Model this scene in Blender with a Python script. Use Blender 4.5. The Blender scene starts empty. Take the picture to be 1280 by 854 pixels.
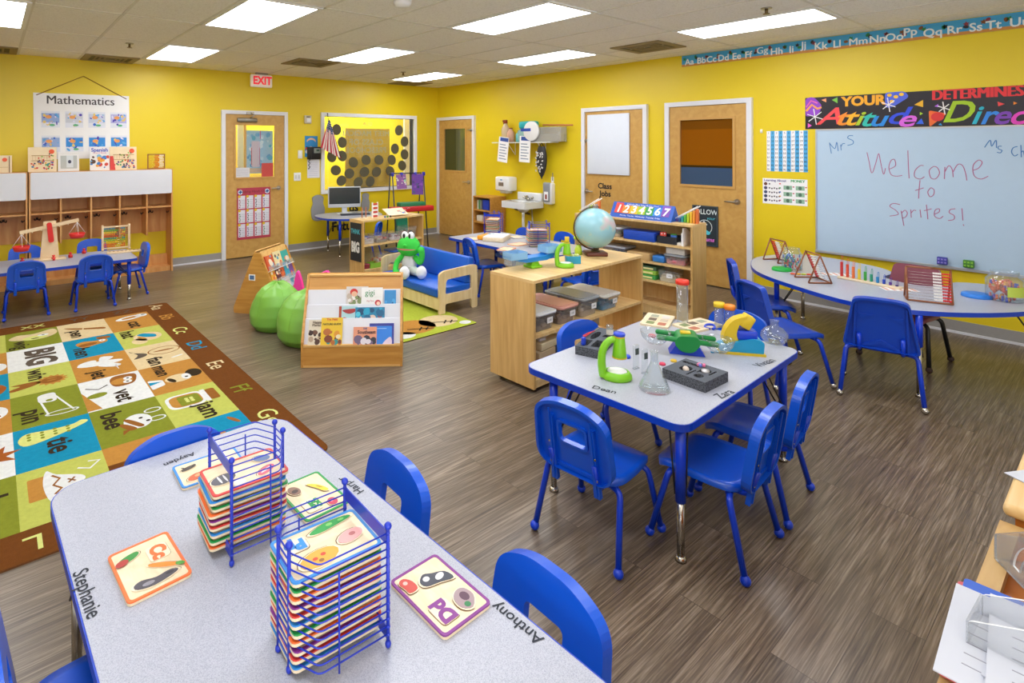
import bpy, bmesh, random
from math import *
from mathutils import Vector as V, Matrix as Mx
from mathutils.geometry import tessellate_polygon, delaunay_2d_cdt
S = bpy.context.scene
COL = S.collection
random.seed(7)
PI = pi
# ---------------------------------------------------------------- camera model (1280 x 854 photograph)
FOC, PCX, PCY, YAW, PITCH, ROLL, EYE = 701.83, 542.11, 181.59, 0.668012, -0.001246, -0.002111, 1.65
BACK, RIGHT, CEIL = 8.306, 6.654, 2.75          # back wall y, right wall x, ceiling height
def ray(px, py):
    x = (px-PCX)/FOC; y = -(py-PCY)/FOC
    c, s = cos(ROLL), sin(ROLL)
    x, y = c*x-s*y, s*x+c*y
    fw = cos(PITCH)+sin(PITCH)*y; up = -sin(PITCH)+cos(PITCH)*y
    return V((fw*sin(YAW)+x*cos(YAW), fw*cos(YAW)-x*sin(YAW), up))
def Z(px, py, z=0.0):
    d = ray(px, py); t = (z-EYE)/d.z
    return V((t*d.x, t*d.y, z))
def B(px, py, y=BACK):            # point of a plane parallel to the back wall -> (x, z)
    d = ray(px, py); t = y/d.y
    return t*d.x, EYE+t*d.z
def R(px, py, x=RIGHT):           # point of a plane parallel to the right wall -> (y, z)
    d = ray(px, py); t = x/d.x
    return t*d.y, EYE+t*d.z
# ---------------------------------------------------------------- materials
def lin1(c):
    return c/12.92 if c <= 0.04045 else ((c+0.055)/1.055)**2.4
def hexc(h):
    h = h.lstrip('#')
    return tuple(lin1(int(h[i:i+2], 16)/255) for i in (0, 2, 4))
MATS = {}
def mat(name, col, rough=.5, metal=0, noise=.06, scale=14, bump=0, bscale=60, emit=0, trans=0, ior=1.45, spec=.5, coat=0):
    if name in MATS: return MATS[name]
    m = bpy.data.materials.new(name); m.use_nodes = True
    nt = m.node_tree; p = nt.nodes['Principled BSDF']
    c = hexc(col) if isinstance(col, str) else col
    tc = nt.nodes.new('ShaderNodeTexCoord')
    nz = nt.nodes.new('ShaderNodeTexNoise'); nz.inputs['Scale'].default_value = scale; nz.inputs['Detail'].default_value = 3
    nt.links.new(tc.outputs['Object'], nz.inputs['Vector'])
    mx = nt.nodes.new('ShaderNodeMix'); mx.data_type = 'RGBA'
    mx.inputs['A'].default_value = (*[v*(1-noise) for v in c], 1); mx.inputs['B'].default_value = (*[min(1, v*(1+noise)) for v in c], 1)
    nt.links.new(nz.outputs['Fac'], mx.inputs['Factor']); nt.links.new(mx.outputs['Result'], p.inputs['Base Color'])
    p.inputs['Roughness'].default_value = rough; p.inputs['Metallic'].default_value = metal
    p.inputs['Specular IOR Level'].default_value = spec
    p.inputs['Coat Weight'].default_value = coat
    if trans: p.inputs['Transmission Weight'].default_value = trans; p.inputs['IOR'].default_value = ior
    if emit: p.inputs['Emission Color'].default_value = (*c, 1); p.inputs['Emission Strength'].default_value = emit
    if bump:
        n2 = nt.nodes.new('ShaderNodeTexNoise'); n2.inputs['Scale'].default_value = bscale; n2.inputs['Detail'].default_value = 4
        bp = nt.nodes.new('ShaderNodeBump'); bp.inputs['Strength'].default_value = bump; bp.inputs['Distance'].default_value = .01
        nt.links.new(tc.outputs['Object'], n2.inputs['Vector']); nt.links.new(n2.outputs['Fac'], bp.inputs['Height']); nt.links.new(bp.outputs['Normal'], p.inputs['Normal'])
    MATS[name] = m
    return m
def C(h, rough=.55):              # a plain coloured material, one per colour
    return mat('paint_'+h.strip('#'), h, rough)
def clear(name, tint, density=.25, rough=.05):   # thin clear plastic or glass: see-through with a fresnel sheen
    if name in MATS: return MATS[name]
    m = bpy.data.materials.new(name); m.use_nodes = True; nt = m.node_tree
    out = nt.nodes['Material Output']; nt.nodes.remove(nt.nodes['Principled BSDF'])
    tr = nt.nodes.new('ShaderNodeBsdfTransparent'); tr.inputs['Color'].default_value = (*[1-(1-v)*.3 for v in hexc(tint)], 1)
    gl = nt.nodes.new('ShaderNodeBsdfGlossy'); gl.inputs['Roughness'].default_value = rough
    df = nt.nodes.new('ShaderNodeBsdfDiffuse'); df.inputs['Color'].default_value = (*hexc(tint), 1)
    lw = nt.nodes.new('ShaderNodeLayerWeight'); lw.inputs['Blend'].default_value = .5
    pw = nt.nodes.new('ShaderNodeMath'); pw.operation = 'POWER'; pw.inputs[1].default_value = 3.2; nt.links.new(lw.outputs['Facing'], pw.inputs[0])
    ml = nt.nodes.new('ShaderNodeMath'); ml.operation = 'MULTIPLY_ADD'; ml.inputs[1].default_value = .55; ml.inputs[2].default_value = .04; nt.links.new(pw.outputs[0], ml.inputs[0])
    m1 = nt.nodes.new('ShaderNodeMixShader'); m1.inputs['Fac'].default_value = density
    m2 = nt.nodes.new('ShaderNodeMixShader')
    nt.links.new(tr.outputs[0], m1.inputs[1]); nt.links.new(df.outputs[0], m1.inputs[2])
    nt.links.new(ml.outputs[0], m2.inputs['Fac']); nt.links.new(m1.outputs[0], m2.inputs[1]); nt.links.new(gl.outputs[0], m2.inputs[2])
    nt.links.new(m2.outputs[0], out.inputs['Surface'])
    MATS[name] = m
    return m
def wood(name, c1, c2, rough=.4, stretch=(2, 26, 26), coords='Object'):
    if name in MATS: return MATS[name]
    m = bpy.data.materials.new(name); m.use_nodes = True; nt = m.node_tree; p = nt.nodes['Principled BSDF']
    tc = nt.nodes.new('ShaderNodeTexCoord'); mp = nt.nodes.new('ShaderNodeMapping'); mp.inputs['Scale'].default_value = stretch
    nz = nt.nodes.new('ShaderNodeTexNoise'); nz.inputs['Scale'].default_value = 1; nz.inputs['Detail'].default_value = 5; nz.inputs['Distortion'].default_value = .6
    cr = nt.nodes.new('ShaderNodeValToRGB')
    cr.color_ramp.elements[0].position = .3; cr.color_ramp.elements[0].color = (*hexc(c1), 1)
    cr.color_ramp.elements[1].position = .72; cr.color_ramp.elements[1].color = (*hexc(c2), 1)
    L = nt.links.new
    L(tc.outputs[coords], mp.inputs['Vector']); L(mp.outputs[0], nz.inputs['Vector']); L(nz.outputs['Fac'], cr.inputs[0]); L(cr.outputs[0], p.inputs['Base Color'])
    p.inputs['Roughness'].default_value = rough
    MATS[name] = m
    return m
def speckle(name, base, dots, scale=220, rough=.35):
    if name in MATS: return MATS[name]
    m = bpy.data.materials.new(name); m.use_nodes = True; nt = m.node_tree; p = nt.nodes['Principled BSDF']; L = nt.links.new
    tc = nt.nodes.new('ShaderNodeTexCoord'); nz = nt.nodes.new('ShaderNodeTexNoise'); nz.inputs['Scale'].default_value = scale; nz.inputs['Detail'].default_value = 2
    cr = nt.nodes.new('ShaderNodeValToRGB'); cr.color_ramp.elements[0].position = .32; cr.color_ramp.elements[0].color = (*hexc(dots), 1)
    cr.color_ramp.elements[1].position = .6; cr.color_ramp.elements[1].color = (*hexc(base), 1)
    L(tc.outputs['Object'], nz.inputs['Vector']); L(nz.outputs['Fac'], cr.inputs[0]); L(cr.outputs[0], p.inputs['Base Color'])
    p.inputs['Roughness'].default_value = rough
    MATS[name] = m
    return m
BLUE = mat('blue_plastic', '#0752cc', .32, noise=.05, coat=.15)
BLUED = mat('blue_painted_steel', '#0a3cc8', .28, noise=.04)
BLUEBAND = mat('blue_edge_band', '#0b3cb4', .35)
CHROME = mat('chrome', '#b9b5ae', .22, metal=1)
STEEL = mat('brushed_steel', '#a9a49a', .35, metal=1)
TOP = speckle('grey_speckled_laminate', '#b3b6c2', '#9498a8', 480, .3)
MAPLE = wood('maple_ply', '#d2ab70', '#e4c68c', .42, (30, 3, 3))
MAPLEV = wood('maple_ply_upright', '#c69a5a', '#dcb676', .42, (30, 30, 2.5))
BIRCH = wood('birch_ply', '#d8bc87', '#ead5a6', .45, (25, 25, 3))
OAK = wood('honey_veneer', '#b97f36', '#cf9a4c', .42, (3, 30, 30))
DOORW = wood('door_veneer', '#be914a', '#cda35c', .4, (14, 14, 1.6))
CUBW = wood('cubby_wood', '#c8884a', '#dca868', .42, (14, 14, 2))
WHITE = mat('white_paint', '#e9e9ea', .45, noise=.02)
PAPER = mat('paper', '#efeff0', .8, noise=.02)
BLACK = mat('black_plastic', '#17181a', .4)
INK = mat('ink', '#1c1b20', .7)
FRAMEW = mat('white_door_frame', '#dfe0e6', .4, noise=.02)
GLASS = clear('clear_glass', '#e8f0f2', .05, .02)
ACRYL = clear('clear_acrylic', '#dfe6ee', .16, .08)
BINCL = clear('clear_bin_plastic', '#d8dade', .2, .15)
# ---------------------------------------------------------------- mesh building
def I4(): return Mx.Identity(4)
def T(x, y=None, z=0): return Mx.Translation(V(x) if y is None else V((x, y, z)))
def Rz(a): return Mx.Rotation(a, 4, 'Z')
def Rx(a): return Mx.Rotation(a, 4, 'X')
def Ry(a): return Mx.Rotation(a, 4, 'Y')
def basis(x, y, z, o=(0, 0, 0)):
    return Mx(((x[0], y[0], z[0], o[0]), (x[1], y[1], z[1], o[1]), (x[2], y[2], z[2], o[2]), (0, 0, 0, 1)))
BW = basis((1, 0, 0), (0, 0, 1), (0, -1, 0))     # facing the back wall: x right, y up, z out of the wall
RW = basis((0, -1, 0), (0, 0, 1), (-1, 0, 0))    # facing the right wall
class M:
    def __init__(s, X=None):
        s.v = []; s.f = []; s.mi = []; s.sm = []; s.mats = []; s.X = X or I4()
    def slot(s, m):
        if m not in s.mats: s.mats.append(m)
        return s.mats.index(m)
    def add(s, vs, fs, m, smooth=False, X=None):
        XX = s.X @ X if X is not None else s.X
        b = len(s.v); k = s.slot(m)
        s.v.extend([tuple(XX @ V(v)) for v in vs])
        for f in fs:
            s.f.append(tuple(b+i for i in f)); s.mi.append(k); s.sm.append(smooth)
        return s
    def box(s, x0, x1, y0, y1, z0, z1, m, X=None):
        vs = [(x, y, z) for z in (z0, z1) for y in (y0, y1) for x in (x0, x1)]
        return s.add(vs, [(0, 2, 3, 1), (4, 5, 7, 6), (0, 1, 5, 4), (2, 6, 7, 3), (0, 4, 6, 2), (1, 3, 7, 5)], m, X=X)
    def rbox(s, x0, x1, y0, y1, z0, z1, m, r=.01, seg=2, X=None, smooth=True):
        bm = bmesh.new(); bmesh.ops.create_cube(bm, size=1)
        for v in bm.verts: v.co = V(((x0+x1)/2+v.co.x*(x1-x0), (y0+y1)/2+v.co.y*(y1-y0), (z0+z1)/2+v.co.z*(z1-z0)))
        r = min(r, .49*min(x1-x0, y1-y0, z1-z0))
        bmesh.ops.bevel(bm, geom=bm.edges[:], offset=r, segments=seg, profile=.5, affect='EDGES')
        bm.verts.index_update()
        s.add([v.co[:] for v in bm.verts], [[v.index for v in f.verts] for f in bm.faces], m, smooth, X); bm.free()
        return s
    def prism(s, poly, z0, z1, m, holes=(), X=None, side=None, smooth=False):
        loops = [list(poly)]+[list(h) for h in holes]
        flat = [p for l in loops for p in l]
        if len(loops) > 2:
            fc = []; b = 0
            for l in loops: fc.append(list(range(b, b+len(l)))); b += len(l)
            cv, _, cf, _, _, _ = delaunay_2d_cdt([V(p[:2]) for p in flat], [(f[i-1], f[i]) for f in fc for i in range(len(f))], [], 4 if False else 0, 1e-6)
            def inside(q, l):
                k = False
                for i in range(len(l)):
                    a, c = l[i-1], l[i]
                    if (a[1] > q[1]) != (c[1] > q[1]) and q[0] < (c[0]-a[0])*(q[1]-a[1])/(c[1]-a[1])+a[0]: k = not k
                return k
            flat = [tuple(v) for v in cv]; tris = []
            for f in cf:
                q = (sum(flat[i][0] for i in f)/len(f), sum(flat[i][1] for i in f)/len(f))
                if inside(q, loops[0]) and not any(inside(q, l) for l in loops[1:]): tris.append(tuple(f))
        else: tris = tessellate_polygon([[V((p[0], p[1], 0)) for p in l] for l in loops])
        s.add([(p[0], p[1], z1) for p in flat], [tuple(t) for t in tris], m, X=X)
        if abs(z1-z0) < 1e-7: return s
        s.add([(p[0], p[1], z0) for p in flat], [tuple(reversed(t)) for t in tris], m, X=X)
        b = 0
        for l in loops:
            k = len(l)
            s.add([(p[0], p[1], z0) for p in l]+[(p[0], p[1], z1) for p in l], [(i, (i+1) % k, k+(i+1) % k, k+i) for i in range(k)], side or m, smooth, X)
        return s
    def flat(s, poly, m, z=0, X=None): return s.prism(poly, z, z, m, X=X)
    def tube(s, pts, r, m, n=8, closed=False, X=None):
        pts = [V(p) for p in pts]; k = len(pts); rs = r if isinstance(r, (list, tuple)) else [r]*k
        vs = []; fs = []; up = None
        for i, p in enumerate(pts):
            a = pts[i-1] if (i > 0 or closed) else p
            b = pts[(i+1) % k] if (i < k-1 or closed) else p
            t = (b-a)
            t = t.normalized() if t.length > 1e-9 else V((0, 0, 1))
            if up is None:
                up = V((0, 0, 1)) if abs(t.z) < .9 else V((1, 0, 0))
            u = (up-t*up.dot(t))
            u = u.normalized() if u.length > 1e-6 else t.orthogonal().normalized()
            w = t.cross(u); up = u
            for j in range(n):
                a2 = 2*PI*j/n; vs.append(p+(u*cos(a2)+w*sin(a2))*rs[i])
        for i in range(k if closed else k-1):
            for j in range(n):
                fs.append((i*n+j, i*n+(j+1) % n, ((i+1) % k)*n+(j+1) % n, ((i+1) % k)*n+j))
        if not closed: fs += [tuple(range(n-1, -1, -1)), tuple((k-1)*n+j for j in range(n))]
        return s.add(vs, fs, m, True, X)
    def cyl(s, p0, p1, r, m, n=16, X=None, r1=None): 
        p0 = V(p0); p1 = V(p1); t = (p1-p0).normalized(); u = t.orthogonal().normalized(); w = t.cross(u); r1 = r if r1 is None else r1
        ring = lambda p, rr: [p+(u*cos(2*PI*j/n)+w*sin(2*PI*j/n))*rr for j in range(n)]
        a = ring(p0, r); b = ring(p1, r1)
        s.add(a+b, [(j, (j+1) % n, n+(j+1) % n, n+j) for j in range(n)], m, True, X)
        s.add(a, [tuple(range(n-1, -1, -1))], m, X=X); s.add(b, [tuple(range(n))], m, X=X)
        return s
    def lathe(s, prof, m, n=24, X=None, smooth=True):
        vs = []; fs = []; k = len(prof)
        for r, z in prof:
            for j in range(n): vs.append((r*cos(2*PI*j/n), r*sin(2*PI*j/n), z))
        for i in range(k-1):
            for j in range(n): fs.append((i*n+j, i*n+(j+1) % n, (i+1)*n+(j+1) % n, (i+1)*n+j))
        return s.add(vs, fs, m, smooth, X)
    def ball(s, c, r, m, n=12, k=8, X=None, fn=None):
        rr = r if isinstance(r, (tuple, list)) else (r, r, r)
        vs = [(0, 0, 1)]; fs = []
        for i in range(1, k):
            for j in range(n):
                a = PI*i/k; b = 2*PI*j/n; vs.append((sin(a)*cos(b), sin(a)*sin(b), cos(a)))
        vs.append((0, 0, -1)); e = len(vs)-1
        for j in range(n): fs.append((0, 1+j, 1+(j+1) % n))
        for i in range(k-2):
            for j in range(n): fs.append((1+i*n+j, 1+(i+1)*n+j, 1+(i+1)*n+(j+1) % n, 1+i*n+(j+1) % n))
        for j in range(n): fs.append((e, 1+(k-2)*n+(j+1) % n, 1+(k-2)*n+j))
        if fn: vs = [fn(V(v)) for v in vs]
        return s.add([(c[0]+v[0]*rr[0], c[1]+v[1]*rr[1], c[2]+v[2]*rr[2]) for v in vs], fs, m, True, X)
    def ribbon(s, pts, w, m, z=0, X=None):
        pts = [V((p[0], p[1])) for p in pts]; k = len(pts); vs = []
        for i, p in enumerate(pts):
            t = pts[min(i+1, k-1)]-pts[max(i-1, 0)]
            t = t.normalized() if t.length > 1e-9 else V((1, 0)); q = V((-t.y, t.x))*w/2
            vs += [(p.x+q.x, p.y+q.y, z), (p.x-q.x, p.y-q.y, z)]
        return s.add(vs, [(2*i, 2*i+1, 2*i+3, 2*i+2) for i in range(k-1)], m, X=X)
    def text(s, body, size, m, X=None, align='CENTER', off=0, shear=0, ext=0, sp=1, sx=1, valign='CENTER', maxw=0):
        vs, fs = glyphs(body, align, 0 if set('Mg') & set(body) else off/size, shear, sp, valign)
        if maxw:
            w = (max(v[0] for v in vs)-min(v[0] for v in vs))*size*sx
            if w > maxw: size *= maxw/w
        for k, d in enumerate((0, -off, off) if (set('Mg') & set(body) and off) else (0,)): s.add([(x*size*sx+d, y*size, ext+k*.0003) for x, y in vs], fs, m, X=X)
        return s
    def grid(s, fn, nu, nv, m, closeu=False, smooth=True, X=None):
        vs = [fn(i/(nu if closeu else nu-1), j/(nv-1)) for j in range(nv) for i in range(nu)]
        fs = []
        for j in range(nv-1):
            for i in range(nu if closeu else nu-1):
                fs.append((j*nu+i, j*nu+(i+1) % nu, (j+1)*nu+(i+1) % nu, (j+1)*nu+i))
        return s.add(vs, fs, m, smooth, X)
    def build(s, name, parent=None, label=None, kind=None, X=None, loc=None):
        me = bpy.data.meshes.new(name); me.from_pydata(s.v, [], s.f)
        for mm in s.mats: me.materials.append(mm)
        for p, k, q in zip(me.polygons, s.mi, s.sm): p.material_index = k; p.use_smooth = q
        bm = bmesh.new(); bm.from_mesh(me); bmesh.ops.remove_doubles(bm, verts=bm.verts[:], dist=2e-5); bmesh.ops.recalc_face_normals(bm, faces=bm.faces[:]); bm.to_mesh(me); bm.free()
        o = bpy.data.objects.new(name, me); COL.objects.link(o)
        if parent is not None: o.parent = parent
        if X is not None: o.matrix_basis = X
        if loc is not None: o.location = loc
        if label: o['label'] = label
        if kind: o['kind'] = kind
        return o
GC = {}
def glyphs(body, align, off, shear, sp, valign):
    key = (body, align, round(off, 4), shear, sp, valign)
    if key not in GC:
        cu = bpy.data.curves.new('lettering', 'FONT'); cu.body = body; cu.size = 1; cu.align_x = align; cu.align_y = valign
        cu.offset = off; cu.shear = shear; cu.space_character = sp; cu.resolution_u = 3
        ob = bpy.data.objects.new('lettering', cu); COL.objects.link(ob)
        dg = bpy.context.evaluated_depsgraph_get()
        ev = ob.evaluated_get(dg); me = ev.to_mesh()
        GC[key] = ([(v.co.x, v.co.y) for v in me.vertices], [tuple(p.vertices) for p in me.polygons])
        ev.to_mesh_clear(); bpy.data.objects.remove(ob); bpy.data.curves.remove(cu)
    return GC[key]
def thing(name, label, cat, loc=(0, 0, 0), rotz=0, group=None, X=None):
    o = bpy.data.objects.new(name, None); COL.objects.link(o); o.empty_display_size = .05
    if X is not None: o.matrix_basis = X
    else: o.location = loc; o.rotation_euler = (0, 0, rotz)
    tag(o, label, cat, group)
    return o
def tag(o, label, cat, group=None):
    o['label'] = label; o['category'] = cat
    if group: o['group'] = group
    return o
def single(name, mb, label, cat, loc=(0, 0, 0), rotz=0, group=None, X=None):
    o = mb.build(name)
    if X is not None: o.matrix_basis = X
    else: o.location = loc; o.rotation_euler = (0, 0, rotz)
    return tag(o, label, cat, group)
def struct(name, mb, parent=None):
    o = mb.build(name, parent)
    if parent is None: o['kind'] = 'structure'
    return o
def dup(root, loc, rotz, label, group=None, scale=None):
    r = root.copy(); COL.objects.link(r); r.location = loc; r.rotation_euler = (0, 0, rotz); r['label'] = label
    if scale: r.scale = (scale,)*3
    if group: r['group'] = group
    for ch in list(root.children):
        c = ch.copy(); COL.objects.link(c); c.parent = r
        for g in list(ch.children):
            d = g.copy(); COL.objects.link(d); d.parent = c
    return r
# ---------------------------------------------------------------- 2D outlines
def rrect(x0, x1, y0, y1, r, n=5):
    out = []
    for cx, cy, a in ((x1-r, y0+r, -PI/2), (x1-r, y1-r, 0), (x0+r, y1-r, PI/2), (x0+r, y0+r, PI)):
        for i in range(n+1): out.append((cx+r*cos(a+PI/2*i/n), cy+r*sin(a+PI/2*i/n)))
    return out
def rpoly(pts, r, n=4):           # a polygon with rounded corners
    out = []; k = len(pts)
    for i in range(k):
        p = V(pts[i][:2]); a = V(pts[i-1][:2])-p; b = V(pts[(i+1) % k][:2])-p
        d = min(r, a.length*.45, b.length*.45); a = p+a.normalized()*d; b = p+b.normalized()*d
        for j in range(n+1):
            t = j/n; q = a*(1-t)**2+p*2*t*(1-t)+b*t*t; out.append((q.x, q.y))
    return out
def ell(cx, cy, a, b, n=18, rot=0):
    return [(cx+a*cos(2*PI*i/n)*cos(rot)-b*sin(2*PI*i/n)*sin(rot), cy+a*cos(2*PI*i/n)*sin(rot)+b*sin(2*PI*i/n)*cos(rot)) for i in range(n)]
def spline(pts, n=6, closed=False):
    P = [V(p) for p in pts]; k = len(P); out = []
    for i in range(k if closed else k-1):
        p0 = P[(i-1) % k] if (closed or i > 0) else P[i]; p1 = P[i]; p2 = P[(i+1) % k]
        p3 = P[(i+2) % k] if (closed or i < k-2) else p2
        for j in range(n):
            t = j/n
            out.append(.5*((2*p1)+(p2-p0)*t+(2*p0-5*p1+4*p2-p3)*t*t+(3*p1-p0-3*p2+p3)*t**3))
    if not closed: out.append(P[-1])
    return [tuple(q) for q in out]
def bent(pts, r=.03, n=4):        # a 3D polyline with rounded bends
    P = [V(p) for p in pts]; out = [P[0]]
    for i in range(1, len(P)-1):
        a = P[i-1]-P[i]; b = P[i+1]-P[i]; d = min(r, a.length*.45, b.length*.45)
        a = P[i]+a.normalized()*d; b = P[i]+b.normalized()*d
        for j in range(n+1):
            t = j/n; out.append(a*(1-t)**2+P[i]*2*t*(1-t)+b*t*t)
    out.append(P[-1])
    return out
def star(cx, cy, r0, r1, n, rot=0):
    return [(cx+(r0 if i % 2 else r1)*cos(rot+PI*i/n), cy+(r0 if i % 2 else r1)*sin(rot+PI*i/n)) for i in range(2*n)]
# ================================================================ ROOM SHELL
LEFTX, FRONTY = -3.0, -2.6
def nodes_of(name):
    m = bpy.data.materials.new(name); m.use_nodes = True
    return m, m.node_tree, m.node_tree.nodes['Principled BSDF'], m.node_tree.links.new
def wall_material():
    m, nt, p, L = nodes_of('yellow_wall_paint')
    tc = nt.nodes.new('ShaderNodeTexCoord'); nz = nt.nodes.new('ShaderNodeTexNoise'); nz.inputs['Scale'].default_value = .7; nz.inputs['Detail'].default_value = 2
    mx = nt.nodes.new('ShaderNodeMix'); mx.data_type = 'RGBA'; mx.inputs['A'].default_value = (*hexc('#dfc416'), 1); mx.inputs['B'].default_value = (*hexc('#e6cc20'), 1)
    n2 = nt.nodes.new('ShaderNodeTexNoise'); n2.inputs['Scale'].default_value = 180
    bp = nt.nodes.new('ShaderNodeBump'); bp.inputs['Strength'].default_value = .08; bp.inputs['Distance'].default_value = .004
    L(tc.outputs['Object'], nz.inputs['Vector']); L(nz.outputs['Fac'], mx.inputs['Factor']); L(mx.outputs['Result'], p.inputs['Base Color'])
    L(tc.outputs['Object'], n2.inputs['Vector']); L(n2.outputs['Fac'], bp.inputs['Height']); L(bp.outputs['Normal'], p.inputs['Normal'])
    p.inputs['Roughness'].default_value = .42
    return m
def floor_material():
    m, nt, p, L = nodes_of('wood_plank_vinyl')
    N = nt.nodes.new
    tc = N('ShaderNodeTexCoord')
    br = N('ShaderNodeTexBrick'); br.offset = .37; br.inputs['Scale'].default_value = 1; br.inputs['Brick Width'].default_value = 1.22; br.inputs['Row Height'].default_value = .152
    br.inputs['Mortar Size'].default_value = .0012; br.inputs['Mortar Smooth'].default_value = .1; br.inputs['Color1'].default_value = (0, 0, 0, 1); br.inputs['Color2'].default_value = (1, 1, 1, 1); br.inputs['Mortar'].default_value = (.3, .3, .3, 1)
    L(tc.outputs['Object'], br.inputs['Vector'])
    sc = N('ShaderNodeVectorMath'); sc.operation = 'SCALE'; sc.inputs['Scale'].default_value = 9.7; L(br.outputs['Color'], sc.inputs[0])
    mp = N('ShaderNodeMapping'); mp.inputs['Scale'].default_value = (1.5, 38, 1); L(tc.outputs['Object'], mp.inputs['Vector'])
    ad = N('ShaderNodeVectorMath'); ad.operation = 'ADD'; L(mp.outputs[0], ad.inputs[0]); L(sc.outputs[0], ad.inputs[1])
    nz = N('ShaderNodeTexNoise'); nz.inputs['Scale'].default_value = 1; nz.inputs['Detail'].default_value = 7; nz.inputs['Distortion'].default_value = 1.6; nz.inputs['Roughness'].default_value = .62; L(ad.outputs[0], nz.inputs['Vector'])
    m2 = N('ShaderNodeMapping'); m2.inputs['Scale'].default_value = (5, 210, 1); L(tc.outputs['Object'], m2.inputs['Vector'])
    a2 = N('ShaderNodeVectorMath'); a2.operation = 'ADD'; L(m2.outputs[0], a2.inputs[0]); L(sc.outputs[0], a2.inputs[1])
    n2 = N('ShaderNodeTexNoise'); n2.inputs['Scale'].default_value = 1; n2.inputs['Detail'].default_value = 4; L(a2.outputs[0], n2.inputs['Vector'])
    cr = N('ShaderNodeValToRGB'); e = cr.color_ramp.elements
    e[0].position = .3; e[0].color = (*hexc('#33271c'), 1); e[1].position = .74; e[1].color = (*hexc('#a39480'), 1)
    k = e.new(.5); k.color = (*hexc('#6a5a48'), 1)
    mixf = N('ShaderNodeMix'); mixf.data_type = 'FLOAT'; mixf.inputs['Factor'].default_value = .42
    L(nz.outputs['Fac'], mixf.inputs['A']); L(n2.outputs['Fac'], mixf.inputs['B']); L(mixf.outputs['Result'], cr.inputs[0])
    hs = N('ShaderNodeHueSaturation'); hs.inputs['Saturation'].default_value = .95; L(cr.outputs[0], hs.inputs['Color'])
    mr = N('ShaderNodeMapRange'); mr.inputs['To Min'].default_value = .82; mr.inputs['To Max'].default_value = 1.16; L(br.outputs['Color'], mr.inputs['Value']); L(mr.outputs[0], hs.inputs['Value'])
    mo = N('ShaderNodeMix'); mo.data_type = 'RGBA'; mo.inputs['B'].default_value = (*hexc('#4a3c2e'), 1); L(br.outputs['Fac'], mo.inputs['Factor']); L(hs.outputs[0], mo.inputs['A']); L(mo.outputs['Result'], p.inputs['Base Color'])
    bp = N('ShaderNodeBump'); bp.inputs['Strength'].default_value = .15; bp.inputs['Distance'].default_value = .003; L(n2.outputs['Fac'], bp.inputs['Height']); L(bp.outputs['Normal'], p.inputs['Normal'])
    p.inputs['Roughness'].default_value = .3
    return m
def ceiling_material():
    m, nt, p, L = nodes_of('acoustic_ceiling_tile'); N = nt.nodes.new
    tc = N('ShaderNodeTexCoord'); nz = N('ShaderNodeTexNoise'); nz.inputs['Scale'].default_value = 90; nz.inputs['Detail'].default_value = 3
    cr = N('ShaderNodeValToRGB'); cr.color_ramp.elements[0].position = .3; cr.color_ramp.elements[0].color = (*hexc('#dcd8cc'), 1); cr.color_ramp.elements[1].position = .5; cr.color_ramp.elements[1].color = (*hexc('#efece4'), 1)
    L(tc.outputs['Object'], nz.inputs['Vector']); L(nz.outputs['Fac'], cr.inputs[0]); L(cr.outputs[0], p.inputs['Base Color']); p.inputs['Roughness'].default_value = .9
    return m
WALL = wall_material(); FLOOR = floor_material(); CEILM = ceiling_material()
struct('floor', M().box(LEFTX, RIGHT, FRONTY, BACK, -.06, 0, FLOOR))
struct('ceiling', M().box(LEFTX, RIGHT, FRONTY, BACK, CEIL, CEIL+.06, CEILM))
GX = [1.475+.61*k for k in range(-8, 9)]; GY = [4.04+1.22*k for k in range(-6, 4)]
tb = M()
TBAR = mat('ceiling_grid', '#d9d5c9', .6)
for x in GX:
    if LEFTX < x < RIGHT: tb.box(x-.012, x+.012, FRONTY, BACK, CEIL-.004, CEIL, TBAR)
for y in GY:
    if FRONTY < y < BACK: tb.box(LEFTX, RIGHT, y-.012, y+.012, CEIL-.004, CEIL, TBAR)
struct('trim_1', tb)
# back wall with the window opening; side walls
wx0, wx1, wz0, wz1 = 4.27, 6.08, .93, 2.14
wb = M()
for x0, x1, z0, z1 in ((LEFTX-.1, 2.65, 0, CEIL), (2.65, 3.6, 2.15, CEIL), (3.6, wx0, 0, CEIL), (wx1, RIGHT+.1, 0, CEIL), (wx0, wx1, 0, wz0), (wx0, wx1, wz1, CEIL)): wb.box(x0, x1, BACK, BACK+.12, z0, z1, WALL)
struct('wall_back', wb)
struct('wall_right', M().box(RIGHT, RIGHT+.12, FRONTY, BACK, 0, CEIL, WALL))
struct('wall_left', M().box(LEFTX-.12, LEFTX, 3.0, BACK, 0, CEIL, WALL))
BASEG = mat('grey_vinyl_base', '#9a9793', .5)
D1x0, D1x1 = 2.62, 3.63                       # entry door frame on the back wall
def base_run(name, back, spans):
    b = M()
    for a, c in spans:
        if back: b.box(a, c, BACK-.012, BACK, 0, .11, BASEG); b.box(a, c, BACK-.022, BACK-.01, 0, .02, FRAMEW)
        else: b.box(RIGHT-.012, RIGHT, a, c, 0, .11, BASEG); b.box(RIGHT-.022, RIGHT-.01, a, c, 0, .02, FRAMEW)
    struct(name, b)
base_run('baseboard_back', True, [(LEFTX, D1x0), (D1x1, RIGHT)])
RD = [(8.285, 7.24), (4.98, 3.965), (3.719, 2.697)]   # y-ranges (outer frame) of the three doors on the right wall
base_run('baseboard_right', False, [(RD[1][0], RD[0][1]), (RD[2][0], RD[1][1]), (FRONTY, RD[2][1])])
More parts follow.
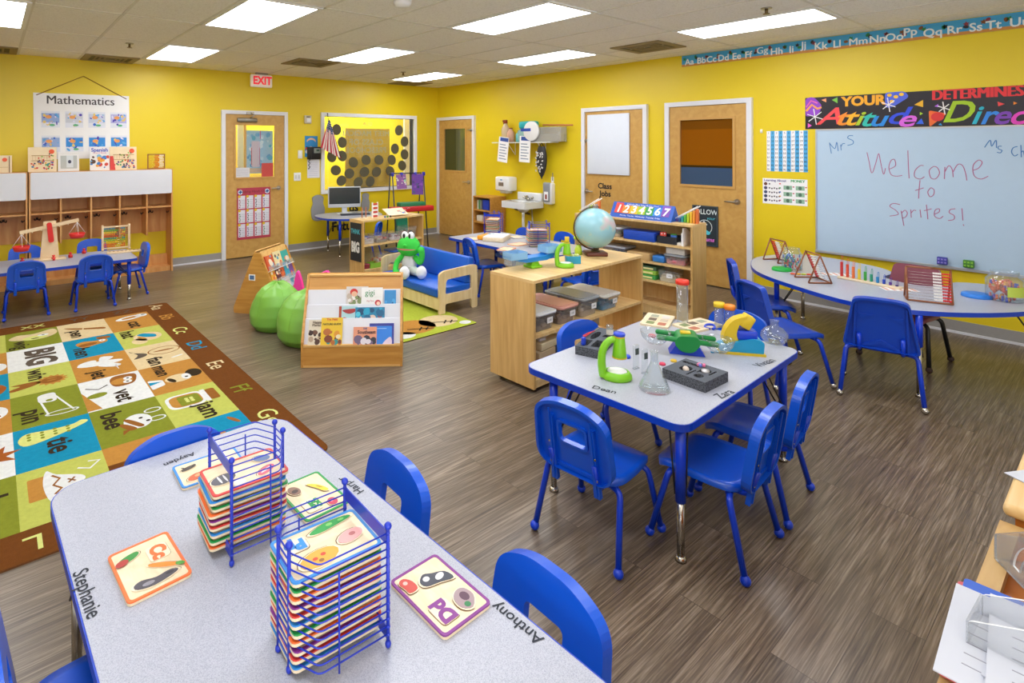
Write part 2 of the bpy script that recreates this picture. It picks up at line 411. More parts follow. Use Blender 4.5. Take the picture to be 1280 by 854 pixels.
# ---- doors: local frame x right, y up, z out of the wall
LEVER = mat('satin_nickel', '#b3aca2', .28, metal=1)
def door(name, X, w, h, win, lever_x, dark, closer=False, holes=True):
    fr = M(); f = .055
    fr.prism([(0, 0), (f, 0), (f, h-f), (w-f, h-f), (w-f, 0), (w, 0), (w, h), (0, h)], 0, .05, FRAMEW)
    root = fr.build(name, X=X); root['kind'] = 'structure'
    lf = M()
    x0, x1, y0, y1 = win if win else (0, 0, 0, 0)
    outer = [(f+.003, .012), (w-f-.003, .012), (w-f-.003, h-f-.003), (f+.003, h-f-.003)]
    lf.prism(outer, .006, .03, DOORW, holes=[[(x0, y0), (x0, y1), (x1, y1), (x1, y0)]] if win else [])
    lf.prism([(f, 0), (w-f, 0), (w-f, h-f), (f, h-f)], .0005, .004, mat('door_gap', '#2a2119', .8), holes=[[(.15, .5), (.15, 2.05), (w-.15, 2.05), (w-.15, .5)]])
    leaf = lf.build('door_leaf', root)
    if win:
        g = M(); k = .028
        g.prism([(x0-k, y0-k), (x1+k, y0-k), (x1+k, y1+k), (x0-k, y1+k)], .028, .042, mat('window_bead', '#c79a55', .4), holes=[[(x0, y0), (x0, y1), (x1, y1), (x1, y0)]])
        g.build('window_bead', leaf)
        gl = M().box(x0, x1, y0, y1, .014, .018, dark); gl.build('window_pane', leaf)
    s = 1 if lever_x < w/2 else -1
    lv = M(); lv.cyl((lever_x, 1.01, .03), (lever_x, 1.01, .045), .033, LEVER); lv.cyl((lever_x, 1.01, .04), (lever_x, 1.01, .075), .012, LEVER)
    lv.tube(bent([(lever_x, 1.01, .072), (lever_x+s*.03, 1.01, .078), (lever_x+s*.12, 1.008, .07)], .02), .009, LEVER)
    lv.build('door_handle', leaf)
    if closer:
        c = M(); c.rbox(.22, .52, h-.17, h-.11, .03, .075, mat('closer_grey', '#8f8a80', .35, metal=.7), .012)
        c.tube([(.4, h-.12, .06), (.46, h-.07, .1), (.42, h-.03, .05)], .009, STEEL); c.box(.36, .47, h-.05, h-.02, .03, .06, STEEL)
        c.build('door_closer', leaf)
    return root
def dim_pane(name, cols, rough=.08):   # glass looking into a dim room beyond: vertical bands of colour under a reflective coat
    if name in MATS: return MATS[name]
    m, nt, p, L = nodes_of(name); N = nt.nodes.new
    tc = N('ShaderNodeTexCoord'); sp = N('ShaderNodeSeparateXYZ'); L(tc.outputs['Generated'], sp.inputs[0])
    cr = N('ShaderNodeValToRGB'); cr.color_ramp.interpolation = 'CONSTANT' if len(cols) > 2 else 'LINEAR'
    for i, (pos, c) in enumerate(cols):
        e = cr.color_ramp.elements[i] if i < 2 else cr.color_ramp.elements.new(pos)
        e.position = pos; e.color = (*hexc(c), 1)
    L(sp.outputs['Y' if name.endswith('up') else 'X'], cr.inputs[0]); L(cr.outputs[0], p.inputs['Base Color']); p.inputs['Roughness'].default_value = rough
    MATS[name] = m
    return m
d1w = D1x1-D1x0
door('door_1', T(D1x0, BACK, 0) @ BW, d1w, 2.18, (.205, .80, 1.19, 1.965), .86, GLASS, closer=True)
DH = 2.18
door('door_2', T(RIGHT, RD[0][0], 0) @ RW, RD[0][0]-RD[0][1], DH, (.22, .80, 1.205, 1.96), .89, dim_pane('pane_far', [(0, '#3c4128'), (.5, '#33392a'), (.52, '#565a3e'), (.8, '#4b5540')]))
door('door_3', T(RIGHT, RD[1][0], 0) @ RW, RD[1][0]-RD[1][1], DH, None, .085, None)
door('door_4', T(RIGHT, RD[2][0], 0) @ RW, RD[2][0]-RD[2][1], DH, (.196, .815, 1.18, 1.955), .86, dim_pane('pane_near_up', [(0, '#38506e'), (.265, '#392a14'), (.3, '#8a4f0e'), (.85, '#734410')], .06))
# interior window of the back wall
wf = M(); k = .06
wf.X = T(0, BACK, 0) @ BW
wf.prism([(wx0-k, wz0-k), (wx1+k, wz0-k), (wx1+k, wz1+k), (wx0-k, wz1+k)], -.13, .03, FRAMEW, holes=[[(wx0, wz0), (wx0, wz1), (wx1, wz1), (wx1, wz0)]])
win = struct('window_1', wf)
M(T(0, BACK, 0) @ BW).box(wx0, wx1, wz0, wz1, -.02, -.014, clear('window_glass', '#eef2ea', .03, .02)).build('window_pane', win)
# the room beyond the back wall
beyond = M(); BY = BACK+1.6
BYEL = mat('bright_yellow_wall', '#f2e313', .6, noise=.03)
beyond.box(3.9, 7.6, BY, BY+.05, 0, CEIL, BYEL); beyond.box(7.6, 7.65, BACK+.12, BY, 0, CEIL, FRAMEW); beyond.box(1.2, 7.6, BACK+.12, BY, -.06, 0, FLOOR); beyond.box(1.2, 7.6, BACK+.12, BY, CEIL, CEIL+.06, CEILM)
beyond.box(1.2, 3.9, BY, BY+.05, 0, CEIL, WALL); beyond.box(1.15, 1.2, BACK+.12, BY, 0, CEIL, WALL)
for p0, p1, yy, m_ in ((297.5, 304.5, .5, FRAMEW), (305.5, 308, .5, DOORW), (505.5, 513, .3, FRAMEW)): beyond.box(B(p0, 180, BACK+yy)[0], B(p1, 180, BACK+yy)[0], BACK+yy, BACK+yy+.03, 0, 2.3, m_)
struct('wall_beyond', beyond)
# mustard board with faint back-to-front lettering behind the glass
x0, z0 = B(437, 222); x1, z1 = B(492, 161)
bd = M(T(0, BACK+.13, 0) @ BW)
bd.box(x0, x1, wz0-.02, z1, -.02, 0, mat('mustard_board', '#dcb022', .6))
bd.build('paper_backing', win)
LT = M(T(0, BACK+.12, 0) @ BW); LC = mat('frosted_letters', '#c9b878', .7)
for yy, n, xx0, xx1 in ((153, 'OUR', 458, 470), (165, 'MEET MAGICAL', 432, 492), (176, 'CLASS OF', 442, 484), (186, 'PRESCHOOL', 437, 488)):
    a, b = B((xx0+xx1)/2, yy+2); a1_ = B(xx1, yy)[0]-B(xx0, yy)[0]; LT.text(n, .17, LC, T(a, b, .002) @ Ry(PI), off=.006, maxw=a1_, sp=1.1)
LT.build('paper_letters', win)
# round dark paper cut-outs on the window (plain discs)
DISC = mat('dark_brown_paper', '#55503c', .8)
spots = [(421, 162), (428, 178), (415, 196), (428, 195), (442, 203), (458, 200), (474, 200), (420, 213), (437, 217), (456, 215), (471, 215), (427, 226), (448, 228), (463, 227), (499, 163), (506, 177), (494, 186), (506, 193), (490, 200), (503, 207), (488, 214)]
for i, (px, py) in enumerate(spots):
    a, b = B(px, py); d = M(); d.prism(ell(0, 0, .085, .095, 16, .2*i), -.002, .003, DISC)
    single('paper_disc', d, 'dark brown paper disc stuck on the pane of the wide interior window', 'paper decoration', group='dark paper discs on the window', X=T(a, BACK+.008, b) @ BW)
# ---- ceiling lights, vents, sprinklers, detector
LENS = mat('light_lens', '#f6f9ff', .4, emit=14.0)
LFRAME = mat('light_frame', '#e6e6e2', .5)
lights = []
for x in (-.05, 1.78, 3.61, 5.44):
    for y in ((5.83, 3.39, .95) if x in (-.05, 3.61) else (7.09, 4.65, 2.21)): lights.append((x, y))
WHERE = {(1.78, 7.09): 'troffer light near the hanging maths poster end of the ceiling', (1.78, 4.65): 'troffer light over the alphabet rug, biggest lit panel in view', (3.61, 3.39): 'troffer light over the science table, middle of its row', (3.61, 5.83): 'troffer light beside the square ceiling vent',
         (5.44, 4.65): 'troffer light in front of the class jobs door', (5.44, 7.09): 'troffer light close to the corner of the yellow walls', (5.44, 2.21): 'troffer light beside the alphabet strip and whiteboard', (-.05, 5.83): 'troffer light cut by the frame above the wooden balance table'}
for (x, y) in lights:
    t = thing('ceiling_light', 'long white '+WHERE.get((x, y), 'troffer light in the ceiling above the puzzle table'), 'ceiling light', (x, y, CEIL), group='recessed ceiling lights')
    f = M(); f.prism([(-.3, -.605), (.3, -.605), (.3, .605), (-.3, .605)], -.012, -.001, LFRAME, holes=[[(-.265, -.57), (-.265, .57), (.265, .57), (.265, -.57)]]); f.build('frame', t)
    M().box(-.268, .268, -.573, .573, -.008, -.0015, LENS).build('diffuser', t)
VENT = mat('vent_beige', '#8d7c58', .6)
for x, y, lb in ((3.305, 6.79, 'square beige ceiling air vent beside a lit panel'), (1.17, 8.0, 'beige ceiling vent above the hanging maths poster'), (5.75, 3.43+.0, 'beige ceiling vent at the start of the alphabet strip'), (5.75, 7.95, 'beige ceiling vent in the corner above the far door'), (-.05, 8.0, 'dark ceiling vent above the first cubby unit')):
    t = thing('ceiling_vent', lb, 'air vent', (x, y, CEIL), group='ceiling air vents'); hy = .29 if y < 7.9 else .27
    f = M(); f.prism([(-.29, -hy), (.29, -hy), (.29, hy), (-.29, hy)], -.014, -.001, VENT, holes=[[(-.22, -hy+.07), (-.22, hy-.07), (.22, hy-.07), (.22, -hy+.07)]]); f.build('frame', t)
    v = M(); v.box(-.22, .22, -hy+.07, hy-.07, -.004, -.001, mat('vent_dark', '#5a5038', .7))
    for r in (.17, .12, .07): v.prism([(-r, -r), (r, -r), (r, r), (-r, r)], -.012, -.004, VENT, holes=[[(-r+.02, -r+.02), (-r+.02, r-.02), (r-.02, r-.02), (r-.02, -r+.02)]])
    v.build('louvre', t)
for px, py, lb in ((162, 54, 'small brass fire sprinkler by the panel over the maths poster'), (504, 90, 'small brass fire sprinkler near the corner panel'), (958, 10, 'small brass fire sprinkler beside the panel over the alphabet strip')):
    p = Z(px, py, CEIL); s = M(); s.cyl((0, 0, 0), (0, 0, -.008), .04, STEEL); s.cyl((0, 0, -.008), (0, 0, -.045), .012, mat('brass', '#7d6a48', .4, metal=.8)); s.cyl((0, 0, -.045), (0, 0, -.05), .025, MATS['brass'])
    single('fire_sprinkler', s, lb, 'sprinkler', p, group='ceiling sprinklers')
p = Z(503, 1, CEIL); s = M(); s.lathe([(.001, 0), (.07, 0), (.068, -.025), (.05, -.045), (.001, -.047)], WHITE)
single('smoke_detector', s, 'round white smoke detector on the ceiling', 'smoke detector', p)
# ---- alphabet strip along the top of the right wall
def on_right(px, py, off=0): a, b = R(px, py); return T(RIGHT-off, a, b) @ RW
ya, za = R(853, 84.2); yb, zb = R(853, 70.5)
st = M(); Lw = 5.2; hh = .135
st.box(0, Lw, -hh, 0, .001, .004, mat('strip_sky', '#3f9fd0', .6)); st.box(0, Lw, -hh, -hh+.028, .004, .0045, mat('strip_sand', '#c98a42', .6))
ax = T(RIGHT, 3.515, CEIL-.006) @ RW
pairs = ['Aa', 'Bb', 'Cc', 'Dd', 'Ee', 'Ff', 'Gg', 'Hh', 'Ii', 'Jj', 'Kk', 'Ll', 'Mm', 'Nn', 'Oo', 'Pp', 'Qq', 'Rr', 'Ss', 'Tt', 'Uu', 'Vv', 'Ww', 'Xx', 'Yy', 'Zz']
pxs = [862, 877, 889.5, 904.5, 921, 935.5, 953, 971, 989.5, 1005, 1026, 1046.5, 1073, 1097, 1118, 1138, 1166, 1193, 1220, 1242, 1275]
LETW = mat('letter_white', '#e6ecec', .6)
for i, pr in enumerate(pairs):
    xl = 3.515-R(pxs[i], 50)[0] if i < len(pxs) else 3.515-.62+.17+(i-20)*.19
    st.text(pr, .102, LETW, T(xl, -.085 + (.03 if pr in ('Gg', 'Jj', 'Pp') else 0), .0065), off=.002)
    cc = ['#1f7d3d', '#2a2a30', '#8a2f3a', '#7a4a1d'][i % 4]
    st.flat(ell(xl+.075, -.03-.02*(i % 3), .014, .02, 10, i), C(cc), .0058); st.flat(star(xl-.06, -.045, .012, .024, 5, i), C(cc), .0058)
single('alphabet_strip', st, 'long light blue alphabet strip along the top of the yellow wall', 'alphabet strip', X=ax)
# ---- banner over the whiteboard
bn = M(); bh = .325; y0b = 2.19
bn.box(0, 2.9, 0, bh, .001, .003, mat('banner_black', '#1b1420', .35)); bx = lambda px: y0b-R(px, 140)[0]
zb0 = 1.815
def bpt(px, py): a, b = R(px, py); return y0b-a, b-zb0
def btri(m, *pp): bn.flat([bpt(*q) for q in pp], C(m), .0045)
bn.text('YOUR', .125, C('#f0a818'), T(*bpt(1079, 126.5), .005), off=.006, sp=1.0)
cols = ['#ef4a4e', '#f08a24', '#f2b01c', '#a9c31e', '#29b7a8', '#1f86d8', '#2b49d8', '#d763d9']
for (px, py), ch, c, sz in zip([(1038, 146.5), (1052, 148), (1063, 148), (1074, 149), (1083, 149), (1098, 149.5), (1121, 146), (1133, 149.5)], ['A', 't', 't', 'i', 't', 'u', 'd', 'e'], cols, [.235, .22, .22, .19, .22, .2, .22, .21]):
    bn.text(ch, sz, C(c), T(*bpt(px-2, py), .005+px*1e-5-.0102), off=.0035, shear=.35, sx=1.32)
bn.text('DETERMINES', .125, C('#e8343c'), T(*bpt(1165, 120), .005), align='LEFT', off=.006, sx=.8)
for k, (ch, c, sz) in enumerate((('D', '#a3c71f', .26), ('i', '#27b3c9', .22), ('r', '#2f86e0', .22), ('e', '#7b3fb4', .22), ('c', '#e545c0', .22), ('t', '#ef7a3a', .24), ('i', '#f2b01c', .22), ('o', '#a9c31e', .22), ('n', '#29b7a8', .22))):
    px = [1195, 1218, 1233, 1250, 1270, 1290, 1300, 1315, 1335][k]
    bn.text(ch, sz, C(c), T(*bpt(px, 141 if k == 0 else 145), .005+k*.0003), off=.004, shear=.35)
bn.flat(rpoly([bpt(1007, 123), bpt(1017, 121), bpt(1028, 132), bpt(1023, 144), bpt(1007, 146)], .03), C('#8e3fc4'), .004)
bn.ribbon([bpt(1008, 139), bpt(1015, 131), bpt(1022, 136), bpt(1027, 134)], .02, C('#f0a04a'), .0045); bn.ribbon([bpt(1008, 134), bpt(1014, 126), bpt(1022, 129)], .014, C('#e566a8'), .0046)
bn.flat(rpoly([bpt(1106, 116), bpt(1131, 114), bpt(1137, 121), bpt(1116, 134), bpt(1107, 135)], .03), C('#4a62d8'), .004)
for q in ((1112, 119), (1120, 121), (1127, 118), (1115, 127)): a, b = bpt(*q); bn.flat(ell(a, b, .018, .016, 10), C('#f0c030'), .0045)
bn.flat(rpoly([bpt(1161, 138), bpt(1184, 142), bpt(1162, 159)], .02), C('#e86a28'), .004); a, b = bpt(1172, 146); bn.flat(ell(a, b, .045, .04, 14), C('#d83030'), .0046)
for pp, c in ((((1040, 125), (1047, 121.5), (1047, 129)), '#77c043'), (((1027, 125), (1033, 123), (1033, 128)), '#f0a070'), (((1143, 131), (1154, 125), (1154, 134)), '#e8b020'), (((1145, 155), (1152, 148), (1155, 155)), '#2f62e0'), (((1247, 127), (1256, 130), (1248, 133)), '#ef4a4e'), (((1010, 160), (1010, 154), (1015, 157)), '#e35ac0'), (((1150, 140), (1154, 142), (1150, 144)), '#a3c71f'), (((1267, 127), (1272, 129), (1267, 131)), '#f08a24'), (((1168, 133), (1173, 130), (1173, 134)), '#b060d8'), (((1173, 156), (1176, 154), (1178, 157)), '#2fa0e0')): btri(c, *pp)
for cxp, cyp, r in ((1019, 146, 10), (1111, 131, 9), (1180, 135, 8)):
    for an in (.3, 1.4, 2.5): bn.ribbon([bpt(cxp-r*cos(an), cyp-r*sin(an)), bpt(cxp+r*cos(an), cyp+r*sin(an))], .008, WHITE, .0055)
single('motivational_banner', bn, 'black banner with YOUR Attitude DETERMINES Direction in rainbow lettering', 'banner', X=T(RIGHT, y0b, zb0) @ RW)
# ---- whiteboard with handwriting
wbx0 = 2.094; wbz0, wbz1 = .565, 1.812; wl = 2.9
t = thing('whiteboard', 'long white dry-erase board with Welcome to Sprites! written on it', 'whiteboard', X=T(RIGHT, wbx0, wbz0) @ RW)
hh = wbz1-wbz0
M().box(.012, wl-.012, .012, hh-.012, .004, .016, mat('dry_erase_white', '#b3cbe1', .16, noise=.02, spec=.6)).build('writing_surface', t)
ALU = mat('aluminium', '#c2c6cc', .35, metal=.6)
fr = M(); fr.prism([(0, 0), (wl, 0), (wl, hh), (0, hh)], 0, .022, ALU, holes=[[(.014, .014), (.014, hh-.014), (wl-.014, hh-.014), (wl-.014, .014)]]); fr.box(0, wl, -.008, .012, 0, .035, ALU); fr.build('frame', t)
def wpt(px, py): a, b = R(px, py, RIGHT-.017); return wbx0-a, b-wbz0
def zoomed(pts, ox, oy, s): return [(ox+x/s, oy+y/s) for x, y in pts]
RED = mat('red_marker', '#a85a86', .6); BLU = mat('blue_marker', '#3a6fb0', .6)
def ink(strokes, m, w=.0065):
    q = M()
    for st_ in strokes: q.ribbon([wpt(*p) for p in spline(zoomed(st_, 940, 90, 3.285), 5)], w, m, .0172)
    return q
W1 = [[(472, 330), (480, 365), (492, 415), (508, 375), (520, 335), (528, 370), (540, 420), (548, 395)], [(565, 399), (589, 385), (585, 360), (571, 364), (562, 392), (571, 421), (592, 428), (617, 425)],
      [(640, 322), (642, 380), (645, 437)], [(705, 385), (690, 385), (670, 405), (668, 430), (690, 440), (708, 430)], [(745, 388), (728, 405), (735, 435), (755, 438), (770, 415), (760, 392), (745, 388)],
      [(790, 440), (792, 390)], [(792, 410), (808, 385), (822, 400), (826, 432)], [(826, 410), (845, 380), (865, 385), (878, 420), (882, 446)], [(905, 405), (930, 395), (945, 372), (930, 362), (908, 385), (912, 425), (940, 440), (970, 428)],
      [(690, 445), (686, 485), (684, 520)], [(670, 487), (705, 476)], [(735, 475), (722, 492), (730, 512), (745, 505), (748, 485), (735, 475)],
      [(608, 545), (580, 540), (566, 552), (590, 568), (600, 585), (565, 592)], [(612, 570), (618, 600), (624, 632)], [(614, 580), (628, 568), (638, 580), (630, 596), (616, 600)], [(652, 565), (654, 598)], [(653, 580), (664, 568), (674, 570)], [(690, 565), (694, 598)],
      [(716, 545), (720, 580), (722, 605)], [(706, 570), (738, 562)], [(748, 585), (768, 575), (768, 562), (752, 568), (750, 592), (770, 602), (785, 592)], [(835, 562), (815, 565), (810, 578), (830, 590), (828, 606), (805, 610)], [(862, 560), (866, 610)], [(867, 626), (870, 632)],
      [(345, 468), (370, 480), (400, 480), (425, 462), (433, 447)], [(362, 445), (366, 446)], [(394, 440), (398, 441)]]
for a_, b_ in ((0, 9), (9, 11), (12, 21), (21, 24)): ink(W1[a_:b_] if a_ != 9 else W1[9:12], RED).build('smiley_drawing' if a_ == 21 else 'handwriting', t)
W2 = [[(318, 290), (326, 335)], [(318, 292), (340, 315), (348, 288), (354, 325)], [(364, 298), (366, 322)], [(366, 306), (372, 295), (382, 294)], [(415, 262), (398, 262), (394, 272), (414, 282), (414, 295), (392, 302)],
      [(955, 310), (978, 280), (984, 305), (1002, 280), (1004, 312)], [(1025, 305), (1012, 306), (1012, 316), (1026, 322), (1020, 332), (1006, 330)], [(1090, 306), (1072, 312), (1066, 330), (1078, 345), (1092, 338)], [(1104, 300), (1106, 350)], [(1106, 330), (1114, 325), (1120, 350)]]
for a_, b_ in ((0, 5), (5, 7), (7, 10)): ink(W2[a_:b_], BLU).build('handwriting', t, 'blue handwriting')
for px, py, c, c2, lb in ((1178, 326, '#3a3c9c', '#8f86d8', 'blue patterned'), (1211, 330, '#3f7d2a', '#8dc63f', 'green patterned')):
    X = T(RIGHT-.03, *R(px, py, RIGHT-.03)) @ RW
    e = M(); e.rbox(-.035, .035, -.033, .033, -.01, .02, C(c), .006)
    for i in range(6): e.flat(star(-.022+.022*(i % 3), -.014+.028*(i//3), .005, .012, 5, i), C(c2), .0203)
    single('magnetic_eraser', e, lb+' square magnetic eraser stuck on the whiteboard bottom edge', 'eraser', X=X, group='erasers on the whiteboard')
# ---- hundred chart and money poster, hook
def wall_sheet(name, lb, cat, q0, q1, fill, fn, wall='R', group=None, off=0, th=.003):
    if wall == 'R':
        a0, b0 = R(*q0); a1, b1 = R(*q1); w = a0-a1; h = b0-b1; X = T(RIGHT-off, a0, b1) @ RW
    else:
        a0, b0 = B(*q0, BACK-off); a1, b1 = B(*q1, BACK-off); w = a1-a0; h = b0-b1; X = T(a0, BACK-off, b1) @ BW
    q = M(); q.box(0, w, 0, h, 0, th, fill); fn(q, w, h, th+.0008)
    return single(name, q, lb, cat, X=X, group=group)
def hundred(q, w, h, z):
    for i in range(10):
        if i % 2: q.flat([(w*i/10, 0), (w*(i+1)/10, 0), (w*(i+1)/10, h), (w*i/10, h)], C('#4aa7dc'), z)
        for j in range(10): q.text(str(j*10+i+1), .03, INK, T(w*(i+.5)/10, h*(1-(j+.55)/10), z+.0008))
wall_sheet('hundred_chart', 'white and blue striped number chart from 1 to 100 beside the whiteboard', 'number chart', (958.5, 164), (1010, 215.5), PAPER, hundred)
def money(q, w, h, z):
    q.text('Learning About', .035, C('#3a2f86'), T(w*.03, h*.92, z), align='LEFT', off=.001); q.text('MONEY', .038, C('#2f9a55'), T(w*.64, h*.92, z), align='LEFT', off=.002)
    for i in range(5):
        y = h*(.78-.16*i); q.flat(ell(w*.07, y, .018, .018, 12), C(['#6a3a2a', '#4a4a6a', '#3f4a6a', '#2f3a5a', '#3a3a5a'][i]), z)
        for k in range(1 if i == 0 else 5): q.flat(ell(w*.16+k*.024, y-.005*(k % 2), .009, .009, 8), C('#5a5560'), z)
        q.flat([(w*.38, y), (w*.42, y), (w*.42, y+.012), (w*.38, y+.012)], C(['#d04a4a', '#3fae5a', '#3a7ac0', '#e0a030', '#c04a7a'][i]), z)
    for i in range(3):
        for k in range(2):
            x, y = w*(.48+.27*k), h*(.58-.25*i); q.flat([(x, y), (x+w*.19, y), (x+w*.19, y+h*.16), (x, y+h*.16)], C('#8fb59a'), z); q.flat(ell(x+w*.095, y+h*.08, .016, .02, 10), C('#4a6a58'), z+.0006)
            q.flat([(x+w*.2, y+h*.1), (x+w*.24, y+h*.1), (x+w*.24, y+h*.14), (x+w*.2, y+h*.14)], C('#c04a4a'), z)
wall_sheet('money_poster', 'small white poster with Learning About MONEY below the number chart', 'poster', (953.5, 222.5), (1009.5, 258), PAPER, money)
a, b = R(952, 163); s = M(); s.rbox(-.012, .012, -.03, .012, 0, .012, WHITE, .004); s.cyl((0, -.01, .01), (0, -.01, .03), .005, WHITE)
single('wall_hook', s, 'tiny white wall hook beside the number chart', 'hook', X=T(RIGHT, a, b) @ RW)
# ---- things on the doors of the right wall
q = M(); a0, b0 = R(735, 144, RIGHT-.035); a1, b1 = R(787.5, 219.5, RIGHT-.035); w = a0-a1; h = b0-b1
q.rbox(0, w, 0, h, 0, .02, mat('chart_paper', '#dbe2ee', .7, noise=.02), .004)
for k in range(3): q.box(w*.1, w*.1+.001, h, h+.1, .005, .006, CHROME, T(k*w*.38, 0, 0))
single('chart_paper_pad', q, 'large blank white chart paper pad hung on the class jobs door', 'paper pad', X=T(RIGHT-.035, a0, b1) @ RW)
for body, px, py in (('Class', 756, 233), ('Jobs', 756.5, 242.5)):
    a, b = R(px, py, RIGHT-.032); q = M().text(body, .105, INK, T(0, 0, .001), off=.003)
    single('door_lettering', q, 'black cut-out lettering reading %s on the wooden door' % body, 'lettering', X=T(RIGHT-.032, a, b) @ RW, group='lettering on the class jobs door')
q = M(); q.box(0, .3, 0, .47, .001, .012, mat('chalk_black', '#1d2a33', .7)); q.prism([(0, 0), (.3, 0), (.3, .47), (0, .47)], .012, .018, C('#3a4750'), holes=[[(.012, .012), (.012, .458), (.288, .458), (.288, .012)]])
q.text('FOLLOW', .082, C('#d9e4e4'), T(.15, .395, .0135), off=.001, sx=.86); q.text('your', .05, C('#4fc3d6'), T(.22, .325, .0135), shear=.2)
ring = ell(.15, .22, .085, .085, 28); q.prism(ring, .013, .0136, C('#d9e4e4'), holes=[ell(.15, .22, .078, .078, 28)]); q.flat(rpoly([(.08, .17), (.14, .2), (.22, .16), (.2, .13), (.11, .14)], .03), C('#4fc3d6'), .0138); q.flat(star(.17, .25, .006, .013, 5), C('#d9e4e4'), .0138); q.flat(ell(.14, .27, .014, .02, 10), C('#d9e4e4'), .0138)
q.text('dreams', .065, C('#d66fd0'), T(.16, .075, .0135), shear=.25, off=.002)
a0, b0 = R(868, 256, RIGHT-.032)
single('follow_dreams_sign', q, 'black chalk style sign FOLLOW your dreams on the wooden door', 'sign', X=T(RIGHT-.032, 3.368, .468) @ RW)
for X, lb in ((T(RIGHT-.03, RD[1][0]-.075, 1.72) @ RW, 'small steel swing latch at the class jobs door edge'), (T(RIGHT-.03, RD[0][1]+.09, 1.93) @ RW, 'small steel swing latch at the far door edge')):
    q = M(); q.rbox(-.09, .04, -.012, .012, 0, .02, LEVER, .004); q.cyl((0, -.03, .02), (0, .02, .02), .01, LEVER); q.cyl((.03, -.025, .01), (.03, .02, .03), .008, LEVER)
    single('door_latch', q, lb, 'latch', X=X, group='swing latches of the doors')
# ================================================================ CHAIRS
def outline_back(w0, w1, h, n=8):        # back panel outline: straight sides leaning in, domed top
    top = [(w1*cos(PI*i/n), (h-.06)+.06*sin(PI*i/n)) for i in range(n+1)]
    return rpoly([(-w0, 0), (w0, 0)]+top, .035, 3)
def make_chair(label, cat, plastic, steel, tip, hole=True, group=None):
    t = thing('school_chair', label, cat, group=group)
    sh = .335
    def seat(u, v):
        x = (u-.5)*2; y = (v-.5)*2; w = .172-.012*(y > 0)*y; d = .172
        k = (abs(x)**5+abs(y)**5)**.2; m = max(abs(x), abs(y)); s = m/k if k else 1
        X_, Y_ = x*s*w, y*s*d; r2 = max(abs(x), abs(y))
        z = sh-.012*(1-abs(x)**2)*(1-y*y*.5)-(.035*max(0, y-.55)**1.5*2.2)
        return (X_, Y_+.02, z)
    m = M(); m.grid(seat, 15, 15, plastic)
    m.grid(lambda u, v: (lambda q: (q[0]*.985, .02+(q[1]-.02)*.985, q[2]-.016))(seat(u, v)), 15, 15, plastic)
    edge = [(i/14, 0) for i in range(14)]+[(1, i/14) for i in range(14)]+[(1-i/14, 1) for i in range(14)]+[(0, 1-i/14) for i in range(14)]
    def rim(u, v):
        q = seat(*edge[int(round(u*56)) % 56]); k = 1 if v < .5 else (1.0)
        return (q[0]*(1 if v < .4 else .99), .02+(q[1]-.02)*(1 if v < .4 else .99), q[2]-(.028 if v > .4 else 0))
    m.grid(rim, 56, 2, plastic, closeu=True); m.build('seat', t)
    # backrest: panel + turned rim + handle hole, tilted back
    XB = T(0, -.155, sh-.015) @ Rx(PI/2+.16) @ T(0, 0, 0)
    hh = .305
    o = rpoly([(-.178, 0), (.178, 0), (.164, hh-.045), (.07, hh), (-.07, hh), (-.164, hh-.045)], .085, 6) if hole else rpoly([(-.18, 0), (.18, 0), (.128, hh-.01), (.07, hh), (-.07, hh), (-.128, hh-.01)], .03, 4); hl = rrect(-.06, .06, .125, .205, .016, 3) if hole else None
    b = M(XB); inn = [(x*.93, .012+(y-.012)*.955) for x, y in o]
    b.prism(o, 0, .012, plastic, holes=[hl] if hole else [])
    b.prism(o, .012, .036, plastic, holes=[inn], smooth=False)
    if hole: b.prism(rrect(-.07, .07, .115, .215, .02, 3), .012, .022, plastic, holes=[hl])
    br = b.build('backrest', t)
    f = M(XB)
    if hole:
        for s in (-1, 1):
            f.prism([(s*.098-.014, -.06), (s*.098+.014, -.06), (s*.094+.011, .225), (s*.094-.011, .225)], .012, .03, plastic)
            f.prism([(s*.098-.004, -.05), (s*.098+.004, -.05), (s*.094+.003, .26), (s*.094-.003, .26)], .03, .036, plastic)
            for y in (.02, .11): f.cyl((s*.097+.008*s, y, .03), (s*.097+.008*s, y, .0335), .005, CHROME, 8)
        f.box(-.11, .11, .005, .02, .012, .02, plastic)
    else:
        f.prism([(-.1, .165), (-.03, .2), (-.1, .2)], .012, .018, plastic); f.prism([(.1, .165), (.03, .2), (.1, .2)], .012, .018, plastic)
        f.prism([(-.11, .0), (0, .055), (.11, 0), (.08, .0), (0, .03), (-.08, 0)], .012, .02, plastic)
        for s in (-1, 1): f.prism([(s*.125-.006, 0), (s*.125+.006, 0), (s*.115+.005, .26), (s*.115-.005, .26)], .012, .022, plastic)
    f.build('back_rib', t)
    fr = M()
    for y in (.10, -.11): fr.tube([(-.15, y, sh-.04), (.15, y, sh-.04)], .0115, steel)
    for s in (-1, 1):
        fr.tube([(s*.1, .12, sh-.042), (s*.1, -.13, sh-.042)], .0115, steel)
        fr.tube(bent([(s*.1, -.1, sh-.045), (s*.1, -.17, sh-.04), (s*.1, -.2, sh+.06)], .03), .011, steel)
    fr.build('seat_frame', t)
    for sx in (-1, 1):
        for sy in (-1, 1):
            l = M(); l.tube(bent([(sx*.1, sy*.105, sh-.042), (sx*.165, sy*.118, sh-.046), (sx*.192, sy*.185, .02)], .05, 5), .0125, steel)
            lg = l.build('leg', t)
            g = M(); g.ball((sx*.193, sy*.187, .02), (.0195, .0195, .02), tip, 12, 8); g.build('glide', lg)
    return t
HD = lambda fx, fy: atan2(-fx, fy)       # heading: the chair's +Y turned to (fx, fy)
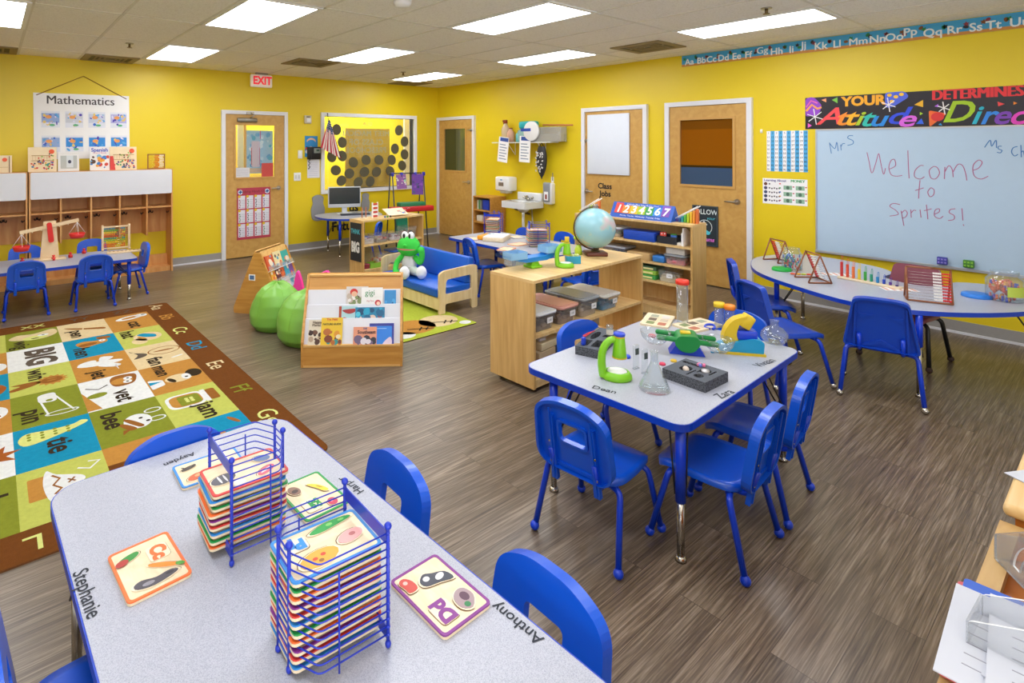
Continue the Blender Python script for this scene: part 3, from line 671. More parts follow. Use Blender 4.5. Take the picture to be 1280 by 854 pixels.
ch0 = make_chair('blue child chair at the Dean side of the science table, back to us', 'chair', BLUE, BLUED, BLUED, True, 'small blue chairs with handle holes')
ch0.location = (2.04, 1.456, 0); ch0.rotation_euler = (0, 0, HD(1, .1))
GRP = 'small blue chairs with handle holes'
for x, y, rz, sc, lb in (
    (2.395, 1.13, radians(4), 1, 'blue child chair by the chrome table leg at the Zara corner'),
    (2.86, 1.16, radians(6), 1, 'blue child chair behind the Zara corner chair, by the Vivaan lettering'),
    (2.70, 1.86, radians(176), 1, 'blue child chair across the science table beside the bin shelf'),
    (3.46, 1.56, radians(96), 1, 'blue child chair behind the yellow and turquoise microscope'),
    (.845, 1.54, radians(88), 1, 'blue child chair at the Harper lettering of the puzzle table'),
    (.855, .90, radians(90), 1, 'blue child chair at the Anthony lettering of the puzzle table'),
    (.53, 1.965, radians(182), 1, 'blue child chair at the Aayden end of the puzzle table, half over the rug'),
    (.215, 1.53, radians(-88), 1, 'blue child chair at the Stephanie side of the puzzle table, cut by the frame'),
    (.83, 6.77, radians(2), .9, 'blue child chair back to us at the abacus side of the cubby table'),
    (.27, 6.82, radians(0), .9, 'blue child chair back to us beneath a red pan of the balance'),
    (.30, 7.53, radians(180), .9, 'blue child chair behind the wooden balance, facing us'),
    (.93, 7.56, radians(176), .9, 'blue child chair between balance and bead abacus, facing us'),
    (1.20, 7.08, radians(92), .9, 'blue child chair seen from the side at the end of the cubby table'),
    (4.40, 4.62, radians(-108), 1, 'blue child chair turned back to us behind the blue couch'),
    (5.08, 4.85, radians(86), 1, 'blue child chair in front of the sink behind the wire puzzle rack'),
    (5.18, 4.34, radians(80), 1, 'blue child chair facing us beside the globe'),
    (4.62, 3.46, radians(-12), 1, 'blue child chair whose frame shows beneath the top of the bin shelf'),
    (4.42, 7.2, radians(40), .85, 'blue child chair at the computer table behind the THINK BIG shelf')):
    dup(ch0, (x, y, 0), rz, lb, GRP, sc)
bg = make_chair('larger blue chair with solid back, seat swung towards the wall', 'chair', mat('deep_blue_plastic', '#0b3fae', .34, noise=.05), MATS['blue_painted_steel'], CHROME, False, 'larger blue chairs with solid backs')
bg.location = (4.42, 1.6, 0); bg.rotation_euler = (0, 0, HD(.83, -.55)); bg.scale = (1.1,)*3
dup(bg, (5.05, 1.97, 0), HD(.55, -.83), 'larger blue chair at the tip of the kidney table', 'larger blue chairs with solid backs', 1.1)
dup(bg, (4.64, 1.09, 0), HD(.976, .22), 'larger blue chair with its solid trapezoid back to us', 'larger blue chairs with solid backs', 1.1)
rd = make_chair('maroon chair with black legs on the wall side of the kidney table', 'chair', mat('maroon_plastic', '#7f3f4f', .4), BLACK, mat('rubber_brown', '#3a2620', .7), False)
rd.location = (5.55, 1.16, 0); rd.rotation_euler = (0, 0, HD(-1, .12)); rd.scale = (1.12,)*3
# ================================================================ TABLES
def tube_leg(parent, x, y, z, sleeve=.2, r=.017):
    l = M(); l.tube([(x, y, z), (x, y, sleeve)], .02, BLUED, 12)
    lg = l.build('leg', parent)
    c = M(); c.tube([(x, y, sleeve+.005), (x, y, .02)], .0145, CHROME, 12); c.lathe([(.001, 0), (.022, .001), (.021, .012), (.015, .022), (.001, .024)], CHROME, 14, T(x, y, 0)); c.build('leg_insert', lg)
def table_from(name, label, outline, h, legs, loc, rotz=0, sleeve=.2, brace=True):
    t = thing(name, label, 'table', loc, rotz)
    m = M(); m.prism(outline, h-.024, h, TOP, side=TOP); m.build('tabletop', t)
    cx = sum(p[0] for p in outline)/len(outline); cy = sum(p[1] for p in outline)/len(outline)
    def grow(d):
        o = []; k = len(outline)
        for i in range(k):
            a = V(outline[i-1]); b = V(outline[(i+1) % k]); tt = (b-a)
            tt = tt.normalized() if tt.length > 1e-9 else V((1, 0)); o.append((outline[i][0]+tt.y*d, outline[i][1]-tt.x*d))
        return o
    e = M(); e.prism(grow(.004), h-.03, h-.001, BLUEBAND, holes=[outline]); e.build('edge_band', t)
    for x, y in legs: tube_leg(t, x, y, h-.024, sleeve)
    if brace:
        mx = sum(p[0] for p in legs)/len(legs); my = sum(p[1] for p in legs)/len(legs)
        for x, y in legs:
            d = V((mx-x, my-y)).normalized(); b = M()
            for s in (-.02, .02): b.tube([(x-d.y*s, y+d.x*s, .26), (x+d.x*.16-d.y*s*2, y+d.y*.16+d.x*s*2, h-.026)], .004, BLACK, 6)
            b.build('leg_brace', t)
    return t
def lettering(parent, body, p, ang, size, h):
    gx = [v[0] for v in glyphs(body, 'CENTER', 0, 0, 1, 'CENTER')[0]]; size = size/(max(gx)-min(gx))
    q = M(); q.text(body, size, mat('name_ink', '#1e2430', .7), T(p[0], p[1], h+.0012) @ Rz(ang), off=.0004)
    q.build('name_lettering', parent, 'black name lettering %s' % body)
H = .57
# puzzle table (nearest): x across, y along; slightly turned
pa = radians(2.2)
pt = table_from('puzzle_table', 'grey topped table with blue edge holding the wire puzzle racks, nearest the camera', rrect(-.405, .367, -1.83, 0, .09, 6), H, [(-.34, -.08), (.3, -.08), (-.34, -1.72), (.3, -1.72)], (.545, 2.145, 0), pa, .3)
def to_local(t, p):
    m = Rz(-t.rotation_euler.z) @ T(-t.location.x, -t.location.y, 0)
    return m @ V((p[0], p[1], 0))
def name_on(t, body, q0, q1, size, h, flip=False):
    a = to_local(t, Z(*q0, h)); b = to_local(t, Z(*q1, h)); d = b-a
    lettering(t, body, ((a.x+b.x)/2, (a.y+b.y)/2), atan2(d.y, d.x), d.length, h)
name_on(pt, 'Stephanie', (99, 714), (118, 771), .052, H)
name_on(pt, 'Anthony', (677, 803), (617, 756), .06, H)
name_on(pt, 'Harper', (452, 616), (425, 598), .042, H)
name_on(pt, 'Aayden', (243, 567), (205, 582), .042, H)
# science table
stt = table_from('science_table', 'grey topped table with blue edge crowded with science toys', rrect(0, 1.27, 0, .80, .06, 5), H, [(.07, .05), (1.17, .05), (.05, .66), (1.17, .7)], (2.082, 1.095, 0), radians(1.6), .235)
name_on(stt, 'Dean', (741, 484), (770, 491), .058, H)
name_on(stt, 'Zara', (897, 497), (914, 489), .06, H)
name_on(stt, 'Vivaan', (946, 458), (966, 450), .06, H)
# cubby table
ct = table_from('cubby_table', 'long grey topped table with blue edge in front of the wooden cubbies', rrect(-.6, 1.245, 0, .72, .05, 4), .45, [(1.17, .07), (1.17, .64), (-.5, .07), (-.5, .64)], (0, 6.72, 0), 0, .17)
# back table
bt = table_from('sink_table', 'grey topped table with blue edge between the blue couch and the sink', rrect(0, .78, 0, 1.55, .06, 5), H, [(.08, .1), (.7, .1), (.08, 1.45), (.7, 1.45)], (4.22, 3.58, 0), radians(-1), .2)
# kidney table
kid = spline([(5.38, 2.2), (5.09, 2.0), (4.85, 1.66), (4.665, 1.256), (4.75, .92), (5.04, .62), (5.4, .42), (5.75, .34), (6.0, .45), (6.06, .7), (5.96, .92), (5.72, .95), (5.6, 1.1), (5.72, 1.32), (5.98, 1.33), (6.18, 1.5), (6.32, 1.95), (6.2, 2.2), (5.8, 2.32)], 5, True)
kid = [(p[0]-5.4, p[1]-1.3) for p in kid][::-1]
if sum(kid[i-1][0]*kid[i][1]-kid[i][0]*kid[i-1][1] for i in range(len(kid))) < 0: kid = kid[::-1]
kt = table_from('kidney_table', 'grey kidney shaped table with blue edge in front of the whiteboard', kid, H, [(-.63, -.38), (.66, .72), (-.22, .62), (.25, -.85)], (5.4, 1.3, 0), 0, .33)
# small computer table
mt = table_from('computer_table', 'small half round table with blue edge under the computer monitor', spline([(-.45, .0), (-.38, -.32), (0, -.55), (.4, -.42), (.62, .0), (.45, .33), (0, .4), (-.35, .3)], 4, True), .57, [(-.2, .18), (-.28, -.35), (.4, .1)], (4.36, 7.78, 0), 0, .25)
# ================================================================ WIRE RACKS AND PUZZLE BOARDS
BORD = {'red': '#cf3a34', 'orange': '#ee6d2c', 'blue': '#2c86d4', 'green': '#1f9448', 'purple': '#7d2a86'}
WOODB = wood('puzzle_board_ply', '#dcc8a4', '#e9dabc', .5, (20, 60, 60))
def puzzle(name, color, label, group, X, pics=False, letters=None, cat='puzzle', pieces=()):
    # local: x = long side .207, y = short side .148, z up; a coloured rim around a pale wood board
    t = thing(name, label, cat, group=group, X=X) if pics else None
    w, h = .1035, .074
    m = M(); m.prism(rrect(-w, w, -h, h, .012, 3), 0, .0062, WOODB); m.prism(rrect(-w+.006, w-.006, -h+.006, h-.006, .008, 3), .0062, .0085, WOODB); m.prism(rrect(-w, w, -h, h, .012, 3), .0062, .0095, C(BORD[color], .45), holes=[rrect(-w+.007, w-.007, -h+.007, h-.007, .008, 3)])
    if not pics: return single(name, m, label, cat, group=group, X=X)
    m.build('board', t)
    DK = mat('puzzle_groove', '#6a4a2c', .8)
    if letters:
        txt, lx, ly, ls, la = letters
        q = M(); q.prism(rrect(lx-ls*.62, lx+ls*.62, ly-ls*.5, ly+ls*.5, ls*.2, 3), .0086, .009, DK, X=T(lx, ly, 0) @ Rz(la) @ T(-lx-.0015, -ly+.0015, 0)); q.prism(rrect(lx-ls*.62, lx+ls*.62, ly-ls*.5, ly+ls*.5, ls*.2, 3), .009, .0105, mat('puzzle_letter_field', '#ecdfc4', .55), X=T(lx, ly, 0) @ Rz(la) @ T(-lx, -ly, 0))
        q.text(txt, ls, C(BORD[color], .45), T(lx, ly, .0112) @ Rz(la), off=.003); q.build('letter_piece', t)
    for (poly, col, marks) in pieces:
        q = M(); c = V((sum(p[0] for p in poly)/len(poly), sum(p[1] for p in poly)/len(poly)))
        big = [tuple(c+(V(p)-c)*1.12) for p in poly]
        q.flat([(x-.0015, y+.002) for x, y in big], DK, .0098); q.prism(big, .0098, .0104, mat('puzzle_letter_field', '#ecdfc4', .55)); q.prism(poly, .0104, .0116, C(col, .5))
        for (mp, mc) in marks: q.flat(mp, C(mc, .5), .0119)
        q.build('picture_piece', t)
    return t
def board_frame(q_c, q_u, z):      # matrix with the board's x along the direction from pixel centre to q_u
    a = Z(*q_c, z); b = Z(*q_u, z); d = (b-a); return T(a.x, a.y, z) @ Rz(atan2(d.y, d.x))
zt = H+.0005
def leaf(x, y, l, w, a, n=14): return [(x+l*cos(2*PI*i/n)*cos(a)-w*sin(2*PI*i/n)*sin(a), y+l*cos(2*PI*i/n)*sin(a)+w*sin(2*PI*i/n)*cos(a)) for i in range(n)]
# board coordinates follow the room axes: local x = long side
def lay(name, color, label, corners, letters, pieces):
    if len(corners) == 3: c = V((corners[0], corners[1], zt)); d = V((cos(corners[2]), sin(corners[2]), 0))
    else: P = [Z(*q, zt) for q in corners]; c = sum(P, V((0, 0, 0)))/4; d = (P[1]-P[0])
    return puzzle(name, color, label, 'alphabet puzzle boards lying on the table', T(c.x, c.y, zt) @ Rz(atan2(d.y, d.x)), True, letters, pieces=pieces)
# corners run along one long side first
lay('alphabet_puzzle', 'orange', 'orange rimmed puzzle board with Cc, celery, carrot and cat', [(133, 699), (160, 761), (242, 721), (209, 668)], ('Cc', -.032, .03, .05, 0), [
    (leaf(-.055, -.035, .028, .012, 1.9), '#2f8a3a', [(leaf(-.045, -.052, .016, .012, 1.9), '#a8342c')]),
    (leaf(.028, .028, .04, .008, .95), '#f08a2c', [(leaf(.05, .06, .012, .007, .95), '#4f9a3a')]),
    (spline([(.057, -.05), (.074, -.045), (.084, -.01), (.076, .035), (.066, .05), (.056, .03), (.06, 0), (.05, -.03)], 3, True), '#4a4650', [(leaf(.07, -.02, .014, .007, 1.5), '#8d8a94'), (leaf(.066, .03, .01, .005, 1.5), '#2c2a33')])])
lay('alphabet_puzzle', 'purple', 'purple rimmed puzzle board with Dd, dog, duck and dinosaur', [(555, 802), (488, 733), (544, 697), (614, 756)], ('Dd', -.05, .029, .052, 0), [
    (spline([(.01, -.055), (.04, -.05), (.055, -.02), (.065, .0), (.05, .02), (.03, .015), (.02, -.02)], 3, True), '#3c3f4c', [(leaf(.035, -.03, .009, .014, .3), '#d8d8dc'), (leaf(.048, .002, .008, .009, 0), '#d8d8dc')]),
    (spline([(.04, .035), (.065, .032), (.085, .045), (.08, .062), (.055, .06), (.04, .058)], 3, True), '#c0463c', [(leaf(.07, .05, .006, .006, 0), '#e8b0a8')]),
    (spline([(-.085, -.03), (-.06, -.055), (-.03, -.05), (-.025, -.03), (-.04, -.01), (-.07, -.008)], 3, True), '#a08a90', [(leaf(-.05, -.035, .014, .011, 0), '#5a3a4e'), (leaf(-.072, -.025, .008, .008, 0), '#2f7a4a')])])
lay('alphabet_puzzle', 'blue', 'blue rimmed puzzle board with ant and apple by the Aayden lettering', (.575, 1.94, -.02), None, [
    (leaf(-.06, .03, .026, .009, .3), '#4a4038', [(leaf(-.075, .035, .01, .003, 2.2), '#2a221c'), (leaf(-.045, .035, .01, .003, .9), '#2a221c')]), (leaf(-.05, -.035, .03, .017, .3), '#c8603a', [(leaf(-.045, -.03, .012, .008, .3), '#e0a070')]), (leaf(.03, -.03, .03, .02, 0), '#8a9a4a', [])])
lay('alphabet_puzzle', 'green', 'green rimmed puzzle board with gg, banana and ball by the Harper lettering', (.775, 1.587, PI/2+.04), ('gg', -.045, .026, .05, 0), [
    (spline([(-.01, -.05), (.015, -.045), (.04, -.03), (.055, -.01), (.045, -.012), (.02, -.025), (-.005, -.035)], 3, True), '#e5c83c', [(leaf(.02, -.034, .012, .003, .5), '#b8922a')]), (leaf(.05, .036, .024, .017, .3), '#8a6a5a', [(leaf(.045, .036, .009, .011, .3), '#4a3a3a')]), (leaf(-.069, -.03, .018, .015, 0), '#c03a5a', [(leaf(-.066, -.028, .006, .005, 0), '#e890a8')])])
def rack(label, origin, ang, h, posts_wide, posts_narrow, wires, group='blue wire puzzle racks', mid=.0):
    # local x runs from the wide open end to the narrow end
    t = thing('puzzle_rack', label, 'rack', origin, ang, group)
    xw, yw = posts_wide; xn, yn = posts_narrow; r = .0035
    BR = mat('blue_wire', '#1a33b4', .3)
    for x, y in ((xw, -yw), (xw, yw), (xn, -yn), (xn, yn)):
        p = M(); p.tube([(x, y, .012), (x, y, h-.006)], .0042, BR, 8); p.ball((x, y, h), .0085, BR, 10, 6); p.ball((x, y, .009), (.007, .007, .009), BR, 10, 6); p.build('corner_post', t)
    pl = M(); pl.box(xw-.0015, xw+.0015, -yw, yw, h-.042, h-.012, BR); pl.build('end_bar', t); pl = M(); pl.box(xw-.0015, xw+.0015, -yw, yw, .018, .045, BR); pl.build('end_bar', t)
    sx = 1 if xn > xw else -1
    w = M()
    nW = wires; step = (h-.045)/(nW-1)
    for i in range(nW):
        z = .03+i*step
        w.tube(bent([(xw, -yw, z), (xn-sx*.035, -yw, z), (xn, -yn, z), (xn, yn, z), (xn-sx*.035, yw, z), (xw, yw, z)], .012, 3), .0018, BR, 6)
        for y in (-yw, yw): w.ball((xw, y, z), .0055, BR, 6, 4)
    w.build('shelf_wire', t)
    u = M(); xm = (xw+xn)/2+sx*.02
    for y in (-yw, yw): u.tube([(xm, y*1.02, .012), (xm, y*1.02, h-.045)], .0022, BR, 6)
    u.build('stay_wire', t)
    return t
RK = 'blue wire puzzle racks'
r1 = rack('blue wire rack of puzzle boards beside the Aayden lettering', (.572, 1.553, H), radians(-1), .272, (-.085, .098), (.08, .03), 13)
r2 = rack('blue wire rack of puzzle boards topped by the Pp board, beside the Harper lettering', (.578, 1.115, H), radians(-2), .262, (.096, .1), (-.098, .03), 14)
def ordinal(i): return ['first', 'second', 'third', 'fourth', 'fifth', 'sixth', 'seventh', 'eighth', 'ninth', 'tenth', 'eleventh', 'twelfth'][i]
s1 = ['orange', 'green', 'blue', 'red', 'purple', 'orange', 'green', 'blue', 'red']       # bottom to top
s2 = ['blue', 'red', 'purple', 'orange', 'green', 'blue', 'red', 'purple', 'orange', 'green']
for k, c in enumerate(s1):
    X = T(.556, 1.583-.004, H+.024+k*.0168) @ Rz(radians(-2+random.uniform(-2, 2))) @ T(random.uniform(-.004, .004), -.006, 0)
    if k == len(s1)-1:
        puzzle('alphabet_puzzle', c, 'red rimmed puzzle board with zebra, topmost in the rack beside the Aayden lettering', 'puzzle boards stacked in the wire racks', X, True, None, pieces=[
            (leaf(-.06, -.01, .034, .022, .2), '#5c5a63', [(leaf(-.07, -.01, .003, .02, .1), '#dcdce0'), (leaf(-.055, -.01, .003, .02, .1), '#dcdce0')]), (leaf(.06, .03, .024, .016, -.4), '#6b7fa8', []), (leaf(.05, -.035, .03, .014, .5), '#d66a7a', [(leaf(.05, -.035, .02, .004, .5), '#f0e0d8')]), (leaf(-.03, -.05, .018, .014, 0), '#e4ddd0', [])])
    else: puzzle('alphabet_puzzle', c, '%s rimmed puzzle board, %s from the top in the rack beside the Aayden lettering' % (c, ordinal(len(s1)-1-k)), 'puzzle boards stacked in the wire racks', X)
for k, c in enumerate(s2):
    X = T(.583, 1.128, H+.018+k*.0172) @ Rz(radians(-3+random.uniform(-1.5, 1.5)))
    puzzle('alphabet_puzzle', c, '%s rimmed puzzle board, %s from the top in the rack topped by the Pp board' % (c, ordinal(len(s2)-k)), 'puzzle boards stacked in the wire racks', X)
puzzle('alphabet_puzzle', 'blue', 'blue rimmed puzzle board with Pp, peas, pizza and pig, topmost in its rack', 'puzzle boards stacked in the wire racks', T(.583, 1.128, H+.018+len(s2)*.0172) @ Rz(radians(-3)), True, ('Pp', -.06, .03, .044, PI), pieces=[
    (spline([(-.02, .045), (.02, .06), (.07, .058), (.085, .05), (.05, .042), (.0, .036)], 3, True), '#2f9a48', [(leaf(.03, .05, .008, .005, 0), '#7cc46a'), (leaf(.06, .051, .008, .004, 0), '#7cc46a')]),
    (leaf(-.03, -.035, .045, .024, .1), '#e0a23c', [(leaf(-.04, -.035, .006, .005, 0), '#c8442c'), (leaf(-.02, -.03, .006, .005, 0), '#c8442c'), (leaf(-.03, -.045, .006, .005, 0), '#8a5a2a')]),
    (leaf(.055, -.01, .032, .018, .2), '#e3a9a6', [(leaf(.06, -.008, .008, .006, 0), '#b8706e')])])
# ================================================================ SCIENCE TOYS
GREEN = mat('lime_plastic', '#7cc21c', .35); TEAL = mat('turquoise_plastic', '#2197c4', .35); YEL = mat('yellow_plastic', '#d8b81e', .4); DKG = mat('green_plastic', '#11823a', .35); RBLUE = mat('royal_blue_plastic', '#1c3fc4', .35)
VIEW = -YAW
def microscope(label, loc, rz, sc, body, ring, cap, stage, tube=True, clip=False):
    t = thing('toy_microscope', label, 'microscope', loc, rz); t.scale = (sc,)*3
    b = M(); b.lathe([(.001, 0), (.058, 0), (.062, .008), (.06, .022), (.05, .036), (.044, .038), (.044, .03), (.001, .03)], body, 28, T(.018, 0, 0) @ Mx.Diagonal((1.12, .9, 1, 1))); b.build('base', t)
    s = M(); s.lathe([(.001, .0375), (.043, .0375), (.0435, .033)], stage, 24, T(.02, 0, 0)); s.build('stage', t)
    a = M()
    path = spline([(-.042, 0, .012), (-.05, 0, .07), (-.044, 0, .13), (-.018, 0, .172), (.012, 0, .182)], 5)
    n = len(path)
    def arm(u, v):
        k = v*(n-1); i = min(int(k), n-2); f = k-i; p = V(path[i])*(1-f)+V(path[i+1])*f; d = (V(path[i+1])-V(path[i])).normalized(); q = V((d.z, 0, -d.x))
        w = .027-.012*v; e = .02-.006*v; an = 2*PI*u
        return tuple(p+q*cos(an)*e+V((0, 1, 0))*sin(an)*w)
    a.grid(arm, 14, n, body, closeu=True); a.build('arm', t)
    h = M(); h.lathe([(.001, .196), (.022, .196), (.024, .19), (.031, .118), (.033, .098), (.001, .098)], body, 20, T(.03, 0, 0)); h.build('head', t)
    r = M(); r.lathe([(.026, .098), (.0335, .099), (.0335, .104), (.028, .104)], ring, 20, T(.03, 0, 0)); r.lathe([(.0225, .192), (.0245, .192), (.0245, .198), (.02, .198)], ring, 20, T(.03, 0, 0)); r.build('trim_ring', t)
    c = M()
    if clip: c.rbox(.012, .048, -.006, .006, .2, .245, ring, .003)
    else: c.lathe([(.001, .213), (.024, .213), (.027, .208), (.026, .2), (.02, .199)], cap, 20, T(.03, 0, 0))
    c.build('eyepiece', t)
    return t
p = Z(766, 473, H)
microscope('lime green toy microscope with blue eyepiece near the Dean lettering', p, VIEW-.15, 1.0, GREEN, YEL, RBLUE, PAPER)
# conical flask
def flask(label, loc, sc=1, name='conical_flask'):
    f = M(); f.lathe([(.001, .001), (.066, .001), (.07, .006), (.066, .02), (.02, .12), (.017, .135), (.017, .172), (.021, .178), (.018, .178), (.0145, .172), (.0145, .135), (.0175, .12), (.063, .02), (.065, .006), (.001, .004)], GLASS, 32)
    o = single(name, f, label, 'flask', loc); o.scale = (sc,)*3
    return o
flask('clear conical flask standing in front of the dark foam box', Z(818, 487, H), .95)
# dark foam boxes with tools
FOAM = speckle('dark_foam', '#5b5e66', '#1d1e22', 160, .9); FOAMT = mat('foam_top', '#4e535c', .9)
def foam(label, corners, h, cuts):
    P = [Z(*q, H+h) for q in corners]; o = P[0]; ex = (P[1]-P[0]); ey = (P[3]-P[0]); w, d = ex.length, ey.length; ang = atan2(ex.y, ex.x)
    t = thing('foam_tray', label, 'foam tray', (o.x, o.y, H), ang)
    m = M(); m.prism([(0, 0), (w, 0), (w, d), (0, d)], 0, h, FOAMT, side=FOAM, holes=[[(a*w, b*d) for a, b in cu] for cu in cuts]); m.box(.004, w-.004, .004, d-.004, .002, .012, FOAM); m.build('foam_block', t)
    return t, w, d
rc = lambda a, b, c, d: [(a, b), (c, b), (c, d), (a, d)]
ft1, w1, d1 = foam('dark foam tray with red tweezers and glass vial near the toy microscope', [(719, 432), (748, 438), (792, 423), (757, 411)], .045, [rc(.1, .1, .42, .35), [(a, b) for a, b in ell(.3, .6, .16, .2, 14)], rc(.55, .1, .9, .4), rc(.6, .6, .92, .7)])
ft2, w2, d2 = foam('dark foam tray with little tools by the Zara lettering', [(828, 460), (881.5, 478.6), (908.6, 462), (854, 447)], .045, [rc(.06, .72, .45, .84), ell(.33, .42, .13, .17, 14), ell(.68, .62, .12, .15, 14), ell(.72, .25, .1, .12, 14), rc(.5, .1, .54, .5), rc(.58, .4, .61, .6), rc(.82, .45, .86, .8)])
def on_tray(t, w, d, a, b, z): v = t.matrix_basis @ V((a*w, b*d, 0)) if False else Rz(t.rotation_euler.z) @ V((a*w, b*d, 0)); return V((t.location.x+v.x, t.location.y+v.y, z))
q = on_tray(ft2, w2, d2, .33, .42, H+.03); m = M(); m.ball((0, 0, .012), (.026, .014, .011), mat('pale_stone', '#c9bcb0', .6), 12, 8)
single('pale_pebble', m, 'pale pebble lying in the foam tray by the Zara lettering', 'pebble', q, .6)
q = on_tray(ft2, w2, d2, .68, .62, H+.03); m = M(); m.lathe([(.001, 0), (.016, 0), (.018, .02), (.001, .024)], mat('silver_cap', '#c4c4c8', .3, metal=.6), 16)
single('silver_knob', m, 'round silver knob in the foam tray by the Zara lettering', 'knob', q)
for k, (a, b, c) in enumerate(((.42, .82, '#d87a9a'), (.52, .86, '#e2749a'), (.47, .78, '#6a74c8'))):
    q = on_tray(ft2, w2, d2, a, b, H+.045); m = M(); m.rbox(-.012, .012, -.006, .006, 0, .012, C(c), .003)
    single('small_block', m, ['pink small block at the back edge of the Zara foam tray', 'pink small block nearer the toy balance on the Zara foam tray', 'lilac small block on the Zara foam tray'][k], 'block', q, .4*k, 'small blocks on the foam tray')
q = on_tray(ft1, w1, d1, .82, .72, H+.03); vial = thing('glass_vial', 'small glass vial with label standing in the foam tray', 'vial', q)
m = M(); m.lathe([(.001, 0), (.018, 0), (.018, .07), (.016, .073), (.016, .066), (.015, .003), (.001, .003)], GLASS, 18); m.build('vial_glass', vial)
m = M(); m.lathe([(.0183, .022), (.0183, .05)], mat('vial_label', '#d6d0c2', .7), 18); m.lathe([(.001, .004), (.0145, .004), (.0145, .03), (.001, .03)], mat('vial_fill', '#9a8a78', .6), 14); m.build('label_band', vial)
q = on_tray(ft1, w1, d1, .05, .55, H+.05); m = M()
m.tube([(-.05, -.006, .004), (0, -.003, .006), (.06, 0, .003)], .003, mat('red_handle', '#c9262c', .4), 8); m.tube([(-.05, .008, .004), (0, .004, .006), (.06, 0, .003)], .003, MATS['red_handle'], 8); m.tube(bent([(-.05, -.006, .004), (-.066, 0, .004), (-.05, .008, .004)], .01), .004, MATS['red_handle'], 8); m.tube([(.06, 0, .003), (.12, .002, .004)], .0025, STEEL, 6)
single('tweezers', m, 'red handled tweezers across the foam tray', 'tweezers', q, radians(10))
q = on_tray(ft1, w1, d1, .28, .08, H+.046); m = M(); m.rbox(-.011, .011, -.008, .008, 0, .04, RBLUE, .003)
single('blue_clip', m, 'royal blue clip standing in the foam tray behind the lime microscope', 'clip', q)
# slides, caps, beads
for k, (px, py) in enumerate(((795, 461), (806, 467))):
    m = M(); m.rbox(-.016, .016, -.007, .007, 0, .115, GLASS, .002); m.box(-.012, .012, -.0075, -.007, .07, .1, mat('slide_print', '#3f4c4a', .6)); m.rbox(-.017, .017, -.008, .008, 0, .006, ACRYL, .002)
    single('specimen_block', m, ['clear upright specimen block next to the lime microscope', 'clear upright specimen block next to the conical flask'][k], 'specimen', Z(px, py, H), VIEW+.5, 'clear specimen blocks')
for (px, py, c, nm, lb) in ((783, 447, '#1c49c8', 'bottle_cap', 'flat blue bottle cap beside the specimen blocks'), (828, 456, '#d83a5a', 'red_bead', 'small red bead beside the flask neck'), (815, 421, '#c8556a', 'red_counter', 'rose red counter beneath the toy balance, further from the flask'), (826, 424, '#c8556a', 'red_counter', 'rose red counter beneath the toy balance, nearer the flask'), (842, 452, '#d8b030', 'yellow_counter', 'small yellow counter behind the foam tray')):
    m = M(); m.lathe([(.001, 0), (.02, 0), (.021, .006), (.017, .013), (.001, .014)], C(c, .4), 18); o = single(nm, m, lb, 'counter', Z(px, py, H)); o.scale = (.75,)*3 if 'bead' in nm or 'yellow' in nm else (1, 1, 1)
# green toy balance
p = Z(858, 441, H); t = thing('toy_balance', 'green and blue toy balance with clear bowls on the science table', 'balance', p, radians(-56))
m = M(); m.prism([(-.085, 0), (.085, 0), (.055, .05), (-.05, .055)], -.04, .04, RBLUE, X=Rx(PI/2)); m.build('base', t)
m = M(); m.prism(rpoly([(-.03, .02), (.03, .02), (.065, .07), (.045, .105), (-.045, .1), (-.065, .06)], .03, 5), -.06, .06, DKG, X=Rx(PI/2)); m.rbox(-.03, .02, -.018, .018, .098, .112, YEL, .004); m.build('fulcrum', t)
m = M()
for y in (-.046, .046): m.tube([(-.135, y, .082), (-.05, y, .078), (.135, y, .07)], .0135, DKG, 12); m.ball((-.135, y, .082), .0135, DKG, 12, 8); m.ball((.135, y, .07), .0135, DKG, 12, 8)
m.build('beam', t)
for sx, z in ((-1, .06), (1, .05)):
    m = M(); m.lathe([(.001, -.02), (.04, -.012), (.07, .02), (.078, .05), (.0765, .05), (.068, .02), (.038, -.008), (.001, -.017)], GLASS, 26, T(sx*.15, 0, z-.012)); m.build('bowl', t)
m = M(); m.rbox(-.02, .02, -.006, .006, 0, .008, TEAL, .003); m.ball((.015, 0, .006), (.009, .012, .005), TEAL); single('turquoise_counter', m, 'turquoise bow shaped counter under the toy balance bowl', 'counter', Z(893, 441, H), -.5)
# yellow and turquoise microscope
p = Z(927, 440, H); t = thing('toy_microscope', 'yellow and turquoise toy microscope by the Vivaan lettering', 'microscope', p, VIEW-.25)
m = M(); m.prism(rpoly([(-.115, 0), (.09, 0), (.095, .075), (.05, .085), (-.05, .06), (-.11, .03)], .02), -.05, .05, TEAL, X=Rx(PI/2)); m.build('base', t)
m = M(); m.prism(rpoly([(-.12, -.001), (.1, -.001), (.1, .013), (-.12, .013)], .004), -.055, .055, YEL, X=Rx(PI/2)); m.build('base_rim', t)
m = M(); m.prism(spline([(-.09, .05), (-.085, .11), (-.05, .165), (0, .19), (.02, .185), (-.015, .15), (-.03, .1), (-.025, .055)], 4, True), -.03, .03, YEL, X=Rx(PI/2)); m.build('arm', t)
m = M(); m.rbox(-.02, .035, -.03, .03, .0, .07, YEL, .008, X=T(.0, 0, .135) @ Ry(.5)); m.build('eyepiece', t)
m = M(); m.rbox(-.03, .07, -.035, .035, .07, .12, RBLUE, .012); m.build('stage', t)
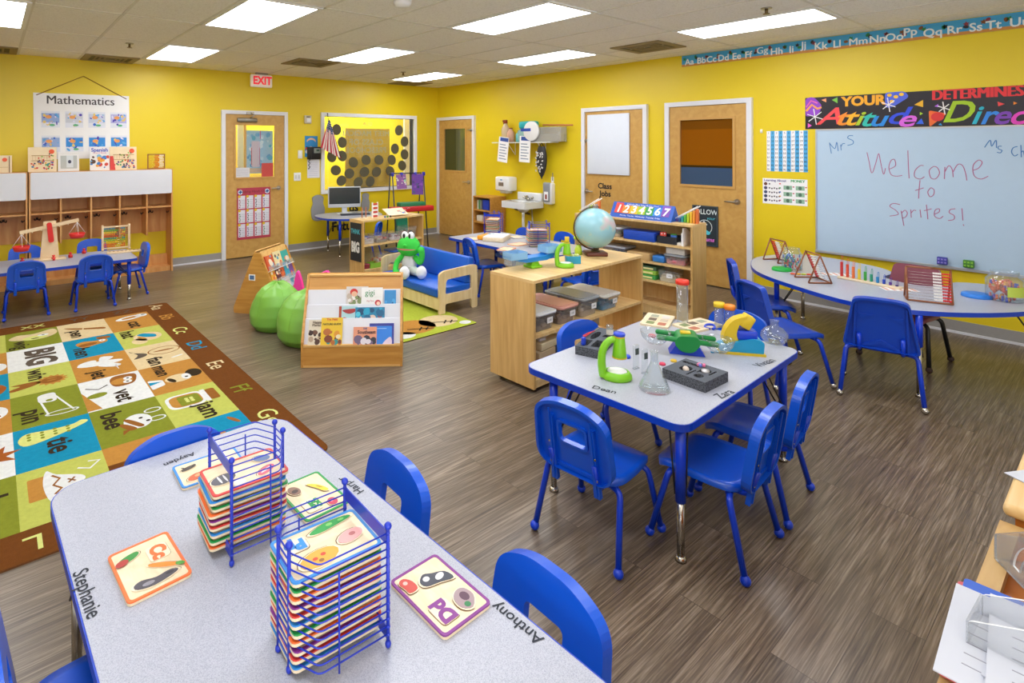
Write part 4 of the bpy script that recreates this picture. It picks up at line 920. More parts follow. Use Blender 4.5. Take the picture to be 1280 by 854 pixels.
# tall tubes with lids
def jar_tube(label, loc, r, h, lidc, name='lidded_tube'):
    t = thing(name, label, 'tube', loc)
    m = M(); m.lathe([(.001, .002), (r*1.05, .002), (r, .012), (r, h), (r*.93, h), (r*.93, .01), (.001, .006)], GLASS, 24); m.build('tube_glass', t)
    m = M(); m.lathe([(.001, h+.022), (r*1.1, h+.022), (r*1.18, h+.014), (r*1.18, h-.004), (r*1.0, h-.004)], C(lidc, .4), 24); m.build('lid', t)
jar_tube('tall clear cylinder with red lid behind the toy balance', Z(853, 405, H), .033, .245, '#dd3420')
jar_tube('clear tube with yellow lid behind the yellow microscope', Z(899, 409, H), .026, .125, '#e2c020')
jar_tube('clear tube with orange lid behind the yellow microscope', Z(912, 411, H), .026, .118, '#ec8420')
m = M(); m.lathe([(.001, .002), (.045, .006), (.068, .035), (.066, .06), (.045, .085), (.02, .098), (.02, .125), (.023, .128), (.018, .126), (.017, .098), (.043, .082), (.063, .058), (.065, .036), (.043, .009), (.001, .005)], GLASS, 28)
single('round_flask', m, 'clear round flask at the far edge by the Vivaan lettering', 'flask', Z(968, 430, H))
m = M(); m.tube(bent([(0, 0, .02), (.03, 0, .02), (.05, .02, .03), (.02, .05, .03), (-.02, .04, .02), (-.01, .01, .02)], .02), .007, RBLUE, 10); single('blue_hose', m, 'short curled blue hose beside the lidded tubes', 'hose', Z(891, 413, H-.0)+V((0, 0, -.012)))
# picture boards at the far corner
for k, (px, py, lb) in enumerate(((822, 402, 'pale wooden picture board at the far corner of the science table'), (872, 408, 'pale wooden picture board behind the tall cylinder'))):
    m = M(); m.prism(rrect(-.13, .13, -.08, .08, .01), 0, .012, WOODB)
    for i in range(3):
        for j in range(2): m.flat(rrect(-.11+.075*i, -.05+.075*i, -.06+.065*j, -.015+.065*j, .008), C(['#b0664a', '#7d8a58', '#c9b8a0', '#6a5a4a', '#d8d0c8', '#9aa08a'][i*2+j]), .0125)
    single('picture_board', m, lb, 'board', Z(px, py, H), radians(20-30*k), 'picture boards on the science table')
# ================================================================ ALPHABET RUG
RX = [-1.02, -.65, -.276, .097, .47, .845, 1.215]; RY = [6.16, 5.63, 5.105, 4.58, 4.035, 3.5, 2.97]
def pile(name, h): return mat(name, h, .95, noise=.16, scale=45, bump=.5, bscale=420, spec=.1)
OC, LI, BE, OL, WH, BU, BR_ = pile('rug_ochre', '#b5803a'), pile('rug_lime', '#b4b858'), pile('rug_beige', '#d3bd92'), pile('rug_olive', '#7d8428'), pile('rug_white', '#d9dad8'), pile('rug_blue', '#1686a8'), pile('rug_brown', '#6a3d17')
DKB, TAN, GRY, LT_, ORG = pile('rug_dark', '#352a1c'), pile('rug_tan', '#8f5a26'), pile('rug_grey', '#5a4f44'), pile('rug_pale_green', '#cdd07a'), pile('rug_rust', '#9c5420')
rug = M(); rug.prism(rrect(-1.25, 1.45, 2.745, 6.40, .05, 4), 0, .008, BR_, side=pile('rug_binding', '#7a5030'))
GRIDC = [[OC, LI, BE, OC, LI, BU], [BE, BU, OC, WH, OL, OC], [OL, WH, LI, OL, BU, LI], [LI, OC, BU, OC, WH, OL], [BE, OL, LI, BU, OC, BE], [OC, BU, WH, LI, OL, OC]]
zr = .0088
for c in range(6):
    for r in range(6):
        x1_, x0_ = RX[6-c], RX[5-c]; rug.flat([(x0_, RY[r+1]), (x1_, RY[r+1]), (x1_, RY[r]), (x0_, RY[r])], GRIDC[c][r], zr)
def tile(c, r):     # picture space of one tile: u runs down the rug (0-.53), v to the right (0-.37)
    return basis((0, -1, 0), (1, 0, 0), (0, 0, 1), (RX[5-c], RY[r], 0))
def word(c, r, w, u, v, s, m=DKB, off=.004): rug.text(w, s, m, tile(c, r) @ T(u, v, zr+.0016), off=off)
def shp(c, r, poly, m, k=1): rug.flat(poly, m, zr+.0005*k, X=tile(c, r))
def sp(*p): return spline(p, 4, True)
word(0, 0, 'cat', .38, .2, .16); shp(0, 0, ell(.13, .2, .06, .13, 18, .3), WH); shp(0, 0, ell(.13, .2, .03, .08, 14, .3), OC, 2); shp(0, 0, ell(.1, .3, .05, .055), WH, 2); shp(0, 0, ell(.09, .32, .012, .018), DKB, 3)
word(0, 1, 'hat', .13, .09, .16); shp(0, 1, ell(.28, .22, .12, .11, 18), BE); shp(0, 1, ell(.38, .14, .08, .06, 18), BE); shp(0, 1, rpoly([(.2, .14), (.3, .2), (.34, .28), (.26, .29), (.17, .2)], .03), BU, 2); shp(0, 1, ell(.3, .17, .05, .018, 12, .5), OC, 3)
word(0, 2, 'fan', .42, .14, .15); shp(0, 2, sp((.08, .02), (.12, .03), (.2, .12), (.26, .1), (.28, .02), (.2, .06)), GRY); rug.prism(ell(.2, .25, .09, .12, 22), zr+.001, zr+.001, TAN, holes=[ell(.2, .25, .08, .11, 22)], X=tile(0, 2)); shp(0, 2, ell(.2, .25, .015, .08, 14), TAN, 2); shp(0, 2, ell(.4, .3, .012, .05, 10, .3), WH)
word(0, 3, 'man', .12, .13, .13); shp(0, 3, ell(.33, .2, .075, .09), BE); shp(0, 3, ell(.29, .31, .075, .055), DKB, 2); shp(0, 3, ell(.33, .25, .055, .03), WH, 3); shp(0, 3, ell(.34, .25, .012, .012), DKB, 4); shp(0, 3, ell(.35, .15, .05, .02, 12, .3), DKB, 3); shp(0, 3, rpoly([(.26, .01), (.44, .01), (.4, .1), (.3, .1)], .02), WH, 2); shp(0, 3, [(.3, .01), (.36, .01), (.33, .09)], BU, 3)
word(0, 4, 'jam', .41, .22, .16); shp(0, 4, rpoly([(.08, .03), (.3, .03), (.3, .26), (.08, .26)], .07, 5), WH); shp(0, 4, rpoly([(.1, .05), (.28, .05), (.28, .24), (.1, .24)], .06, 5), OC, 2); shp(0, 4, rpoly([(.12, .1), (.27, .1), (.27, .23), (.12, .23)], .02), OL, 3); shp(0, 4, [(.09, .25), (.29, .25), (.29, .28), (.09, .28)], WH, 3); shp(0, 4, rpoly([(.1, .28), (.28, .28), (.28, .34), (.1, .34)], .02), TAN, 3)
for i in range(6): shp(0, 4, ell(.17+.025*(i % 3), .15+.03*(i//3), .013, .013, 10), LT_, 4)
shp(0, 5, rpoly([(.2, .05), (.3, .1), (.28, .2), (.2, .22)], .03), OC); shp(0, 5, ell(.1, .3, .06, .015, 12, .4), TAN)
word(1, 0, 'pen', .36, .12, .15); shp(1, 0, sp((.12, .05), (.22, .2), (.28, .33), (.34, .34), (.3, .26), (.2, .1)), TAN); shp(1, 0, [(.2, .18), (.27, .17), (.275, .18), (.205, .19)], BE, 2)
word(1, 1, 'hen', .38, .1, .16); shp(1, 1, sp((.15, .08), (.1, .14), (.13, .22), (.12, .3), (.2, .3), (.24, .22), (.26, .12)), OC); shp(1, 1, ell(.2, .16, .04, .07, 14, .2), TAN, 2); shp(1, 1, ell(.15, .27, .03, .025), WH, 2); shp(1, 1, ell(.15, .27, .008, .008), DKB, 3); shp(1, 1, sp((.04, .24), (.12, .26), (.1, .34), (.05, .32)), TAN, 2)
word(1, 2, 'jet', .43, .14, .15); shp(1, 2, ell(.2, .18, .05, .15, 20, -.1), WH); shp(1, 2, sp((.06, .2), (.1, .28), (.16, .24), (.18, .18)), WH, 2); shp(1, 2, sp((.2, .2), (.3, .3), (.34, .26), (.26, .16)), WH, 2); shp(1, 2, ell(.15, .1, .04, .07, 14, .5), WH, 2); shp(1, 2, [(.3, .26), (.4, .27), (.4, .275), (.3, .27)], WH, 2)
word(1, 3, 'vet', .4, .22, .16); shp(1, 3, sp((.1, .18), (.02, .22), (.04, .34), (.14, .34), (.22, .3), (.22, .2)), TAN); shp(1, 3, ell(.14, .25, .06, .07, 16), OC, 2); shp(1, 3, ell(.11, .29, .03, .028), WH, 3); shp(1, 3, ell(.17, .28, .03, .028), WH, 3); shp(1, 3, ell(.11, .29, .01, .01), DKB, 4); shp(1, 3, ell(.17, .28, .01, .01), DKB, 4); shp(1, 3, ell(.3, .08, .04, .06, 14, .2), OL, 2); rug.ribbon([(.15, .16), (.2, .1), (.14, .03)], .012, DKB, zr+.001, tile(1, 3)); shp(1, 3, [(0, 0), (.2, 0), (.53, .08), (.53, 0)], OC, 1)
word(1, 4, 'bee', .2, .1, .16); shp(1, 4, ell(.3, .22, .1, .075, 20), WH); shp(1, 4, sp((.3, .12), (.4, .16), (.39, .2), (.3, .15)), TAN, 2); shp(1, 4, sp((.25, .15), (.38, .21), (.37, .24), (.25, .18)), TAN, 2); shp(1, 4, ell(.27, .24, .012, .012), DKB, 3); shp(1, 4, ell(.33, .27, .012, .012), DKB, 3); shp(1, 4, [(.38, .13), (.44, .12), (.39, .17)], TAN, 2)
for a in (.2, .33): rug.prism(ell(a, .32, .035, .05, 16), zr+.001, zr+.001, WH, holes=[ell(a, .32, .025, .04, 16)], X=tile(1, 4))
word(1, 5, 'dog', .4, .14, .15); shp(1, 5, ell(.2, .2, .09, .1), WH); shp(1, 5, ell(.2, .28, .05, .04), TAN, 2); shp(1, 5, [(.2, 0), (.3, 0), (.3, .37), (.2, .37)], BR_, 1)
word(2, 0, 'wig', .4, .1, .16); shp(2, 0, sp((.1, .08), (.12, .2), (.05, .34), (.2, .36), (.3, .26), (.28, .12), (.2, .02)), BE); shp(2, 0, ell(.25, .2, .06, .09), LT_, 2); shp(2, 0, ell(.2, .26, .03, .04), WH, 3); shp(2, 0, ell(.2, .26, .01, .012), DKB, 4); shp(2, 0, ell(.27, .2, .012, .03), DKB, 4)
word(2, 1, 'BIG', .27, .2, .26, GRY, .012)
word(2, 2, 'win', .16, .16, .16); shp(2, 2, star(.33, .24, .075, .1, 14), OC); shp(2, 2, ell(.33, .24, .06, .065), TAN, 2); shp(2, 2, sp((.3, .16), (.36, .16), (.42, .02), (.38, .0), (.34, .06), (.3, .01)), TAN, 1); shp(2, 2, ell(.34, .24, .006, .03), OC, 3); shp(2, 2, ell(.3, .24, .006, .03), OC, 3)
word(2, 3, 'pin', .38, .1, .17); shp(2, 3, rpoly([(.06, .14), (.2, .14), (.22, .24), (.05, .24)], .04), WH); shp(2, 3, ell(.18, .2, .02, .02), OL, 2); rug.ribbon([(.1, .23), (.42, .31)], .012, WH, zr+.001, tile(2, 3)); rug.ribbon([(.16, .15), (.42, .18)], .012, WH, zr+.001, tile(2, 3)); rug.prism(ell(.42, .25, .035, .09, 18), zr+.0012, zr+.0012, WH, holes=[ell(.42, .25, .025, .078, 18)], X=tile(2, 3))
word(2, 4, 'tie', .33, .2, .17); tp = sp((.16, .02), (.24, .06), (.2, .2), (.14, .32), (.1, .36), (.07, .33), (.1, .28), (.1, .18), (.08, .06)); shp(2, 4, tp, LT_)
for i in range(12): shp(2, 4, ell(.1+.035*(i % 3)+.01*(i//3 % 2), .07+.062*(i//3), .013, .011, 8), OL, 2)
word(2, 5, 'pie', .44, .28, .16); shp(2, 5, rpoly([(.1, .04), (.32, .04), (.32, .12), (.1, .12)], .01), OC); shp(2, 5, sp((.06, .12), (.12, .16), (.2, .26), (.26, .26), (.3, .16), (.36, .12), (.2, .1)), WH, 2); rug.ribbon([(.12, .14), (.17, .17), (.22, .14), (.27, .17), (.31, .14)], .012, TAN, zr+.0016, tile(2, 5)); rug.ribbon([(.2, .2), (.24, .23)], .01, TAN, zr+.0016, tile(2, 5)); rug.ribbon([(.24, .2), (.2, .23)], .01, TAN, zr+.0016, tile(2, 5)); rug.ribbon([(.12, .25), (.16, .3), (.1, .35), (.08, .3)], .012, WH, zr+.001, tile(2, 5))
shp(3, 1, ell(.35, .3, .1, .07), WH); shp(3, 3, ell(.2, .28, .11, .08), WH); shp(3, 3, ell(.17, .27, .02, .025), ORG, 2); shp(3, 3, ell(.26, .3, .02, .025), ORG, 2); shp(3, 4, star(.28, .28, .06, .13, 7), ORG); shp(3, 2, sp((.3, .2), (.42, .3), (.3, .36), (.2, .3)), ORG)
word(3, 5, 'boy', .3, .26, .2); word(3, 0, 'cub', .3, .2, .16); word(4, 3, 'bug', .3, .2, .16)
for i, (ltr, col) in enumerate((('Aa', BE), ('Bb', OC), ('Cc', LT_), ('Dd', BU), ('Ee', BE), ('Ff', OL), ('Gg', LT_))):
    yy = [6.26, 5.84, 5.34, 4.86, 4.33, 3.81, 3.31][i]; rug.text(ltr, .17, col, basis((0, -1, 0), (1, 0, 0), (0, 0, 1), (1.325, yy, .0095)), off=.001)
for ltr, xx, col in (('ZZ', 1.02, GRY), ('YY', .66, GRY), ('XX', .3, LT_), ('WW', -.1, LT_)): rug.text(ltr, .13, col, T(xx, 6.28, .0095), off=.001)
for ltr, xx in (('L', .14), ('M', -.3), ('K', .55)): rug.text(ltr, .16, LT_, basis((-1, 0, 0), (0, -1, 0), (0, 0, 1), (xx, 2.86, .0095)), off=.001)
single('alphabet_rug', rug, 'large brown bordered rug with alphabet letters and picture squares', 'rug')
# ================================================================ BOOKS HELPER
def cover(name, label, X, w, h, base, fn=None, th=.008, cat='book', group=None):   # a book standing in its own plane: x right, y up, z out
    q = M(); q.box(0, w, 0, h, -th, 0, C(base, .4)); q.box(.002, w-.003, .003, h-.003, -th+.001, -.001, PAPER)
    if fn: fn(q, w, h)
    return single(name, q, label, cat, X=X, group=group)
def blobs(q, w, h, y0, y1, cols, n, seed, z=.0006, r=.2):
    rr = random.Random(seed)
    for i in range(n):
        s = r*w*(.5+rr.random()); s = min(s, h*.45); cx = min(max(w*rr.random(), s*.75), w-s*.75); cy = min(max(h*(y0+(y1-y0)*rr.random()), s*.75), h-s*.75)
        q.flat(ell(cx, cy, s*.6, s*.7, 9, rr.random()*3), C(rr.choice(cols), .45), z+i*.00005)
# ================================================================ BOOK DISPLAY RACK (facing us)
bl = Z(376, 460); br = Z(503, 458); d = br-bl; W_ = d.length; ang = atan2(d.y, d.x)
t = thing('book_display_rack', 'honey wood book display rack with white tiers of books, open towards us', 'book rack', (bl.x, bl.y, 0), ang, None)
Hb = .635; Dp = .34
side = [(0, 0), (Dp, 0), (Dp, Hb*.98), (Dp-.03, Hb), (Dp-.07, Hb), (0, .19)]      # profile: depth, height
SX = basis((0, 1, 0), (0, 0, 1), (1, 0, 0))
for k, x in enumerate((0, W_-.018)): m = M(); m.prism(side, x, x+.018, OAK, X=SX); m.build('side_panel', t)
m = M(); m.box(.018, W_-.018, .004, .022, .012, .15, OAK); m.box(.018, W_-.018, 0, .026, .15, .165, wood('honey_edge', '#d3a25a', '#dfb472', .45)); m.box(.018, W_-.018, .0, .024, .0, .014, MATS['honey_edge']); m.build('front_board', t)
m = M(); m.prism([(Dp-.035, 0), (Dp-.02, 0), (Dp-.02, Hb), (Dp-.04, Hb)], .018, W_-.018, OAK, X=SX); m.box(.018, W_-.018, Dp-.085, Dp-.03, Hb-.016, Hb-.004, MATS['honey_edge']); m.build('back_panel', t)
WLAM = mat('white_laminate', '#d9dbe2', .4, noise=.02)
def lean(y0, z0, y1, z1): a = atan2(z1-z0, y1-y0); return a
tiers = [(.02, .155, .095, .335), (.105, .30, .15, .425), (.165, .40, .212, .525)]   # lower front y,z -> upper back y,z
for y0, z0, y1, z1 in tiers:
    m = M(); m.prism([(y0, z0), (y0+.012, z0), (y1+.012, z1), (y1, z1)], .018, W_-.018, WLAM, X=SX); m.build('tier_panel', t)
m = M(); m.prism([(.205, .5), (.217, .5), (Dp-.055, Hb-.005), (Dp-.067, Hb-.005)], .018, W_-.018, OAK, X=SX); m.build('head_board', t)
RM = T(bl.x, bl.y, 0) @ Rz(ang)
def tierX(k, x, lift=0, out=.012, tilt=0):
    y0, z0, y1, z1 = tiers[k]; a = atan2(z1-z0, y1-y0)
    return RM @ T(x, y0, z0) @ Rx(a) @ T(0, lift, out) @ Rz(tilt)
BGp = 'picture books in the display rack'
def txtfn(items, bl_=None):
    def fn(q, w, h):
        if bl_: blobs(q, w, h, *bl_)
        for body, sz, c, x, y in items: q.text(body, sz, C(c), T(w*x, h*y, .0035), off=.0008, maxw=w*.84)
    return fn
fx = W_/127
cover('picture_book', 'cream book with a family of brown figures in the bottom tier of the open rack', tierX(0, fx*8, 0, .014), .105, .185, '#d8cdb8', txtfn([('Happy', .026, '#5a4a3a', .6, .9), ('Mama', .026, '#5a4a3a', .55, .79)], (.05, .6, ['#4a2d20', '#6a4430', '#3a2018', '#b09880'], 14, 3)), group=BGp)
cover('picture_book', 'yellow NATURE GUIDE book in the bottom tier of the open rack', tierX(0, fx*24, 0, .018), .16, .2, '#e3bc22', txtfn([('The Field', .022, '#c8502a', .5, .93), ('NATURE GUIDE', .03, '#1c2a18', .5, .76)], (.05, .5, ['#2f8a86', '#b0642a', '#e8d8b0', '#7a3a20', '#d8922a'], 14, 5)), group=BGp)
cover('picture_book', 'peach book titled Southeast in the bottom tier of the open rack', tierX(0, fx*65, 0, .02), .175, .13, '#dc9272', txtfn([('Southeast', .034, '#2c2030', .56, .7), ('THE', .016, '#3a5a8a', .5, .9)], (.0, .38, ['#2a2a3a', '#d8d0d8', '#6a5a7a'], 12, 8)), group=BGp)
cover('picture_book', 'royal blue book with pale cloud shape behind the Southeast book', tierX(0, fx*85, 0, .013), .185, .155, '#2b2f8e', lambda q, w, h: (q.flat(rrect(.0, w-.015, 0, h-.02, .004), C('#2f7fdc'), .001), q.flat(sp((w*.55, .0), (w*.9, .0), (w*.88, h*.35), (w*.7, h*.25)), C('#d8c8dc'), .0016), q.box(w*.2, w*.7, h*.74, h*.77, .001, .002, C('#9cc4f0'))), group=BGp)
cover('picture_book', 'pale blue book with a red plane shape in the middle tier of the open rack', tierX(1, fx*45, -.02, .013), .14, .14, '#a8cdd2', lambda q, w, h: (q.flat(rrect(0, w*.14, 0, h, .001), C('#a8452c'), .001), q.flat(sp((w*.22, h*.8), (w*.92, h*.86), (w*.85, h*.68), (w*.55, h*.6), (w*.3, h*.68)), C('#a8393a'), .0012), q.flat(ell(w*.4, h*.28, .028, .014, 12, -.6), C('#c23c30'), .0012)), group=BGp)
cover('picture_book', 'wide sea coloured book in the middle tier of the open rack', tierX(1, fx*66, -.02, .016), .225, .13, '#1c7fa8', lambda q, w, h: blobs(q, w, h, .05, .95, ['#1f9fc4', '#16608a', '#4cc0d8', '#7a4a5a', '#0f4a70', '#d8c0b0'], 18, 11, r=.14), group=BGp)
cover('picture_book', 'white book with a red hooded figure in the top tier of the open rack', tierX(2, fx*53, .005, .014), .17, .15, '#cfc9c4', lambda q, w, h: (blobs(q, w, h, .1, .6, ['#5a4232', '#8a6a52', '#b8a898', '#7a8a5a', '#e0dcd8'], 12, 14), q.flat(ell(w*.35, h*.72, .03, .026), C('#c8342c'), .0016), q.flat(ell(w*.37, h*.62, .022, .02), C('#e0b090'), .0018)), group=BGp)
cover('picture_book', 'white book titled gigi in green in the top tier of the open rack', tierX(2, fx*73, .0, .022), .165, .145, '#e6e5e2', lambda q, w, h: (q.text('gigi', .06, C('#2f8a4f'), T(w*.4, h*.72, .0015)), q.flat(ell(w*.78, h*.2, .024, .022), C('#c03a44'), .0012), q.flat(ell(w*.8, h*.17, .014, .014), C('#ecc8b0'), .0016), q.text('my fox', .02, C('#b83a4a'), T(w*.42, h*.3, .0015)), q.box(w*.6, w*.95, h*.5, h*.505, .001, .0015, C('#8aa090'))), group=BGp)
cover('picture_book', 'sky blue book at the end of the top tier beside the gigi book', tierX(2, fx*103, .0, .012), .09, .125, '#2c86c4', lambda q, w, h: blobs(q, w, h, .0, .4, ['#1c5a94', '#4aa0d8'], 6, 17), group=BGp)
# ================================================================ A-FRAME BOOK STAND
ab = V((2.05, 5.40)); rdg = V((.79, .613)); bs = V((.613, -.79)); Lr = .52; hr = .60; hb_ = .26
AX = basis((bs.x, bs.y, 0), (0, 0, 1), (-rdg.x, -rdg.y, 0), (ab.x, ab.y, 0))      # x across, y up, z towards its end panel
t = thing('book_stand', 'tent shaped honey wood book stand with racks of books, in front of the poster door', 'book stand', X=T(ab.x, ab.y, 0) @ Rz(atan2(bs.y, bs.x)))
tri = rpoly([(-hb_, 0), (hb_, 0), (hb_, .06), (.035, hr), (-.035, hr), (-hb_, .06)], .015, 2)
UP = basis((1, 0, 0), (0, 0, 1), (0, -1, 0))
for y in (0, Lr-.018):
    m = M(UP); m.prism(tri, -y-.018, -y, OAK)
    if y == 0: m.box(-.09, -.02, .33, .39, 0, .002, PAPER); m.box(-.08, -.03, .34, .38, .002, .003, C('#4a6a9a')); m.flat(ell(0.06, .5, .006, .006), C('#5a3a1a'), .001)
    m.build('end_panel', t)
for s in (-1, 1):
    m = M(); a = atan2(hr-.06, hb_-.035)
    m.X = T(s*hb_*.97, .018, .06) @ (Ry(-(PI/2-a)) if s > 0 else Ry(PI/2-a))
    m.box(-.014, -.002, 0, Lr-.036, 0, .6, wood('stand_panel', '#cf9d55', '#dfb874', .45)); m.build('slope_panel', t)
sl = T(ab.x, ab.y, 0) @ Rz(atan2(bs.y, bs.x)) @ T(hb_*.97, .018, .06) @ Ry(-(PI/2-a))
SF = sl @ basis((0, 1, 0), (0, 0, 1), (1, 0, 0))        # on the visible slope: x along the ridge, y up the slope, z out
for k, z0 in enumerate((.10, .24, .38)):
    m = M(T(hb_*.97, .018, .06) @ Ry(-(PI/2-a)) @ basis((0, 1, 0), (0, 0, 1), (1, 0, 0))); m.box(0, Lr-.036, z0, z0+.05, .028, .034, ACRYL); m.box(0, Lr-.036, z0, z0+.006, 0, .034, PAPER); m.build('book_ledge', t)
cset = [['#8a4a9a', '#d8d8dc', '#9ec4d8'], ['#e0a030', '#5a2a3a', '#c85a30', '#2f9ab8', '#7a4a9a'], ['#c8502a', '#e0d0a0', '#2fa09a']]
nm = [['purple spined', 'white covered', 'ice blue'], ['amber', 'plum dark', 'rust orange', 'turquoise', 'violet'], ['red orange', 'cream', 'sea green']]
for k, z0 in enumerate((.106, .246, .386)):
    n = len(cset[k]); w = .44/n
    for i, c in enumerate(cset[k]):
        cover('picture_book', nm[k][i]+' picture book in the %s row of the tent shaped stand' % ['lowest', 'middle', 'top'][k], SF @ T(.02+i*w, z0+.001, .006+.004*(i % 2)) @ Rx(.06), w*.96, .15+.015*(i % 2), c, lambda q, w, h, c=c, i=i: blobs(q, w, h, .1, .9, ['#e8d8c0', c, '#3a2a3a', '#d86a3a', '#5aa0c0'], 6, i*7+k, .0003, .25), .012, group='picture books in the tent shaped stand')
# ================================================================ BEAN BAGS, BOW
BEAN = mat('lime_vinyl', '#7cb549', .36, noise=.05, bump=.12, bscale=9)
def beanbag(label, loc, r, h, rz):
    t = thing('bean_bag', label, 'bean bag', loc, rz, 'lime green bean bags')
    def f(u, v):
        a = 2*PI*u; z = v
        prof = [(0, .0), (.8, .0), (.98, .14), (1.0, .34), (.93, .56), (.78, .76), (.55, .9), (.3, .965), (0, .97)]
        k = z*(len(prof)-1); i = min(int(k), len(prof)-2); q = k-i; q = q*q*(3-2*q)*.5+q*.5
        rr = prof[i][0]*(1-q)+prof[i+1][0]*q; zz = prof[i][1]*(1-q)+prof[i+1][1]*q
        w = 1+.012*sin(6*a+sin(zz*7)*1.2)*min(1, zz*2)+.012*sin(11*a+4*zz)*zz*zz+.02*sin(3*a+5*zz)*zz+.012*sin(2*a+9*zz)
        zz += .035*sin(5*a+1)*(zz > .5)*(1-rr)*1.2+.03*sin(2*a)*zz*rr
        return (rr*r*w*cos(a), rr*r*w*sin(a), max(0, zz*h))
    m = M(); m.grid(f, 64, 44, BEAN, closeu=True); m.build('bag_shell', t)
    s = M()
    for k in range(6): s.tube([tuple(V(f(k/6+.02, v/20))*1.002) for v in range(3, 19)], .002, mat('lime_seam', '#7db347', .5), 6)
    s.build('seam', t)
    return t
beanbag('lime green bean bag in front of the tent shaped book stand', (2.06, 4.93, 0), .24, .41, .3)
beanbag('lime green bean bag nearer to us, partly behind the open book rack', (2.13, 4.42, 0), .27, .425, 1.4)
t = thing('hair_bow', 'bright pink fabric bow sticking up beyond the open book rack', 'bow', (2.46, 5.2, 0), -.67); t.scale = (1.15, 1.15, 1.5)
PINK = mat('pink_fabric', '#f23aa6', .6)
for s, pl in ((-1, [(0, .02), (-.1, .03), (-.07, .26), (-.03, .22), (0, .1)]), (1, [(0, .12), (.08, .22), (.2, .27), (.2, .19), (.06, .13)])):
    m = M(UP); m.prism(sp(*pl), -.03, .03, PINK); m.build('bow_loop', t)
m = M(); m.ball((0, 0, .04), (.04, .045, .04), PINK); m.build('knot', t)
# ================================================================ BLUE COUCH WITH PLUSH FROG
cx0, cy0 = 3.42, 4.27; cl = 1.0; cd = .50
t = thing('child_couch', 'pale wood child couch with blue vinyl cushions on the small green rug', 'couch', (cx0, cy0, 0))
CV = mat('blue_vinyl', '#1259c2', .38, noise=.05)
armp = rpoly([(0, 0), (.075, 0), (.075, .1), (.42, .1), (.42, 0), (cd, 0), (cd, .43), (.42, .44), (.06, .425), (0, .4)], .02, 2)
armh = rpoly([(.075, .19), (.42, .19), (.42, .345), (.09, .335)], .03, 3)
for y in (-.02, cl): m = M(); m.prism(armp, -y-.022, -y, BIRCH, holes=[armh], X=UP); m.build('side_arm', t)
m = M(); m.box(.005, .02, .002, cl-.002, .045, .16, BIRCH); m.box(.02, cd, .002, cl-.002, .15, .165, BIRCH); m.box(cd-.02, cd-.005, .002, cl-.002, .12, .42, BIRCH); fr_ = m.build('base_box', t)
m = M(); m.rbox(-.004, .006, cl*.6, cl*.6+.07, .12, .132, BLACK, .003); m.build('drawer_pull', fr_)
m = M(); m.rbox(-.012, cd-.03, .004, cl-.004, .166, .255, CV, .018, 3); m.build('seat_cushion', t)
m = M(); m.rbox(0, .085, .004, cl-.004, 0, .27, CV, .02, 3, X=T(cd-.15, 0, .255) @ Ry(.2)); m.build('back_cushion', t)
# frog: seated plush facing the couch front
fr = thing('plush_frog', 'green plush frog in a white shirt sitting on the blue couch', 'plush toy', (cx0+.16, cy0+.70, .255), radians(112)); fr.scale = (1.12,)*3   # its +y... faces -x
FG = mat('frog_plush', '#3ccb48', .85, bump=.4, bscale=160); FW = mat('frog_white', '#e6e8ea', .7); SHIRT = mat('frog_shirt', '#cfcfd2', .8); BRN = mat('frog_trousers', '#75655c', .85)
fr.rotation_euler = (0, 0, radians(22)-PI/2+radians(0))
# local: x = frog's left-right as seen (right), -y = towards viewer
fr.rotation_euler = (0, 0, -PI/2+radians(28))
m = M(); m.ball((0, 0, .10), (.075, .06, .10), SHIRT, 20, 12); m.build('shirt_body', fr)
m = M()
def headfn(v): return V((v.x*(1+.1*(v.z < 0)), v.y, v.z))
m.ball((0, -.01, .275), (.115, .09, .1), FG, 28, 18, fn=headfn); m.ball((-.0, -.095, .29), (.02, .016, .018), FG); hd = m.build('head', fr)
for s in (-1, 1):
    e = M(); e.ball((s*.034, -.03, .375), (.034, .03, .042), FW, 16, 10); ey = e.build('eye', hd)
    e = M(); e.ball((s*.03, -.056, .378), (.013, .008, .024), BLACK, 12, 8); e.build('pupil', ey)
e = M(); e.grid(lambda u, v: ((u-.5)*.2, -.012-.1*sqrt(max(.01, 1-((u-.5)*.2/.13)**2)), .255+(v-.5)*.016*(1-abs(u-.5)*1.2)), 14, 3, mat('frog_mouth', '#c8707a', .7)); e.build('mouth', hd)
def limb(name, pts, rs, m_): q = M(); q.tube(spline(pts, 5), [rs[0]+(rs[1]-rs[0])*i/(5*(len(pts)-1)) for i in range(5*(len(pts)-1)+1)], m_, 12); q.ball(pts[0], rs[0], m_); q.ball(pts[-1], rs[1]*1.15, m_); return q.build(name, fr)
limb('arm', [(-.075, -.01, .165), (-.115, -.04, .11), (-.1, -.1, .03), (-.07, -.13, .025)], (.027, .026), FG)
limb('arm', [(.075, -.01, .165), (.13, -.03, .13), (.155, -.04, .2), (.15, -.05, .25)], (.027, .03), FG)
for s, pts in ((-1, [(-.035, -.02, .045), (-.02, -.1, .045), (.03, -.17, .045)]), (1, [(.04, -.02, .045), (.1, -.08, .05), (.17, -.12, .05)])):
    lg = limb('leg', pts, (.045, .038), BRN if s < 0 else mat('frog_cloth', '#c4ccc8', .8))
    q = M(); p = V(pts[-1]); q.ball((p.x+.03*(1 if s > 0 else .6), p.y-.03, p.z+.012), (.05, .045, .062), FW, 18, 12); q.build('shoe', lg)
q = M(); q.ball((-.05, -.12, .03), (.045, .035, .03), FG, 14, 9); q.build('hand', fr)
